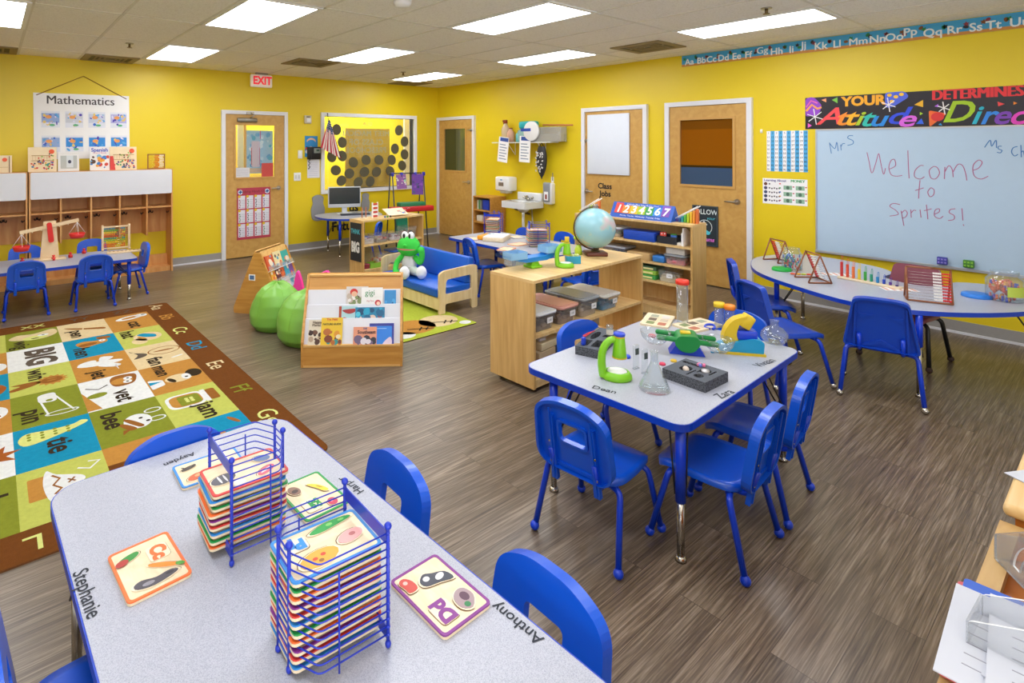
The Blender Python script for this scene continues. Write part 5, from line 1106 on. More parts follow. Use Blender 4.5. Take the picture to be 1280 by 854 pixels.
# small green rug under the couch
sr = M(); x0_, x1_, y0_, y1_ = 2.55, 3.55, 3.85, 5.5
sr.prism(rrect(x0_, x1_, y0_, y1_, .02, 2), 0, .007, pile('small_rug_green', '#a8b43c'), side=pile('rug_edge_dark', '#4a3a22'))
for cx, cy, rr, m_ in ((3.3, 4.12, .2, BE), (3.0, 4.12, .23, OC), (2.82, 3.98, .1, WH), (3.47, 3.93, .06, WH), (2.8, 4.8, .3, LI)): sr.flat(ell(cx, cy, rr, rr*.8, 20), m_, .0075)
for cx, cy in ((3.32, 4.05), (3.02, 4.03)): sr.ribbon([(cx-.1, cy+.06), (cx+.12, cy-.05)], .02, DKB, .0082); sr.ribbon([(cx-.03, cy-.03), (cx+.05, cy+.04)], .015, DKB, .0082); sr.ribbon([(cx+.03, cy-.05), (cx+.1, cy+.01)], .015, DKB, .0082)
single('green_rug', sr, 'small lime green rug with leaf shapes under the blue couch', 'rug')
# ================================================================ SHELF UNITS
def shelf_unit(name, label, loc, rz, w, d, h, shelves, wm=MAPLE, wv=MAPLEV, back=False, bottom=.09, th=.02, casters=True):
    # local: x along, y depth (0 = open front), z up
    t = thing(name, label, 'shelf', loc, rz)
    z0 = .035 if casters else 0
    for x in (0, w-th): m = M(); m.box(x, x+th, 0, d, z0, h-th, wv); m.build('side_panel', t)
    m = M(); m.box(0, w, 0, d, h-th, h, wm); m.build('top_panel', t)
    m = M(); m.box(th, w-th, .004, d, bottom-th, bottom, wm); m.box(th, w-th, .01, .03, z0, bottom-th, wm); m.build('bottom_panel', t)
    for z in shelves: m = M(); m.box(th, w-th, .004, d-.004, z-th, z, wm); m.build('shelf_board', t)
    if back: m = M(); m.box(th, w-th, d-.012, d-.004, bottom, h-th, wm); m.build('back_panel', t)
    if casters:
        for x in (.06, w-.06):
            for y in (.06, d-.06): m = M(); m.cyl((x-.012, y, .018), (x+.012, y, .018), .018, BLACK, 14); m.cyl((x, y, .018), (x, y, .04), .008, STEEL, 8); m.build('caster', t)
    return t
S1o = V((2.815, 2.505)); S1a = radians(1.5); S1w, S1d, S1h = 1.36, .40, .755
shelf_unit('bin_shelf', 'pale wood open shelf with globe on top and clear bins inside', (S1o.x, S1o.y, 0), S1a, S1w, S1d, S1h, (.385,))
S1M = T(S1o.x, S1o.y, 0) @ Rz(S1a)
def s1(x, y, z): return S1M @ V((x, y, z))
def bin_(label, loc, rz, w, d, h, lidc, fill, group, tag_=True, X=None):
    t = thing('storage_bin', label, 'bin', loc, rz, group)
    m = M()
    def wl(k, z): return rrect(-w/2*k, w/2*k, -d/2*k, d/2*k, .025*k, 4)
    a, b = wl(.86, 0), wl(1, 0); n = len(a)
    m.add([(x, y, .0) for x, y in a]+[(x, y, h) for x, y in b], [(i, (i+1) % n, n+(i+1) % n, n+i) for i in range(n)], BINCL, True); m.flat(a, BINCL, .001)
    if tag_: m.prism(rrect(-.03, .03, 0, .04, .004), 0, .001, PAPER, X=T(w*.18, -d/2*.96, h*.4) @ Rx(PI/2)); m.text('LAB', .018, INK, T(w*.18, -d/2*.96-.0016, h*.4+.02) @ Rx(PI/2))
    m.build('bin_body', t)
    if lidc: q = M(); q.prism(rrect(-w/2*1.04, w/2*1.04, -d/2*1.04, d/2*1.04, .03, 4), h-.004, h+.012, lidc, smooth=True); q.prism(rrect(-w/2*.9, w/2*.9, -d/2*.9, d/2*.9, .025, 4), h+.012, h+.016, lidc); q.build('lid', t)
    if fill:
        q = M(); rr = random.Random(label)
        q.prism([(x*.97, y*.97) for x, y in a], .003, h*.32, C(fill[0], .8))
        for i in range(26): c = (rr.uniform(-.38, .38)*w, rr.uniform(-.4, .4)*d, h*rr.uniform(.25, .5)); q.rbox(c[0]-.02, c[0]+.02, c[1]-.014, c[1]+.014, c[2]-.012, c[2]+.012, C(rr.choice(fill), .6), .004, 1)
        q.build('bin_contents', t)
    return t
def lidmat(n, h): return clear(n, h, .8, .2)
GB = 'clear lidded bins on the bin shelf'
bin_('clear bin with milky white lid, nearest the shelf side panel', s1(.165, .2, .386), S1a, .21, .36, .115, lidmat('lid_white', '#e6eaf0'), ['#6a5a4a', '#8a7058', '#54483c'], GB)
bin_('clear bin with pink lid on the bin shelf', s1(.42, .2, .386), S1a, .21, .36, .115, lidmat('lid_pink', '#f2b2a6'), ['#7a5a48', '#9a7a5a', '#5a4030'], GB)
bin_('clear bin with smoky grey lid on the bin shelf', s1(.68, .2, .386), S1a, .21, .36, .125, lidmat('lid_grey', '#a0a9b2'), ['#b09a80', '#8a7a68', '#d0c0a8'], GB)
bin_('clear bin with white top and blue things, furthest along the bin shelf', s1(.95, .2, .386), S1a, .22, .37, .105, lidmat('lid_pale', '#e8e8e4'), ['#1f86b8', '#2a9ac8', '#d0d0d0'], GB)
# odds on the bottom of the bin shelf
for x, y, w, d, h, c, lb in ((.17, .16, .2, .26, .16, '#b09a78', 'beige cardboard box at the bottom of the bin shelf'), (.4, .15, .17, .24, .1, '#3a4a6a', 'dark blue box at the bottom of the bin shelf'), (.24, .12, .26, .16, .05, '#d8c9a4', 'cream flat box lid resting on the beige box')):
    m = M(); m.rbox(-w/2, w/2, -d/2, d/2, 0, h, C(c, .7), .006); single('cardboard_box', m, lb, 'box', s1(x, y, .091 if h > .06 else .252), S1a+.1)
m = M(); m.tube([(-.12, 0, .0), (0, .01, .03), (.12, 0, .04)], .006, WHITE, 8); m.rbox(.1, .18, -.02, .02, .03, .05, BLACK, .006); m.rbox(-.16, -.1, -.025, .025, -.01, .012, WHITE, .006)
single('glue_gun', m, 'white tool with black tip poking out at the bottom of the bin shelf', 'tool', s1(.3, .06, .315), S1a-.2)
# globe
gp = Z(744, 319, S1h); t = thing('globe', 'pale blue globe on a brown wooden base on top of the bin shelf', 'globe', (gp.x, gp.y, S1h), VIEW)
OCEAN = bpy.data.materials.new('globe_map'); OCEAN.use_nodes = True; nt = OCEAN.node_tree; p_ = nt.nodes['Principled BSDF']
tc = nt.nodes.new('ShaderNodeTexCoord'); nz = nt.nodes.new('ShaderNodeTexNoise'); nz.inputs['Scale'].default_value = 5.2; nz.inputs['Detail'].default_value = 6
cr = nt.nodes.new('ShaderNodeValToRGB'); e = cr.color_ramp.elements; e[0].position = .55; e[0].color = (*hexc('#93c3cf'), 1); e[1].position = .57; e[1].color = (*hexc('#a6c6c2'), 1); k_ = e.new(.64); k_.color = (*hexc('#c9b4b8'), 1)
nt.links.new(tc.outputs['Object'], nz.inputs['Vector']); nt.links.new(nz.outputs['Fac'], cr.inputs[0]); nt.links.new(cr.outputs[0], p_.inputs['Base Color']); p_.inputs['Roughness'].default_value = .25
gr = .162; gc = (0, 0, .222)
m = M(); m.ball((0, 0, 0), gr, OCEAN, 40, 26); o = m.build('globe_ball', t); o.location = gc
m = M(); m.tube([(gc[0]+(gr+.012)*cos(a_), 0, gc[2]+(gr+.012)*sin(a_)) for a_ in [radians(80+i*10) for i in range(21)]], .006, mat('bronze_arm', '#5a4a34', .4, metal=.7), 8); m.build('meridian_arm', t)
m = M(); m.cyl((0, 0, .03), (0, 0, .075), .016, MATS['bronze_arm']); m.lathe([(.001, .03), (.04, .03), (.03, .042), (.001, .044)], MATS['bronze_arm'], 20); m.build('stem', t)
m = M(); m.rbox(-.085, .085, -.07, .07, 0, .032, wood('mahogany', '#4a1f16', '#6a3424', .35), .008); m.build('base', t)
m = M(); m.lathe([(.001, .035), (.022, .035), (.022, 0), (.018, 0)], GLASS, 16); m.prism(rrect(-.018, .018, -.018, .018, .004), 0, .03, ACRYL); single('clear_cup', m, 'small clear cup balanced on top of the globe', 'cup', (gp.x, gp.y, S1h+.222+.162))
pm = Z(704, 334, S1h)
microscope('lime green toy microscope with yellow clip on top of the bin shelf', (pm.x, pm.y, S1h), VIEW-.1, .92, GREEN, YEL, YEL, PAPER, clip=True)
pq = Z(716, 329, S1h); m = M(); m.prism(rrect(-.055, .055, -.03, .03, .006), 0, .055, TEAL, holes=[rrect(-.046, .046, -.022, .022, .004)]); m.box(-.05, .05, -.025, .025, 0, .004, TEAL)
for i in range(5): m.box(-.04+.018*i, -.03+.018*i, -.02, .02, .05, .068, C(['#d8d890', '#b8d070', '#e0e0b0', '#c8d880', '#d8e0a0'][i]))
single('slide_box', m, 'turquoise slide box in front of the globe', 'box', (pq.x, pq.y, S1h), VIEW)
pq = Z(723, 318, S1h); t = thing('timer', 'lime and clear sand timer shaped toy beside the globe', 'timer', (pq.x, pq.y, S1h), VIEW)
m = M(); m.lathe([(.001, 0), (.032, 0), (.03, .04), (.02, .07), (.014, .078)], mat('lime_clear', '#b5d63a', .3), 20); m.build('base', t); m = M(); m.lathe([(.014, .078), (.028, .1), (.034, .125), (.001, .126)], GLASS, 20); m.build('clear_cup', t); m = M(); m.lathe([(.001, .155), (.025, .152), (.04, .14), (.036, .126), (.001, .125)], mat('lime_lid', '#b9dc2a', .4), 20); m.build('lid', t)
pq = Z(666, 334, S1h); t = thing('bucket_balance', 'blue bucket balance with pale blue trays on a green foot on the bin shelf', 'balance', (pq.x, pq.y, S1h), radians(-8))
m = M(); m.rbox(-.05, .05, -.05, .05, 0, .02, GREEN, .006); m.prism([(-.04, .018), (.04, .018), (.018, .07), (-.018, .07)], -.03, .03, GREEN, X=Rx(PI/2)); m.build('base', t)
m = M(); m.prism(rpoly([(-.24, .085), (-.1, .05), (.1, .05), (.24, .1), (.24, .125), (.09, .085), (-.09, .08), (-.24, .11)], .01), -.045, .045, mat('sky_plastic', '#1d7fd0', .35), X=Rx(PI/2)); m.build('beam', t)
PBL = clear('pale_blue_tray', '#9fd0ee', .6, .1)
for s, z in ((-1, .08), (1, .1)): m = M(); m.prism(rrect(-.075, .075, -.06, .06, .015), 0, .05, PBL, holes=[rrect(-.07, .07, -.055, .055, .012)], X=T(s*.165, 0, z)); m.prism(rrect(-.07, .07, -.055, .055, .012), 0, .004, PBL, X=T(s*.165, 0, z)); m.build('tray', t)
pq = Z(643, 331, S1h); m = M(); m.prism(rrect(-.07, .07, -.045, .045, .012), 0, .06, ACRYL, holes=[rrect(-.065, .065, -.04, .04, .01)]); m.flat(rrect(-.068, .068, -.043, .043, .01), ACRYL, .002); single('clear_tub', m, 'clear tub under the blue bucket balance', 'tub', (pq.x, pq.y, S1h), radians(-8))
# number shelf
S2o = V((5.03, 3.88)); S2w, S2d, S2h = 1.29, .29, .91
shelf_unit('number_shelf', 'tall pale wood shelf with the day number sign on top, near the class jobs door', (S2o.x, S2o.y, 0), -PI/2+radians(2.5), S2w, S2d, S2h, (.33, .51, .70), back=True, casters=False)
S2M = T(S2o.x, S2o.y, 0) @ Rz(-PI/2+radians(2.5)); S2r = -PI/2+radians(2.5)
def s2(x, y, z): return S2M @ V((x, y, z))
# number sign: a tent of seven coloured tabs
ps = s2(.735, .13, S2h); t = thing('number_sign', 'blue tent sign with rainbow tabs numbered 1 to 7 on the tall shelf', 'sign', ps, S2r)
m = M(); Lg = .66
m.prism([(-.09, 0), (.09, 0), (0, .15)], -Lg/2, Lg/2, C('#2357b8', .4), X=basis((0, 1, 0), (0, 0, 1), (1, 0, 0))); m.build('tent_body', t)
sa = atan2(.15, .09); FX = T(0, -.09, 0) @ Rx(sa)
m = M(FX)
for i, c in enumerate(['#e0443a', '#ee8422', '#f0b822', '#a8c41e', '#2f9a4a', '#2a86d6', '#7a4ab0']):
    x = -Lg/2+.04+i*.084; m.box(x, x+.082, .05, .14 if 0 < i < 6 else .165, .001, .004, C(c, .45)); 
m.build('number_tab', t)
m = M(FX)
for i in range(7): m.text('%d' % (i+1), .115, C('#f2f2ee'), T(-Lg/2+.081+i*.084, .095, .0055), off=.003, shear=.12)
m.text('Calendar Place Value Pocket Chart', .024, C('#e8eef6'), T(0, .152, .0055)); m.text('Monday  Tuesday  Wednesday  Thursday  Friday', .022, C('#dfe8f6'), T(0, .025, .0045)); m.build('sign_lettering', t)
for x0_, fl, lb in ((.3, 1, 'rainbow number stair blocks beside the red tab of the sign'), (1.16, -1, 'rainbow number stair blocks at the open end of the tall shelf')):
    ps = s2(x0_ if fl < 0 else x0_-.2, .16, S2h); t = thing('stair_blocks', lb, 'counting blocks', ps, S2r, 'rainbow stair blocks')
    for i, c in enumerate(['#5a4a9a', '#3a6ab0', '#2f9aa0', '#5ab04a', '#b0c832', '#e0b83a', '#e0963a', '#d8703a']):
        m = M(); x = -.1+i*.028; hh_ = .025+i*.016; m.rbox(x, x+.018, -.02, .02, 0, hh_, C(c, .5), .002); m.build('stair_bar', t)
    m = M(); m.tube([(-.13, -.028, .015), (.12, -.028, .165)], .005, PAPER, 8); m.tube([(-.13, .028, .015), (.12, .028, .165)], .005, PAPER, 8); m.build('side_rail', t)
# contents of the tall shelf
bin_('clear bin with wooden pieces on the upper board of the tall shelf', s2(.36, .15, .701), S2r, .34, .22, .085, lidmat('lid_white', '#c9d2dc'), ['#c8a878', '#a8b878', '#d8c8a0'], 'bins on the tall shelf', False)
m = M(); m.rbox(-.165, .165, -.1, .1, 0, .09, mat('royal_box', '#1a49b8', .45), .005); single('blue_game_box', m, 'royal blue flat box on the upper board of the tall shelf', 'box', s2(.74, .12, .701), S2r)
t = thing('mesh_basket', 'black mesh basket with bright bits on the upper board of the tall shelf', 'basket', s2(1.02, .13, .701), S2r)
m = M(); m.prism(rrect(-.1, .1, -.09, .09, .01), .0, .07, mat('basket_black', '#20242e', .6), holes=[rrect(-.094, .094, -.084, .084, .008)]); m.flat(rrect(-.095, .095, -.085, .085, .008), MATS['basket_black'], .003); m.build('basket_body', t)
for x, y, z, c, lb in ((-.06, -.03, .075, '#d8402e', 'red number cube on top of the black basket'), (.03, .0, .06, '#5ab83a', 'green plastic leaf bit in the black basket'), (.05, -.04, .055, '#2f6ac0', 'blue plastic bit in the black basket')):
    q = t.matrix_basis if False else (T(t.location.x, t.location.y, t.location.z) @ Rz(S2r)); pp = q @ V((x, y, z)); m = M(); m.rbox(-.028, .028, -.028, .028, -.028, .028, C(c, .45), .006)
    if 'cube' in lb: [m.flat(ell(dx, dy, .006, .006, 8), PAPER, .0285) for dx in (-.014, .014) for dy in (-.014, .014)]; [m.flat(ell(dx, dy, .006, .006, 8), PAPER, 0, X=T(0, -.0285, 0) @ Rx(PI/2)) for dx in (-.014, .014) for dy in (-.014, .014)]
    single('toy_cube' if 'cube' in lb else 'toy_bit', m, lb, 'toy', pp, S2r+.4)
m = M(); m.prism([(0, 0), (.2, 0), (.2, .09), (.06, .17), (0, .17)], -.004, .004, PAPER, X=basis((0, 1, 0), (0, 0, 1), (1, 0, 0))); m.box(-.02, -.004, .01, .2, 0, .12, PAPER); single('magazine_file', m, 'cream magazine file at the end of the upper board of the tall shelf', 'file', s2(1.19, .02, .701), S2r)
m = M(); m.rbox(-.09, .09, -.07, .07, 0, .115, mat('white_carton', '#d9d6d0', .6), .004); m.text('TOY', .03, INK, T(0, -.0712, .07) @ Rx(PI/2)); single('white_carton', m, 'white carton with small print stacked on the pink lidded tub', 'box', s2(1.1, .12, .511+.098), S2r)
bin_('pinkish tub with grey lid under the white carton', s2(1.1, .13, .511), S2r, .21, .2, .08, lidmat('lid_grey2', '#9aa0a8'), ['#d07a84', '#c86a78'], 'bins on the tall shelf', False)
m = M(); m.rbox(-.12, .12, -.09, .09, 0, .07, mat('kraft_box', '#c6a26c', .7), .004); m.flat(rrect(-.04, .04, -.018, .018, .003), PAPER, 0, X=T(0, -.0905, .035) @ Rx(PI/2)); single('kraft_box', m, 'tan cardboard box with white label on the middle board of the tall shelf', 'box', s2(.74, .1, .511), S2r)
m = M(); m.rbox(-.06, .06, -.07, .07, 0, .06, C('#2f78c8', .4), .01); single('blue_tub', m, 'small blue tub beside the tan cardboard box', 'tub', s2(.94, .1, .511), S2r)
bin_('clear shallow bin with dark things on the middle board of the tall shelf', s2(.45, .14, .511), S2r, .28, .22, .08, lidmat('lid_clear', '#b8bcc4'), ['#3a3a40', '#5a5a60'], 'bins on the tall shelf', False)
for k, (z, c, lb) in enumerate(((0, '#3f9a4a', 'green game box at the bottom of the game pile on the tall shelf'), (.045, '#8fc042', 'lime game box in the middle of the game pile'), (.085, '#4a6a4a', 'dark green game box on top of the game pile'))):
    m = M(); m.rbox(-.15, .15, -.1, .1, 0, .04, C(c, .5), .004); m.box(-.12, .0, -.1012, -.1, .008, .03, C(['#c8442c', '#e8d84a', '#d8d0b8'][k])); m.box(.02, .12, -.1012, -.1, .01, .026, C('#e8e0a0')); single('game_box', m, lb, 'game box', s2(.76, .13, .331+z), S2r+.03*k, 'game boxes piled on the tall shelf')
m = M(); m.rbox(-.06, .06, -.08, .08, 0, .13, C('#d8502a', .5), .006); single('red_box', m, 'orange red box beside the game pile on the tall shelf', 'box', s2(.52, .14, .331), S2r)
bin_('clear open tub with string ball on the lower board of the tall shelf', s2(1.02, .13, .331), S2r, .18, .2, .11, None, ['#d8cca8', '#e8e0c8'], 'bins on the tall shelf', True)
# THINK BIG shelf
TB = V((3.63, 6.02)); TBa = radians(4)
shelf_unit('think_shelf', 'low pale wood shelf with the THINK BIG sign on its end', (TB.x, TB.y, 0), TBa, 1.0, .3, .72, (.41,), casters=False, bottom=.1)
TBM = T(TB.x, TB.y, 0) @ Rz(TBa)
def tb(x, y, z): return TBM @ V((x, y, z))
q = M(); q.box(0, .235, 0, .48, .001, .008, mat('chalk_board', '#26282c', .7)); q.text('THINK', .1, C('#4fb6c8'), T(.117, .37, .0095), off=.003, sx=.8, maxw=.2); q.text('BIG', .17, C('#e6e6e6'), T(.117, .17, .0095), off=.01, sx=.68)
single('think_big_sign', q, 'black chalk sign THINK BIG on the shelf end', 'sign', X=TBM @ T(0, .272, .2) @ basis((0, -1, 0), (0, 0, 1), (-1, 0, 0)))
cols3 = (['#d8d0d0', '#b84a3a', '#e0d8d8'], ['#8a8078', '#b0a898', '#c84a3a'], ['#c8c0c8', '#8a5a6a', '#e8e0e8', '#4a4a58'], ['#b8b0a8', '#584a48', '#c8a0a0'])
for i, x in enumerate((.13, .34, .56, .82)):
    bin_(['clear tub of white and red bits beside the THINK BIG sign', 'clear tub of grey counters, second from the THINK BIG sign', 'clear tub of mixed cards behind the plush frog', 'tall clear tub of dark blocks at the end of the THINK BIG shelf'][i], tb(x, .15, .411), TBa, .2, .22, .1 if i < 3 else .15, None, cols3[i], 'tubs on the THINK BIG shelf', False)
bin_('white handled tub with yellow and red toys at the bottom of the THINK BIG shelf', tb(.36, .14, .101), TBa, .2, .2, .17, None, ['#d8b040', '#c84a3a', '#e8e0d0'], 'tubs on the THINK BIG shelf', False)
bin_('clear tub with blue lid at the bottom of the THINK BIG shelf', tb(.62, .14, .101), TBa, .24, .22, .16, C('#1d5cc0', .4), ['#b0b0b8', '#888890'], 'tubs on the THINK BIG shelf', False)
m = M(); m.prism(rrect(-.09, .09, -.06, .06, .01), 0, .06, C('#86b83a'), holes=[rrect(-.083, .083, -.053, .053, .008)]); m.flat(rrect(-.085, .085, -.055, .055, .008), C('#6a9a2a'), .003); single('green_basket', m, 'lime green basket at the bottom front of the THINK BIG shelf', 'basket', tb(.28, .02+.07, .101) + V((-.05, -.0, 0)), TBa)
m = M(); m.rbox(-.05, .05, -.05, .05, 0, .06, C('#8a2f3f'), .006); single('maroon_block', m, 'maroon block at the bottom of the THINK BIG shelf', 'block', tb(.09, .1, .101), TBa)
# on top of it
q = M(); q.box(-.15, .15, 0, .2, 0, .006, WOODB); blobs(q, .3, .2, .1, .9, ['#c8402e', '#2f9ab0', '#e8e0c8', '#d86a4a', '#3a7ac0'], 12, 31, .0065, .08)
o = single('picture_board', q, 'pale board with red and blue picture pieces tilted on the THINK BIG shelf', 'board', X=TBM @ T(.62, .06, .735) @ Rz(-.15) @ Rx(.35))
m = M(); m.box(-.12, .12, 0, .05, 0, .045, WOODB, X=T(0, .09, 0)); single('wooden_rest', m, 'small wooden rest under the tilted board', 'rest', tb(.63, .06, .7205), TBa-.15)
t = thing('number_ladder', 'red and white counting ladder standing on the THINK BIG shelf', 'ladder', tb(.3, .16, .72), TBa)
m = M(UP)
for i in range(7): m.box(-.035, .035, .01+i*.026, .03+i*.026, -.008, .008, C('#cf3a34') if i % 2 == 0 else PAPER)
m.build('ladder_rung', t); m = M(UP); m.box(-.045, -.035, 0, .2, -.01, .01, PAPER); m.box(.035, .045, 0, .2, -.01, .01, PAPER); m.build('side_rail', t)
t = thing('wooden_peg_stand', 'small wooden stand with two uprights on the THINK BIG shelf', 'stand', tb(.12, .15, .72), TBa)
m = M(); m.rbox(-.05, .05, -.03, .03, 0, .015, WOODB, .004); m.build('base', t)
for x in (-.03, .03): m = M(); m.cyl((x, 0, .014), (x, 0, .15), .007, C('#b06a3a'), 10); m.build('upright', t)
for k, (x, c, lb) in enumerate(((.42, '#3aa04a', 'green'), (.47, '#2a2a30', 'black'), (.38, '#2f6ac8', 'blue'))):
    m = M(); m.ball((0, 0, .013), .013, C(c, .4), 10, 8); single('counting_bead', m, lb+' counting bead on the THINK BIG shelf', 'bead', tb(x, .05, .72), 0, 'beads on the THINK BIG shelf')
# ================================================================ KIDNEY TABLE TOYS
BRW = wood('brown_stained_wood', '#7a4526', '#9a5c34', .45, (20, 20, 20))
def abacus(label, loc, rz, w, h, d, split, cols=('#f0eeea', '#d8282c')):
    t = thing('tent_abacus', label, 'abacus', loc, rz, 'tent shaped wooden abacuses')
    m = M(); r = .006
    for x in (-w/2, w/2):
        m.tube([(x, -d/2, r), (x, 0, h)], r, BRW, 8); m.tube([(x, d/2, r), (x, 0, h)], r, BRW, 8); m.tube([(x, -d/2, r), (x, d/2, r)], r, BRW, 8)
    m.tube([(-w/2, 0, h), (w/2, 0, h)], r, BRW, 8); m.tube([(-w/2, -d/2, r), (w/2, -d/2, r)], r, BRW, 8); m.build('frame', t)
    for i in range(10):
        f = .1+.085*i; y = -d/2*(1-f)-.0; z = h*f; q = M(); q.tube([(-w/2, y, z), (w/2, y, z)], .0014, CHROME, 5)
        for k in range(10): q.lathe([(.001, -.0045), (.0068, -.003), (.0068, .003), (.001, .0045)], C(cols[0] if k < 5 else cols[1], .35), 8, T((w/2-.008-(9-k)*.0092)*split, y, z) @ Ry(PI/2))
        q.build('bead_row', t)
    return t
abacus('wooden abacus with red and white beads beyond the jar of blue counters', Z(972, 327, H), 1.05, .18, .2, .15, 1)
abacus('wooden abacus seen from its end between the bear jar and the rainbow counter', Z(1016, 351, H), .8, .2, .22, .17, 1)
abacus('wooden abacus facing us with white and red beads in front of the maroon chair', Z(1160, 376, H), radians(-71), .235, .225, .13, 1)
def bearjar(label, loc, r, h, cols, lab, seed):
    t = thing('counter_jar', label, 'jar', loc)
    m = M(); m.lathe([(.001, .002), (r*.95, .002), (r, .01), (r, h*.72), (r*.8, h*.84), (r*.74, h*.86), (r*.74, h), (r*.7, h), (r*.7, h*.85), (r*.96, h*.71), (r*.96, .012), (.001, .006)], GLASS, 28); m.build('jar_glass', t)
    rr = random.Random(seed); q = M()
    for i in range(70):
        a = rr.uniform(0, 2*PI); d = r*.82*sqrt(rr.random())*(1 if i > 20 else 1); z = h*rr.uniform(.04, .62); c = C(rr.choice(cols), .4); x, y = d*cos(a), d*sin(a); s = r*.11
        q.ball((x, y, z), (s, s*.8, s*1.2), c, 8, 5); q.ball((x, y, z+s*1.5), s*.7, c, 8, 5)
    q.build('counters', t)
    if lab: m = M(); n = 14; m.grid(lambda u, v: (r*1.006*cos(-2.9+1.5*u), r*1.006*sin(-2.9+1.5*u), h*(.2+.34*v)), n, 2, C(lab, .5)); m.build('label', t)
bearjar('clear jar of blue and green counters at the end of the kidney table', Z(990, 337, H), .078, .19, ['#1f4fb8', '#1f9a8a', '#2f8a3a', '#1f6ac8', '#d84a3a', '#16806a'], None, 3)
bearjar('clear jar of orange, red and purple counters with a green label', Z(1256, 375, H), .1, .2, ['#e0682a', '#d83a30', '#6a3aa0', '#e8a030', '#3a4ac0', '#e0582a'], '#b5c84a', 9)
for px, py, c, r, lb in ((977, 338, '#12a03c', .075, 'green jar lid beside the jar of blue and green counters'), (1221, 371, '#1f78d8', .085, 'blue jar lid beside the jar of orange counters')):
    m = M(); m.lathe([(.001, .024), (r*.9, .024), (r*.97, .02), (r, .004), (r, 0), (r*.96, 0), (r*.95, .016), (.001, .02)], C(c, .4), 32); single('jar_lid', m, lb, 'lid', Z(px, py, H), group='jar lids on the kidney table')
a_, b_ = Z(1052, 348, H), Z(1121, 361, H); d = b_-a_; L_ = d.length+.03
t = thing('rainbow_counter', 'rainbow counting frame with ten beaded loops of falling height', 'counting frame', (a_.x, a_.y, H), atan2(d.y, d.x))
m = M(); m.rbox(-.02, L_, -.03, .03, 0, .018, WOODB, .005); m.build('base', t)
for i, c in enumerate(['#cf2a2a', '#dd4a24', '#e8722a', '#ecd02a', '#3aa63a', '#1f9a7a', '#1f86c8', '#2a4ac0', '#5a2f9a', '#4a2a80']):
    x = .004+i*(L_-.03)/9; hh_ = .05+.0135*(9-i); q = M(); q.tube([(x, -.008, .018), (x, -.008, hh_)]+[(x, .014*(1-cos(PI*k/6))/2*1.6-.008, hh_+.012*sin(PI*k/6)) for k in range(1, 7)]+[(x, .0144, .018)], .0018, C(c, .4), 6)
    for k in range(10-i): q.lathe([(.001, 0), (.0095, .001), (.0095, .010), (.001, .011)], C(c, .35), 10, T(x, -.008, .02+k*.0115))
    q.build('bead_loop', t)
def strip(label, loc, rz, cols, n, w=.022, l=.05, nm='linking_piece'):
    m = M()
    for i in range(n): m.rbox(i*l, i*l+l*.9, -w/2, w/2, 0, .012, C(cols[i % len(cols)], .4), .004, 1)
    single(nm, m, label, 'toy', loc, rz)
strip('green, blue and orange linking pieces in front of the tent abacus', Z(1076, 373, H), -1.0, ['#5ab83a', '#1f5fd0', '#1f5fd0', '#e8922a'], 4)
strip('orange and yellow linking pieces beside the end on abacus', Z(988, 343, H), -.9, ['#e0562a', '#e8b02a', '#c8d03a'], 4, .02, .04)
for k, (px, py, lb) in enumerate(((1044, 343, 'striped cream number card behind the end on abacus'), (1124, 362, 'cream number card behind the rainbow counter'))):
    m = M(); m.box(-.11, .11, -.05, .05, 0, .002, PAPER)
    for i in range(5): m.box(-.1+.045*i, -.08+.045*i, -.045, .045, .002, .0024, C('#d8a08a'))
    single('number_card', m, lb, 'card', Z(px, py, H), -.9, 'number cards on the kidney table')
# ================================================================ SINK WALL (things: x right, y up, z out of the wall)
def onR(y, z, off=0): return T(RIGHT-off, y, z) @ RW
PORC = mat('porcelain', '#e4e7ea', .12, noise=.01, coat=.4)
t = thing('wall_sink', 'white porcelain wall sink with chrome tap', 'sink', X=onR(6.2, .68))
W = .50; m = M()
m.rbox(0, W, .12, .24, 0, .07, PORC, .015); m.build('splashback', t)
m = M(); m.prism(rrect(0, W, 0, .44, .03, 4), -.0, .1, PORC, holes=[rrect(.07, W-.07, .07, .33, .08, 5)], X=T(0, .12, 0) @ basis((1, 0, 0), (0, 0, 1), (0, -1, 0)))
m.grid(lambda u, v: (W/2+(W/2-.07)*(1-v*.75)*cos(2*PI*u)*.98, .11-.17*sin(v*PI/2), .2+.13*(1-v*.75)*sin(2*PI*u)), 28, 8, PORC, closeu=True)
m.build('basin', t)
m = M(); m.cyl((W/2, .12, .09), (W/2, .16, .09), .03, CHROME, 16); m.tube(bent([(W/2, .15, .09), (W/2, .19, .1), (W/2, .17, .2)], .03), .013, CHROME)
m.tube([(W/2-.08, .15, .08), (W/2+.08, .15, .08)], .012, CHROME); [m.ball((W/2+s*.08, .165, .08), .022, CHROME) for s in (-1, 1)]; m.build('tap', t)
m = M(); m.tube(bent([(W/2, -.06, .2), (W/2, -.3, .2), (W/2, -.34, .12), (W/2+.0, -.22, .06), (W/2, -.24, 0)], .05), .022, PORC); m.tube([(W/2+.1, .0, .12), (W/2+.1, -.68, .05)], .012, STEEL); m.tube([(W/2-.08, .0, .3), (W/2-.04, -.1, .02)], .018, mat('pipe_dark', '#6a5a48', .5)); m.build('drain_pipe', t)
t = thing('paper_towel_dispenser', 'white paper towel dispenser on the yellow wall beside the sink', 'dispenser', X=onR(6.5, .93)); a, b = R(638, 232); t.matrix_basis = onR(a+.16, b-.12)
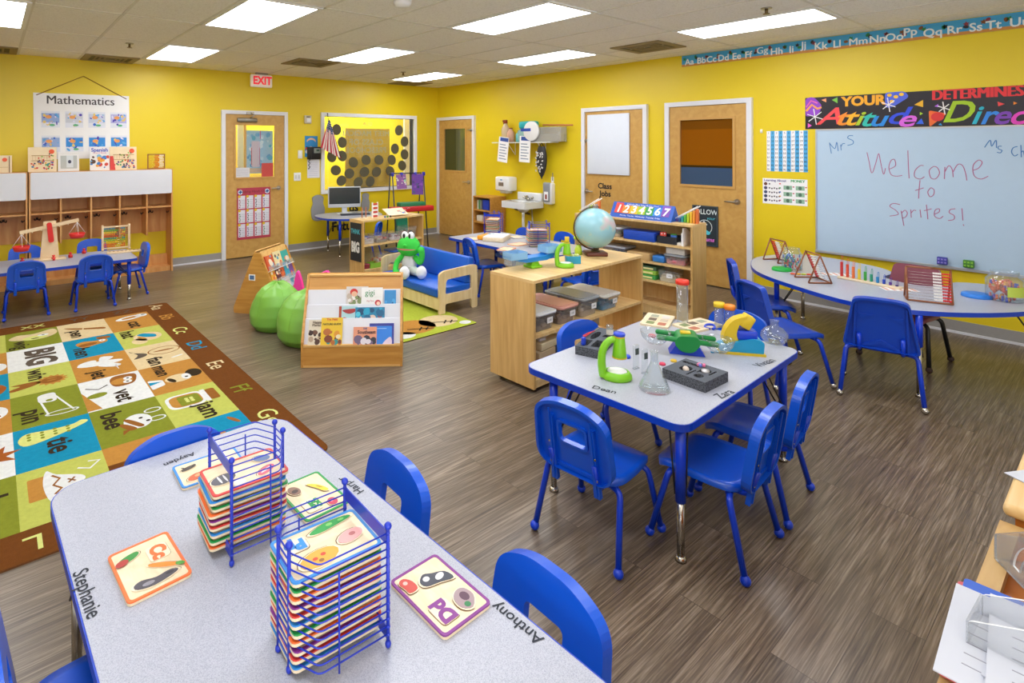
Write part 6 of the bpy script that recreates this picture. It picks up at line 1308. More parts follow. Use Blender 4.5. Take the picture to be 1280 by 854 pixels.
m = M(); m.rbox(0, .32, .04, .27, 0, .2, WHITE, .03, 3); m.build('case', t); m = M(); m.rbox(.08, .24, 0, .06, .02, .17, mat('dispenser_grey', '#c9c9c4', .5), .02); m.build('outlet', t); m = M(); m.box(.09, .2, .12, .18, .2, .203, C('#7a6a5a')); m.box(.13, .17, .21, .23, .2, .203, C('#3a8ac0')); m.build('front_label', t)
a, b = R(690, 241); t = thing('soap_dispenser', 'grey and white soap dispenser on the yellow wall', 'dispenser', X=onR(a+.08, b-.17))
m = M(); m.rbox(0, .15, 0, .32, 0, .1, WHITE, .02); m.build('case', t); m = M(); m.rbox(-.01, .13, .03, .33, .06, .115, mat('soap_grey', '#8a8f94', .35), .025); m.build('front_cover', t); m = M(); m.box(.025, .1, .06, .19, .115, .118, PAPER); m.box(.045, .08, .08, .15, .118, .119, C('#8a3a34')); m.build('front_label', t)
a, b = R(691, 221); m = M(); m.box(-.03, .02, -.09, .0, .001, .003, PAPER); m.box(-.008, .008, -.06, .06, .002, .005, C('#8a8470')); single('small_note', m, 'small paper note hooked above the soap dispenser', 'note', X=onR(a, b))
# wall shelf
a0, b0 = R(620, 178, RIGHT-.12); a1, b1 = R(695, 176, RIGHT-.12); zs = 1.70
t = thing('wall_shelf', 'thin white wall shelf with bottles above the sink', 'wall shelf', X=onR(6.62, zs))
m = M(); m.box(0, 1.2, -.008, .008, 0, .22, ACRYL if False else mat('shelf_white', '#d8d6c8', .5)); m.build('shelf_board', t)
for x in (.32, .95): m = M(); m.tube([(x, -.2, .005), (x, -.005, .005), (x, -.005, .2)], .006, WHITE, 8); m.tube([(x, -.19, .01), (x, -.01, .18)], .006, WHITE, 8); m.build('shelf_bracket', t)
def onshelf(px, py=176): a, b = R(px, py, RIGHT-.11); return a
CLB = clear('spray_bottle', '#e8d8c8', .5, .1)
def bottle(label, px, body, cap, h, r, name='spray_bottle', trig=True):
    t = thing(name, label, 'bottle', (RIGHT-.11, onshelf(px), zs+.009), 0, 'bottles on the wall shelf')
    m = M(); m.lathe([(.001, 0), (r, 0), (r, h*.6), (r*.45, h*.78), (r*.4, h*.84), (.001, h*.84)], body, 18); m.build('bottle_body', t)
    m = M(); m.cyl((0, 0, h*.84), (0, 0, h*.9), r*.5, cap, 12)
    if trig: m.rbox(-.02, .02, -.03, .055, h*.9, h, cap, .008); m.tube(bent([(0, .03, h*.92), (0, .05, h*.86), (0, .035, h*.78)], .01), .006, cap, 6)
    m.build('trigger' if trig else 'cap', t)
bottle('clear spray bottle with brown trigger at the end of the wall shelf', 632, CLB, mat('brown_trigger', '#8a3a14', .45), .36, .068)
bottle('second spray bottle with dark label behind the hanging paper', 638.5, mat('pinkish_bottle', '#cfa08a', .4), mat('brown_trigger', '#8a3a14', .45), .25, .06, trig=False)
bottle('small turquoise bottle with dark cap on the wall shelf', 649, mat('aqua_bottle', '#6ac0c4', .3), BLACK, .2, .055, trig=False)
pp = V((RIGHT-.11, onshelf(661), zs+.009)); m = M(); m.rbox(-.06, .06, -.2, .2, .0, .2, clear('bag_plastic', '#a8d4d4', .75, .2), .04); single('plastic_bag', m, 'clear bluish plastic bag of wipes on the wall shelf', 'bag', pp)
m = M(); m.rbox(-.06, .06, -.16, .16, 0, .12, mat('aqua_pack', '#22b0b8', .45), .03); single('wipes_pack', m, 'bright aqua pack on top of the plastic bag on the wall shelf', 'pack', pp+V((0, .0, .2)), .1)
pp = V((RIGHT-.2, onshelf(669)-.02, zs+.17)); m = M(); m.lathe([(.001, .0), (.15, 0), (.15, .03), (.14, .035), (.001, .035)], WHITE, 32, Ry(-PI/2)); m.box(-.038, -.034, .0, .2, .0, .045, C('#2a4ab0')); single('round_plate_pack', m, 'round white plate pack with blue strip on the wall shelf', 'plates', pp)
m = M(); m.prism(rrect(-.08, .08, -.3, .3, .02), 0, .22, BINCL, holes=[rrect(-.075, .075, -.295, .295, .016)]); m.flat(rrect(-.078, .078, -.298, .298, .02), BINCL, .002); m.box(-.06, .06, -.25, .25, .005, .12, C('#c8c0a0')); single('clear_box', m, 'long clear box at the end of the wall shelf above the bag', 'box', (RIGHT-.11, onshelf(686)+.02, zs+.009))
m = M(); m.tube([(0, -.3, 0), (0, .25, .02)], .012, C('#c87a4a'), 8); single('wooden_stick', m, 'wooden stick lying across the clear box', 'stick', (RIGHT-.1, onshelf(688)-.1, zs+.245))
for px, py, tl, lb in ((629, 187, .12, 'white notice with blue heading hanging under the wall shelf, tilted'), (656, 186.5, .05, 'white notice with small print hanging under the middle of the wall shelf')):
    a, b = R(px, py, RIGHT-.23); q = M(); q.box(-.11, .11, -.2, .2, 0, .003, PAPER); q.box(-.08, .1, .13, .19, .003, .0035, C('#2a4a9a'))
    for i in range(6): q.box(-.08, .05+.03*(i % 2), .07-.045*i, .085-.045*i, .003, .0035, C('#8a96a8'))
    single('hanging_notice', q, lb, 'notice', X=onR(a, b, .23) @ Rz(-tl), group='notices under the wall shelf')
a, b = R(677, 178, RIGHT-.15); t = thing('patterned_bag', 'black and white patterned bag hanging from the wall shelf', 'bag', X=onR(a, b, .15))
m = M(); m.grid(lambda u, v: (.095*sin(PI*min(1, .15+v*.9))**.6*cos(2*PI*u)*(1 if v < .99 else .1), -.06-.5*v, .05*sin(PI*min(1, .15+v*.9))**.6*sin(2*PI*u)), 24, 14, mat('bag_black', '#26262a', .6), closeu=True); bb = m.build('bag_body', t)
m = M()
rr = random.Random(5)
for i in range(26): x, y = rr.uniform(-.065, .065), rr.uniform(-.44, -.14); m.flat(rpoly(ell(x, y, .012, .02, 7, rr.random()*3), .004), C('#cfcfcf'), .0535+.0001*i)
m.build('bag_pattern', bb)
m = M(); m.tube([(-.06, -.1, 0), (0, 0, .0), (.06, -.1, 0)], .008, BLACK, 8); m.build('bag_handle', t)
# small bookshelf beside the far door
t = shelf_unit('small_bookcase', 'small honey wood bookcase beside the far wooden door', (6.30, 6.93, 0), -PI/2, .42, .34, .82, (.40, .60), OAK, OAK, True, casters=False, bottom=.08)
for i, (dx, w, h, c, lb) in enumerate(((.05, .03, .15, '#d8d4c8', 'white folder on the top board of the small bookcase'), (.085, .03, .16, '#4a8a4a', 'green folder on the top board of the small bookcase'), (.12, .03, .15, '#8a8a80', 'grey folder on the top board of the small bookcase'), (.24, .15, .16, '#1a3ec0', 'royal blue folder box on the top board of the small bookcase'))):
    m = M(); m.rbox(-w/2, w/2, -.1, .1, 0, h, C(c, .5), .004); single('folder', m, lb, 'folder', (6.44, 6.93-dx-.02, .601), -PI/2, 'folders in the small bookcase')
for i, (dx, c, lb) in enumerate(((.08, '#d8d0c0', 'cream paper stack on the middle board of the small bookcase'), (.24, '#b88a60', 'tan basket of cards on the middle board of the small bookcase'))):
    m = M(); m.rbox(-.07, .07, -.1, .1, 0, .1, C(c, .7), .006); single('card_stack', m, lb, 'stack of cards', (6.44, 6.93-dx-.03, .401), -PI/2)
# ================================================================ SINK TABLE THINGS
rk = rack('blue wire rack of pale puzzle boards at the far end of the sink table', (4.88, 4.98, H), radians(30), .26, (-.1, .1), (.1, .03), 11)
rk2 = rack('blue wire rack of pale puzzle boards in front of the sink, nearer the globe', (4.62, 4.04, H), radians(-40), .26, (.1, .1), (-.1, .03), 11)
for (ox, oy, an, nm_) in ((4.86, 4.97, 30, 'by the bookcase'), (4.60, 4.05, -40, 'nearer the globe')):
    for k in range(8):
        c = ['purple', 'blue', 'orange', 'green', 'red'][k % 5]
        puzzle('alphabet_puzzle', c, '%s rimmed puzzle board, %s from the top in the sink table rack %s' % (c, ordinal(7-k), nm_), 'puzzle boards stacked on the sink table', T(ox, oy, H+.02+.022*k) @ Rz(radians(an+2*(k % 2))))
m = M(); m.rbox(-.16, .16, -.12, .12, 0, .05, WOODB, .006); m.rbox(-.155, .155, -.115, .115, .05, .056, C('#dfe3e6'), .002); blobs(m, .28, .2, .2, .8, ['#3a8ac0', '#d8a030', '#c8503a', '#5aa05a'], 8, 77, .0565, .07)
single('puzzle_box', m, 'pale wooden box with white picture lid tilted on the sink table', 'box', Z(621, 300, H), .5)
m = M(); m.rbox(-.1, .1, -.08, .08, 0, .05, C('#e89a1c', .5), .01); single('orange_block', m, 'orange block beside the white lidded box on the sink table', 'block', Z(609, 299, H), .3)
for k, (px, py, lb) in enumerate(((648, 306, 'pale puzzle board lying on the sink table beside the globe side rack'), (633, 312, 'pale puzzle board lying at the edge of the sink table'), (590, 299, 'pale puzzle board lying behind the chair at the sink table'), (645, 297, 'pale puzzle board lying at the wall side of the sink table'))):
    puzzle('alphabet_puzzle', ['orange', 'red', 'purple', 'blue'][k], lb, 'puzzle boards lying on the sink table', T(*Z(px, py, H+.0005)) @ Rz(.4*k))
# ================================================================ CUBBIES
CY = 8.0; CH = B(125, 213.5, CY)[1]
def cubby(label, x0, x1, bays, dr):
    t = thing('cubby_unit', label, 'cubby', (x0, CY, 0)); w = x1-x0; d = BACK-CY-.004; th = .018
    for x in (0, w-th): m = M(); m.box(x, x+th, 0, d, 0, CH, CUBW); m.build('side_panel', t)
    zt_, zm, zs_, zb_ = CH, B(125, 245, CY)[1], B(38, 268, CY)[1], .50
    m = M(); m.box(th, w-th, .0, d, CH-.02, CH, CUBW); m.build('top_panel', t)
    m = M(); m.prism([(.012, zm-.18), (w-.012, zm-.18), (w-.012, CH-.004), (.012, CH-.004)][::1] and rpoly([(.014, zm-.005), (w-.014, zm-.005), (w-.014, CH-.004), (.014, CH-.004)], .02), .0, .014, WLAM, X=UP); m.build('front_panel', t)
    m = M(); m.box(th, w-th, d-.008, d, zb_, CH-.02, CUBW); m.build('back_panel', t)
    m = M(); m.box(th, w-th, .01, d-.008, zs_-.016, zs_, CUBW); m.build('shelf_board', t)
    m = M(); m.box(th, w-th, .06, d, .0, .06, CUBW); m.box(th, w-th, d-.06, d-.03, .06, .2, CUBW); m.build('bottom_board', t)
    for i in range(1, bays): x = w*i/bays; m = M(); m.box(x-th/2, x+th/2, .0, d-.008, zb_, CH-.02, CUBW); m.build('divider', t)
    for i in range(bays):
        for k in (.3, .95):
            m = M(); x = w*(i+k)/bays; x = x if k < .9 else w*(i+1)/bays-th/2-.012; z = zs_-.09
            if k < .9:
                y = d-.01
                m.tube(bent([(x-.03, y-.03, z+.01), (x-.025, y-.035, z-.015), (x, y, z), (x+.025, y-.035, z-.015), (x+.03, y-.03, z+.01)], .01), .006, mat('hook_black', '#241812', .5), 6); m.rbox(x-.012, x+.012, y-.006, y, z-.01, z+.02, MATS['hook_black'], .003)
            else: m.tube(bent([(x, .12, z+.01), (x-.025, .12, z-.012), (x-.03, .12, z+.012)], .008), .006, MATS['hook_black'], 6)
            m.build('coat_hook', t)
    return t
ux0 = B(36, 240, CY)[0]; ux1 = B(216, 240, CY)[0]
cubby('wooden cubby unit of five bays under the Mathematics poster', ux0, ux1, 5, 0)
cubby('wooden cubby unit cut by the frame edge', ux0-.012-(ux1-ux0), ux0-.012, 5, 0)
# wooden boards, books and frames on top of the cubbies
def ontop(px, dy=.12): return B(px, 210, CY+dy)[0]
def top_item(name, label, px0, px1, ptop, base, fn, cat, th=.02, dy=.14):
    x0 = B(px0, 210, CY+dy)[0]; x1 = B(px1, 210, CY+dy)[0]; h = B(px0, ptop, CY+dy)[1]-CH
    return cover(name, label, T(x0, CY+dy, CH) @ BW @ Rx(-.08), x1-x0, h, base, fn, th, cat, None)
def busy(seed):
    def fn(q, w, h):
        q.flat(ell(w*.82, h*.82, w*.1, w*.1, 18), C('#e2562a'), .0015)
        for y in (.45, .66): q.box(w*.12, w*.9, h*y-.004, h*y+.004, .001, .005, C('#b89a6a'))
        for i in range(7): q.box(w*(.15+.1*i), w*(.16+.1*i), h*.48, h*.64, .001, .004, C('#c8a878'))
        rr = random.Random(seed)
        for i in range(40): q.flat(ell(w*rr.uniform(.1, .9), h*rr.uniform(.08, .42), w*.035, w*.035, 8), C(rr.choice(['#d03a2e', '#2f7aa8', '#2f9a5a', '#7a4a9a', '#e0a030', '#4a4a58'])), .002+.0001*i)
        for i in range(10): q.flat(ell(w*rr.uniform(.3, .9), h*rr.uniform(.45, .75), w*.03, w*.03, 8), C(rr.choice(['#d03a2e', '#5a3a2e', '#8ab84a'])), .006+.0001*i)
    return fn
top_item('activity_board', 'cream wooden bead activity board standing at the joint of the two cubby units', 35, 71, 184, '#ead6b0', busy(2), 'activity board')
top_item('activity_board', 'cream wooden bead activity board with red ladder beside the Spanish book', 137.5, 171, 183.5, '#ead6b0', lambda q, w, h: (busy(6)(q, w, h), q.prism([(0, .0), (w*.2, 0), (w*.12, h*.6), (0, h*.6)], .001, .006, C('#cf3a34'))), 'activity board')
top_item('framed_picture', 'white framed pale picture leaning on the cubby top', 72.5, 99, 191.5, '#e2e2e0', lambda q, w, h: (q.flat(rrect(w*.12, w*.9, h*.14, h*.86, .004), C('#b4bab8'), .001), q.flat(rrect(w*.4, w*.72, h*.2, h*.86, .004), C('#d0d8dc'), .0014), q.flat(ell(w*.55, h*.52, .018, .022, 10), C('#3a3f5a'), .0018)), 'picture')
top_item('picture_book', 'white Spanish word book standing on the cubby top', 112.5, 137, 183.5, '#e8e6e4', lambda q, w, h: (q.text('Spanish', .062, C('#4a5ab8'), T(w*.5, h*.86, .0015), off=.002), q.text('Word Book', .03, C('#c85a8a'), T(w*.5, h*.74, .0015)), blobs(q, w, h, .08, .6, ['#3a7ac0', '#e0a030', '#c8402e', '#5a3a2a', '#6ab0d8', '#8a5a9a'], 22, 21, .002, .14)), 'book')
top_item('activity_board', 'cream wooden activity board with easel stand, cut by the frame', -8, 15, 194.5, '#e8d4ae', lambda q, w, h: (q.flat(ell(w*.6, h*.75, w*.14, w*.14, 12), C('#e2562a'), .002), q.box(w*.84, w*.88, 0, h*.95, .001, .006, C('#5a3a24')), q.box(w*.2, w*.8, h*.3, h*.33, .001, .004, C('#c8b080'))), 'activity board')
X = T(ontop(184.5), CY+.14, CH) @ BW; t = thing('small_abacus', 'small brown framed abacus with orange and white beads at the end of the cubby top', 'abacus', X=X)
m = M(); m.prism([(0, 0), (.215, 0), (.215, .2), (0, .2)], 0, .014, BRW, holes=[[(.012, .012), (.012, .188), (.203, .188), (.203, .012)]]); m.build('frame', t)
for i in range(8):
    z = .024+i*.022; m = M(); m.tube([(.006, z, .007), (.21, z, .007)], .0014, CHROME, 5)
    for k in range(10): m.ball((.095+.011*k-.012*((i*7) % 3 == 0), z, .007), (.0055, .01, .01), C('#e0762a' if k < 5 else '#efe8da', .4), 8, 6)
    m.build('bead_row', t)
# ================================================================ CUBBY TABLE TOYS
CT = .45; pb = Z(62, 325, CT); WDL = wood('light_toy_wood', '#d6b78c', '#e6d0aa', .5, (8, 8, 8))
t = thing('wooden_balance', 'wooden balance with two red hanging pans on the cubby table', 'balance', (pb.x, pb.y, CT), radians(4))
m = M(UP); m.prism([(-.085, 0), (.085, 0), (.055, .41), (-.055, .41)], -.012, .012, WDL); m.build('upright', t)
m = M(); m.rbox(-.14, .14, -.07, .07, 0, .02, WDL, .004); m.build('base', t)
m = M(UP @ T(0, .36, .02) @ Rz(.17)); m.prism(rpoly([(-.265, -.018), (.265, -.018), (.265, .018), (-.265, .018)], .006), 0, .014, WDL)
for i in range(7): m.cyl((-.24+.08*i, -.018, .007), (-.24+.08*i, -.03, .007), .006, WDL, 8)
m.build('beam', t)
m = M(UP @ T(0, .30, .034) @ Rz(.1)); m.prism(rpoly([(-.025, -.11), (.025, -.11), (.022, .1), (-.022, .1)], .02), 0, .012, C('#d0241f', .4)); m.build('pointer', t)
for s in (-1, 1):
    zt2 = .36+s*.245*.17; xx = s*.245
    pan = M(); pan.lathe([(.001, 0), (.06, 0), (.078, .05), (.073, .05), (.056, .006), (.001, .006)], C('#d0241f', .4), 20, T(xx, -.028, zt2-.19)); pn = pan.build('pan', t)
    w = M()
    for a in (0, 1.57, 3.14, 4.71): w.tube([(xx, -.028, zt2-.02), (xx+.076*cos(a), -.028+.076*sin(a), zt2-.14)], .0018, PAPER, 5)
    w.build('pan_wire', pn)
pa_ = Z(145, 312, CT); t = thing('bead_abacus', 'standing wooden abacus with rainbow bead rows on the cubby table', 'abacus', (pa_.x, pa_.y, CT), radians(-6))
aw, ah = .27, .29; m = M()
for s in (-1, 1): m.rbox(s*aw/2-.012, s*aw/2+.012, -.012, .012, 0, ah, WDL, .004); m.rbox(s*aw/2-.012, s*aw/2+.012, -.07, .07, 0, .016, WDL, .004)
m.rbox(-aw/2, aw/2, -.008, .008, ah-.03, ah-.014, WDL, .003); m.rbox(-aw/2, aw/2, -.008, .008, .012, .028, WDL, .003); m.build('frame', t)
for i, c in enumerate(['#e0642a', '#e0642a', '#e8c02a', '#8ac03a', '#1f9a8a', '#d03a2e', '#e88a2a', '#e8d02a', '#5ab04a', '#1f8aa8']):
    m = M(); z = .044+i*.0225; m.tube([(-aw/2, 0, z), (aw/2, 0, z)], .0016, CHROME, 5); n = 10
    for k in range(n): x = -aw/2+.018+k*.0165+(.055 if k > 6+(i % 3) else 0); m.lathe([(.001, -.007), (.0095, -.005), (.0095, .005), (.001, .007)], C(c, .35), 8, T(min(x, aw/2-.018), 0, z) @ Ry(PI/2))
    m.build('bead_row', t)
for k, (px, py, lb) in enumerate(((67, 325.5, 'red weight beside the wooden balance foot'), (88, 322, 'red weight in the middle of the cubby table edge'), (105, 317, 'red weight lying behind the abacus side chair'), (28, 329, 'red weight under the lower pan'))):
    m = M(); m.lathe([(.001, 0), (.02, 0), (.02, .03), (.008, .034), (.008, .04), (.015, .046), (.012, .056), (.001, .058)], C('#d0241f', .4), 14); single('red_weight', m, lb, 'weight', Z(px, py, CT), group='red weights on the cubby table')
m = M(); m.rbox(-.17, .17, -.05, .05, 0, .018, WDL, .004); [m.cyl((-.14+.04*i, 0, .018), (-.14+.04*i, 0, .024), .012, C('#b89a70'), 10) for i in range(8)]
single('weight_tray', m, 'pale wooden tray of pegs beside the rainbow abacus', 'tray', Z(155, 315.5, CT), radians(-6))
# ================================================================ BACK WALL THINGS
def onB(px, py, off=0): a, b = B(px, py, BACK-off); return T(a, BACK-off, b) @ BW
a0, b0 = B(41.4, 115.7); a1, b1 = B(162, 198); w, h = 1.03, b0-b1
t = thing('maths_poster', 'white hanging Mathematics poster with children drawings above the cubbies', 'poster', X=T(a0, BACK, b0) @ BW @ Rz(radians(.6)))
q = M(); q.box(0, w, -h, 0, .004, .008, PAPER); q.build('sheet', t)
q = M(); q.text('Mathematics', .145, C('#3a3238'), T(w*.48, -.085, .0095), off=.0016); q.build('heading_lettering', t)
CS = ['#2f7ad0', '#5a4ab8', '#e8c05a', '#d8d8e8', '#3aa0d8', '#e09a4a', '#4aa05a']
for j in range(2):
    for i in range(4):
        q = M(); x = .075+i*.245; y = -.42-j*.3; q.box(x, x+.19, y, y+.2, .008, .009, C('#dfe3ee')); qs = .19
        strong = (j == 1 and i > 0)
        q.box(x+.005, x+.185, y+.06, y+.175, .009, .0095, C('#2f8ad8' if strong else ['#8fa8d8', '#c8ccd8', '#c4cce0', '#b0b0dc'][i]))
        rr = random.Random(10*j+i)
        for k in range(16): q.flat(ell(x+.02+rr.random()*.15, y+.02+rr.random()*.15, .008+rr.random()*.02, .006+rr.random()*.012, 8, rr.random()*3), C(rr.choice(['#4a3ab0', '#2f6ad0', '#5aa8e0', '#d8d8f0', '#e8c86a'])), .01+.0001*k)
        q.flat(ell(x+.075, y+.13, .032, .022, 12), C('#e8a05a'), .0125); q.flat(ell(x+.11, y+.03, .03, .014, 10), C('#5ab07a'), .0125)
        q.build('drawing', t)
q = M(); q.tube([(.03, -.03, .01), (.52, .23, .006), (w-.03, -.04, .01)], .005, mat('brown_cord', '#8a5a14', .8), 6); q.build('hanging_cord', t)
# exit sign
t = thing('exit_sign', 'white EXIT sign with red letters above the poster door', 'exit sign', X=T(B(313, 100, BACK-.1)[0], BACK-.1, B(313, 108.5, BACK-.1)[1]) @ BW)
q = M(); q.rbox(0, .33, 0, .19, -.03, .03, mat('exit_white', '#eadfd6', .5, emit=.15), .02); q.box(.08, .26, .19, CEIL-B(313, 108.5, BACK-.1)[1], -.02, .02, STEEL); q.build('case', t)
q = M(); q.text('EXIT', .165, mat('exit_red', '#e8283c', .5, emit=.5), T(.172, .095, .0315), off=.006, sx=.84); q.build('exit_lettering', t)
# on the entry door
def on_door(px, py, off=.034): a, b = B(px, py, BACK-off); return T(a, BACK-off, b) @ BW
def helper(q, w, h):
    q.text('Helping Hands Chart', .05, C('#5a1c2c'), T(w*.52, h*.925, .0035), shear=.2)
    for s in (.1, .9): q.flat(ell(w*s, h*.92, .036, .036, 16), C('#cfe0f0'), .0032); q.box(w*s-.026, w*s+.026, h*.92-.008, h*.92+.008, .0033, .0038, C('#1f4f9a')); q.box(w*s-.008, w*s+.008, h*.92-.026, h*.92+.026, .0033, .0038, C('#1f4f9a'))
    for j in range(3):
        for i in range(4):
            x, y = w*(.04+.24*i), h*(.05+.275*(2-j)); q.flat([(x, y), (x+w*.2, y), (x+w*.2, y+h*.25), (x, y+h*.25)], C('#dcdce6'), .0032)
            q.flat(ell(x+.015, y+h*.235, .022, .02, 10), C('#d8b81c'), .0036)
            for k in range(5): q.flat(ell(x+.02+.006*(k % 2), y+h*.035*k+.02, .012, .009, 8), C(['#8a3a4a', '#4a7a4a', '#3a3a4a', '#7a4a8a'][(i+j) % 4]), .0036); q.box(x+.045, x+w*.19, y+h*.035*k+.016, y+h*.035*k+.022, .0032, .0036, C('#a8a8ba'))
a0, b0 = B(296, 235.5, BACK-.034); a1, b1 = B(338, 296, BACK-.034); q = M(); q.box(0, a1-a0, 0, b0-b1, 0, .003, mat('poster_red', '#b23a4e', .6)); helper(q, a1-a0, b0-b1)
single('helper_chart', q, 'red bordered chart of twelve panels on the entry door', 'chart', X=T(a0, BACK-.034, b1) @ BW)
def sheet(name, label, q0, q1, base, fn=None, off=.02, cat='paper', group=None):
    a0, b0 = B(*q0, BACK-off); a1, b1 = B(*q1, BACK-off); q = M(); q.box(0, a1-a0, 0, b0-b1, 0, .002, C(base, .7))
    if fn: fn(q, a1-a0, b0-b1)
    return single(name, q, label, cat, X=T(a0, BACK-off, b1) @ BW, group=group)
sheet('red_sheet', 'plain red sheet stuck in the corner of the entry door pane', (327, 204), (341.5, 221), '#c24a44')
sheet('white_notice', 'white notice stuck at the bottom of the entry door pane', (294, 210), (312, 221.5), '#d8d8de', lambda q, w, h: [q.box(w*.1, w*.9, h*(.2+.15*i), h*(.23+.15*i), .002, .0024, C('#a8a8b8')) for i in range(5)])
sheet('pale_collage', 'pale blue and pink paper collage seen through the entry door pane', (308, 163), (341, 216), '#9cc4de', lambda q, w, h: (blobs(q, w, h, .05, .95, ['#5aa8d8', '#d8e8f0', '#3a90c8', '#e8f0f4', '#bcd8e8', '#2fa8c8'], 40, 4, .0022, .1), q.flat(rrect(w*.18, w*.5, h*.15, h*.75, .02), C('#d8c0d0'), .0065), q.box(w*.17, w*.2, h*.2, h*.6, .0065, .007, C('#d0405a')), q.box(w*.48, w*.5, h*.2, h*.6, .0065, .007, C('#d0405a')), q.box(w*.5, w*.53, h*.8, h, .0065, .007, C('#c83a8a')), q.flat(rrect(w*.05, w*.6, h*.02, h*.12, .02), C('#d8b89a'), .0066)), off=-.05, cat='collage')
# small devices right of the entry door
X = onB(384, 149.5); q = M(); q.rbox(-.06, .06, -.065, .065, 0, .04, mat('thermostat', '#c9bfa8', .5), .01); q.rbox(-.03, .04, -.045, .02, .04, .05, WHITE, .004); q.box(-.03, .03, .03, .05, .04, .042, C('#7a705a')); single('thermostat', q, 'beige thermostat on the yellow wall above the phone', 'thermostat', X=X)
X = onB(375, 193); q = M(); q.rbox(-.04, .04, -.065, .065, 0, .012, WHITE, .006); q.rbox(-.018, .018, -.035, .035, .012, .02, PAPER, .003); single('light_switch', q, 'white light switch beside the wall phone', 'switch', X=X)
X = onB(371.5, 221); q = M(); q.rbox(-.06, .06, -.065, .065, 0, .01, WHITE, .006); [q.rbox(s*.026-.014, s*.026+.014, -.03, .03, .01, .014, mat('switch_grey', '#cfcfca', .5), .003) for s in (-1, 1)]; single('switch_plate', q, 'white double switch plate beside the entry door handle', 'switch', X=X)
sheet('blue_notice', 'sky blue picture notice behind the wall phone', (381, 170), (397, 196), '#2f8ac8', lambda q, w, h: (q.flat(ell(w*.5, h*.75, w*.35, h*.16, 18), C('#d8b088'), .0024), q.flat(ell(w*.5, h*.68, w*.33, h*.14, 18), C('#2f8ac8'), .0027), blobs(q, w, h, .1, .5, ['#2a2a30', '#e0c0a0', '#c84a3a', '#e8e8e8'], 8, 3, .003, .12)), off=.004)
sheet('white_list', 'white typed list hanging below the wall phone', (384, 199), (399.5, 222), '#dcdce4', lambda q, w, h: [q.box(w*.15, w*.85, h*(.12+.1*i), h*(.13+.1*i), .002, .0024, C('#9a9ab0')) for i in range(8)], off=.004)
t = thing('wall_phone', 'black wall phone with grey panel and hanging cord beside the window', 'phone', X=onB(392, 191.5))
q = M(); q.rbox(-.12, .11, -.1, .1, 0, .05, BLACK, .012); q.build('phone_body', t); q = M(); q.rbox(-.02, .095, .0, .08, .05, .06, mat('phone_grey', '#8f9890', .4), .006); q.box(.02, .07, .03, .06, .06, .062, C('#3a5a4a')); q.build('screen_panel', t)
q = M(); q.rbox(-.12, -.07, -.1, .1, .05, .085, BLACK, .016); q.build('handset', t)
q = M(); q.tube([(-.09+.012*cos(i*1.3), -.1-.012*i, .03+.012*sin(i*1.3)) for i in range(14)], .006, BLACK, 6); q.build('cord', t)
# flag
t = thing('wall_flag', 'small American flag on a tilted pole at the window corner', 'flag', X=onB(409.5, 150, .05))
q = M(); q.tube([(-.0, .09, 0), (.0, -.03, .04), (.16, -.62, .16)], .006, mat('flag_pole', '#3a2a1a', .5), 8); q.ball((0, .1, 0), .012, MATS['flag_pole']); q.build('flag_pole', t)
FR_, FWh, FB = C('#b02a3a', .75), C('#d8d2cc', .75), C('#23386a', .75)
P00, P10, P01, P11 = V((.0, -.02)), V((.18, -.62)), V((-.19, -.42)), V((.14, -.66))
quad = [V((.0, .0)), V((.17, -.62)), V((.02, -.56)), V((-.2, -.46))]      # top, low right, low mid, low left
def fl(u, v):      # u across stripes, v down the hang
    a = V((-.01, 0)).lerp(V((.015, 0)), u); b = V((-.2, -.45)).lerp(V((.17, -.63)), u); p = a.lerp(b, v); return (p.x, p.y, .05+.09*v+.018*sin(u*15)*v)
q = M()
for i in range(13): q.grid(lambda u, v, i=i: fl((i+u)/13, .32+.68*v), 3, 8, FR_ if i % 2 == 0 else FWh)
q.grid(lambda u, v: fl(u, .4*v), 14, 6, FB); 
for j in range(5):
    for i in range(5): p = fl((i+.5)/5, .1+.065*j); q.flat(star(p[0], p[1], .003, .008, 5), FWh, p[2]+.006)
q.build('flag_cloth', t)
# ================================================================ COMPUTER, WALL LETTERING, EASEL
mp = V((4.45, 7.95, .57)); t = thing('computer_monitor', 'silver framed computer monitor with dark screen on the small table', 'monitor', mp, radians(-22))
q = M(); q.rbox(-.26, .26, -.012, .02, .1, .43, mat('silver_plastic', '#c8ccd2', .35), .008); q.build('case', t); q = M(); q.box(-.245, .245, -.0135, -.012, .155, .415, mat('dark_screen', '#33383a', .2)); q.build('screen', t)
q = M(); q.rbox(-.12, .12, -.09, .09, 0, .012, MATS['silver_plastic'], .005); q.box(-.04, .04, .0, .03, .01, .14, MATS['silver_plastic']); q.build('stand', t)
q = M(); q.rbox(-.23, .23, -.07, .07, 0, .018, C('#2f3442', .5), .005)
for j in range(4):
    for i in range(14): q.box(-.21+.03*i, -.185+.03*i, -.055+.028*j, -.033+.028*j, .018, .021, C('#454b5c', .5))
single('keyboard', q, 'dark keyboard in front of the computer monitor', 'keyboard', (4.5, 7.7, .571), radians(-22))
for body, px, py, sz, lb in (('g', 443.5, 247.5, .2, 'black wall letter g beside the monitor'), ('ds', 442, 259.5, .2, 'black wall letters between monitor and grey shape'), ('Future', 433, 282.5, .21, 'black wall lettering starting Futu behind the THINK BIG shelf')):
    a, b = B(px, py); q = M().text(body, sz, INK, T(0, 0, .002), off=.006); single('wall_lettering', q, lb, 'lettering', X=T(a, BACK-.001, b) @ BW, group='black lettering below the window')
GREYP = mat('grey_foam_shape', '#8f9094', .8)
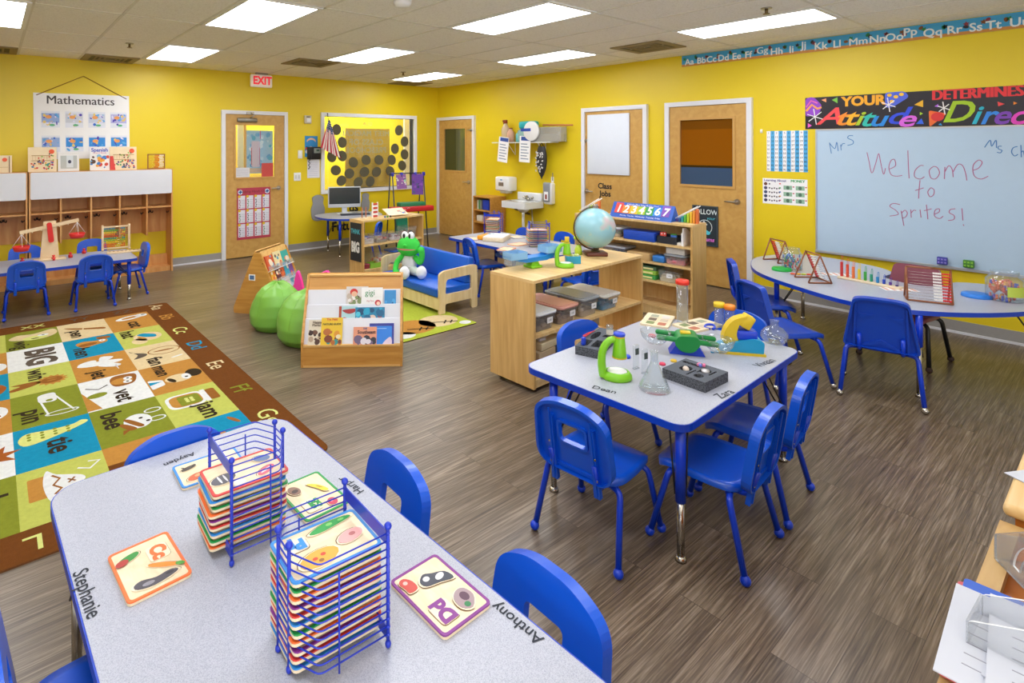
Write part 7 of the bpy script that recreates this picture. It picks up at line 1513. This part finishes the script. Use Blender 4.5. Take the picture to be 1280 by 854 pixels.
for px, py, sx, sy, lb in ((397, 259, .12, .2, 'plain grey rounded shape on the wall left of the monitor'.replace('left of', 'partly behind')), (456.5, 252, .08, .15, 'plain grey rounded shape on the wall above the counting ladder')):
    a, b = B(px, py); q = M(); q.prism(spline([(-sx*.7, -sy), (sx*.7, -sy), (sx, -sy*.2), (sx*.75, sy*.3), (sx*.8, sy*.8), (0, sy), (-sx*.8, sy*.8), (-sx*.75, sy*.3), (-sx, -sy*.2)], 5, True), .001, .02, GREYP); single('wall_shape', q, lb, 'wall decoration', X=T(a, BACK, b) @ BW, group='grey wall shapes')
e0 = V((5.25, 7.35)); t = thing('art_easel', 'easel with purple paintings clipped on top and a red tray', 'easel', (e0.x, e0.y, 0), radians(-12))
q = M(); GRN = mat('easel_green', '#1f7a50', .4)
for x in (-.27, .27):
    for y in (-.22, .22): q.tube([(x, y, .03), (x, y*.2, 1.22)], .011, mat('easel_dark', '#3a3f4a', .4, metal=.4), 8); q.ball((x, y, .03), .022, BLACK)
q.tube([(-.27, .04, 1.21), (.27, .04, 1.21)], .01, MATS['easel_dark']); q.build('easel_frame', t)
q = M(); q.rbox(-.36, .36, -.26, -.1, .62, .70, mat('red_tray', '#c8202a', .4), .012); q.rbox(-.2, .24, -.2, -.05, .66, .76, GRN, .01); q.build('tray', t)
q = M(); q.prism(rpoly([(-.2, .2), (.0, .2), (-.02, .62), (-.18, .62)], .02), -.05, .05, mat('teal_bucket', '#1f9a7a', .45), X=UP); q.build('side_bin', t)
for i, x in enumerate((-.27, -.12, .12, .27)): q = M(); q.rbox(x-.02, x+.02, -.08, -.03, 1.17, 1.23, C('#2a2fb0', .4), .008); q.build('clip', t)
def paint(name, label, x, tilt, base, cols, seed):
    ww, hh_ = (.17, .23) if x < 0 else (.2, .33); q = M(); q.box(-ww/2, ww/2, -hh_, 0, 0, .003, C(base, .7)); blobs(q, ww, hh_, .08, .92, cols, 14, seed, .0035, .12)
    for v in range(len(q.v)):
        if q.v[v][2] > .0034: q.v[v] = (q.v[v][0]-ww/2, q.v[v][1]-hh_, q.v[v][2])
    single(name, q, label, 'painting', X=T(e0.x, e0.y, 0) @ Rz(radians(-12)) @ T(x, -.075, 1.2) @ Rx(PI/2-.12) @ Rz(tilt), group='paintings on the easel')
paint('child_painting', 'purple and pink painting with pale blobs on the easel', -.14, .05, '#8a5a9a', ['#d88aa8', '#9ad0a8', '#4a3a6a', '#c8b8d8', '#e0e0c8'], 3)
paint('child_painting', 'dark purple painting on the easel nearer the far door', .15, -.04, '#6a3f9a', ['#4a2f7a', '#8a4fb0', '#2f3a5a', '#3f5a6a', '#7a3f8a'], 8)
# ================================================================ CABINET AND FILES BY THE CAMERA
ORW = wood('orange_stained_wood', '#a8581c', '#c4762c', .4, (3, 20, 20)); TANW = wood('tan_edge_wood', '#b08a52', '#c9a66e', .45, (4, 30, 30))
CZ = .75
t = thing('wood_cabinet', 'brown wooden cabinet with recessed top holding file holders', 'cabinet', (1.0, -.28, 0))
cw, cd_ = .90, .498
q = M(); q.box(0, cw, 0, cd_, 0, CZ-.02, ORW); q.build('cabinet_body', t)
q = M(); q.prism([(0, 0), (cw, 0), (cw, cd_), (0, cd_)], CZ-.02, CZ, TANW, holes=[[(.03, .03), (.03, cd_-.035), (cw-.03, cd_-.035), (cw-.03, .03)]]); q.build('top_frame', t)
q = M(); q.rbox(-.2, .32, -.32, .04, 0, .03, wood('pale_top', '#cfa667', '#e0bf86', .4), .012, 3); q.box(-.18, .3, -.3, .02, -.76, 0, ORW)
single('side_table', q, 'tan topped side table beyond the brown cabinet', 'side table', (2.105, .175, .76))
q = M(); q.box(-.1, .1, -.14, .14, 0, .002, mat('copy_paper', '#c4c8d4', .8, noise=.02)); single('paper_sheet', q, 'white sheet on the tan side table', 'paper', (2.10, .06, .7912), -.5)
def holder(label, X, h0, h1, rr):     # clear magazine file: two side plates rising away from the low front, with curved slots
    t = thing('file_holder', label, 'file holder', X=X, group='clear acrylic file holders')
    slot = lambda r0, r1, a0, a1: [(.15+r1*cos(a0+(a1-a0)*i/12), .012+r1*sin(a0+(a1-a0)*i/12)) for i in range(13)]+[(.15+r0*cos(a1+(a0-a1)*i/12), .012+r0*sin(a1+(a0-a1)*i/12)) for i in range(13)]
    AC = clear('frosted_acrylic', '#d6dade', .12, .1); EDG = mat('acrylic_edge', '#e4e8ec', .25)
    out_ = rpoly([(0, 0), (.26, 0), (.26, h1), (0, h0)], .008)
    for y in (0, .1):
        m = M(); sl = [slot(a, b, c, 3.0) for a, b, c in rr]
        m.prism(out_, -y-.004, -y, AC, holes=sl, X=UP, side=EDG)
        m.build('side_plate', t)
    m = M(); m.box(0, .26, 0, .1, 0, .004, AC); m.box(-.002, .002, 0, .1, 0, h0, AC); m.build('base_plate', t)
    return t
holder('clear acrylic file holder nearer the tan side table, empty of papers', T(1.711, .205, CZ) @ Rz(radians(-144)), .055, .24, [(.04, .055, 1.75), (.078, .096, 1.9)])
holder('clear acrylic file holder over the white papers', T(1.349, .196, CZ+.012) @ Rz(radians(-93)), .05, .165, [(.03, .042, 1.9), (.06, .074, 2.15)])
def fold(name, label, X, w, h, c, m_=None, cat='folder', th=.004):
    q = M(); q.prism(rrect(0, w, 0, h, .008, 3), 0, th, m_ or C(c, .5)); return single(name, q, label, cat, X=X)
for k, (x, y, rz, c, nm_, lb) in enumerate(((1.26, .222, .06, '#d8606a', 'folder', 'rose red folder at the bottom of the paper pile'), (1.265, .216, .05, '#2a5ac0', 'folder', 'blue folder under the white papers'))):
    fold(nm_, lb, T(x, y, CZ+.002+.008*k) @ Rz(-PI/2+rz), .25, .3, c)
for k, (x, y, rz, lb) in enumerate(((1.235, .222, .05, 'white form with printed lines on the paper pile'), (1.28, .17, -.1, 'white sheet with pink writing on the paper pile'), (1.24, .16, .1, 'white sheet low on the paper pile'))):
    q = M(); q.box(0, .216, 0, .28, 0, .002, mat('copy_paper', '#c4c8d4', .8, noise=.02))
    for i in range(5): q.box(.03, .14, .05+.03*i, .052+.03*i, .002, .0024, C('#8a8a98'))
    if 'pink' in lb: q.text('notes', .03, C('#c85a9a'), T(.08, .24, .003))
    single('paper_sheet', q, lb, 'paper', X=T(x, y, CZ+.022+.004*k) @ Rz(-PI/2+rz), group='papers on the brown cabinet')
fold('cream_card', 'cream card sticking up behind the papers', T(1.5, .13, CZ+.03) @ Rz(-PI/2+.1), .06, .12, '#d8c8a0')
q = M(); q.rbox(0, .1, 0, .24, 0, .09, mat('folder_blue', '#1c6fd0', .4), .006); single('blue_file_box', q, 'bright blue file box on the brown cabinet', 'file box', (1.47, -.16, CZ-.02), 0)
# ================================================================ LIGHT AND CAMERA
wd = bpy.data.worlds.new('World'); S.world = wd; wd.use_nodes = True; wd.node_tree.nodes['Background'].inputs[0].default_value = (1, .97, .93, 1); wd.node_tree.nodes['Background'].inputs[1].default_value = .75
for nm_, loc, en, sx, sy in (('lamp_beyond', (5.2, BACK+.9, CEIL-.05), 70, 2.4, 1.0), ('lamp_entry', (3.0, BACK+.9, CEIL-.05), 40, 1.0, 1.0)):
    ld = bpy.data.lights.new(nm_, 'AREA'); ld.shape = 'RECTANGLE'; ld.size = sx; ld.size_y = sy; ld.energy = en; lo = bpy.data.objects.new(nm_, ld); COL.objects.link(lo); lo.location = loc
ld = bpy.data.lights.new('ceiling_fill_lamp', 'AREA'); ld.shape = 'RECTANGLE'; ld.size = 3.5; ld.size_y = 2; ld.energy = 150; ld.color = (1, .97, .92); lo = bpy.data.objects.new('ceiling_fill_lamp', ld); COL.objects.link(lo); lo.location = (.2, -1.8, .9); lo.rotation_euler = (radians(152), 0, radians(-38))  # added fill light behind the camera, aimed up to brighten the ceiling
cam = bpy.data.cameras.new('camera'); co = bpy.data.objects.new('camera', cam); COL.objects.link(co)
F_ = V((cos(PITCH)*sin(YAW), cos(PITCH)*cos(YAW), -sin(PITCH))); U_ = V((sin(PITCH)*sin(YAW), sin(PITCH)*cos(YAW), cos(PITCH))); R_ = V((cos(YAW), -sin(YAW), 0))
c_, s_ = cos(ROLL), sin(ROLL); xa = c_*R_+s_*U_; ya_ = -s_*R_+c_*U_
co.matrix_world = basis(xa, ya_, -F_, (0, 0, EYE))
cam.sensor_width = 36; cam.sensor_fit = 'HORIZONTAL'; cam.lens = FOC/1280*36; cam.shift_x = (640-PCX)/1280; cam.shift_y = -(427-PCY)/1280; cam.clip_start = .02
S.camera = co
S.view_settings.view_transform = 'Standard'; S.view_settings.look = 'None'; S.view_settings.exposure = 0
S.cycles.transparent_max_bounces = 40; S.cycles.max_bounces = 10; S.cycles.diffuse_bounces = 6; S.cycles.caustics_reflective = False; S.cycles.caustics_refractive = False; S.cycles.sample_clamp_indirect = 6
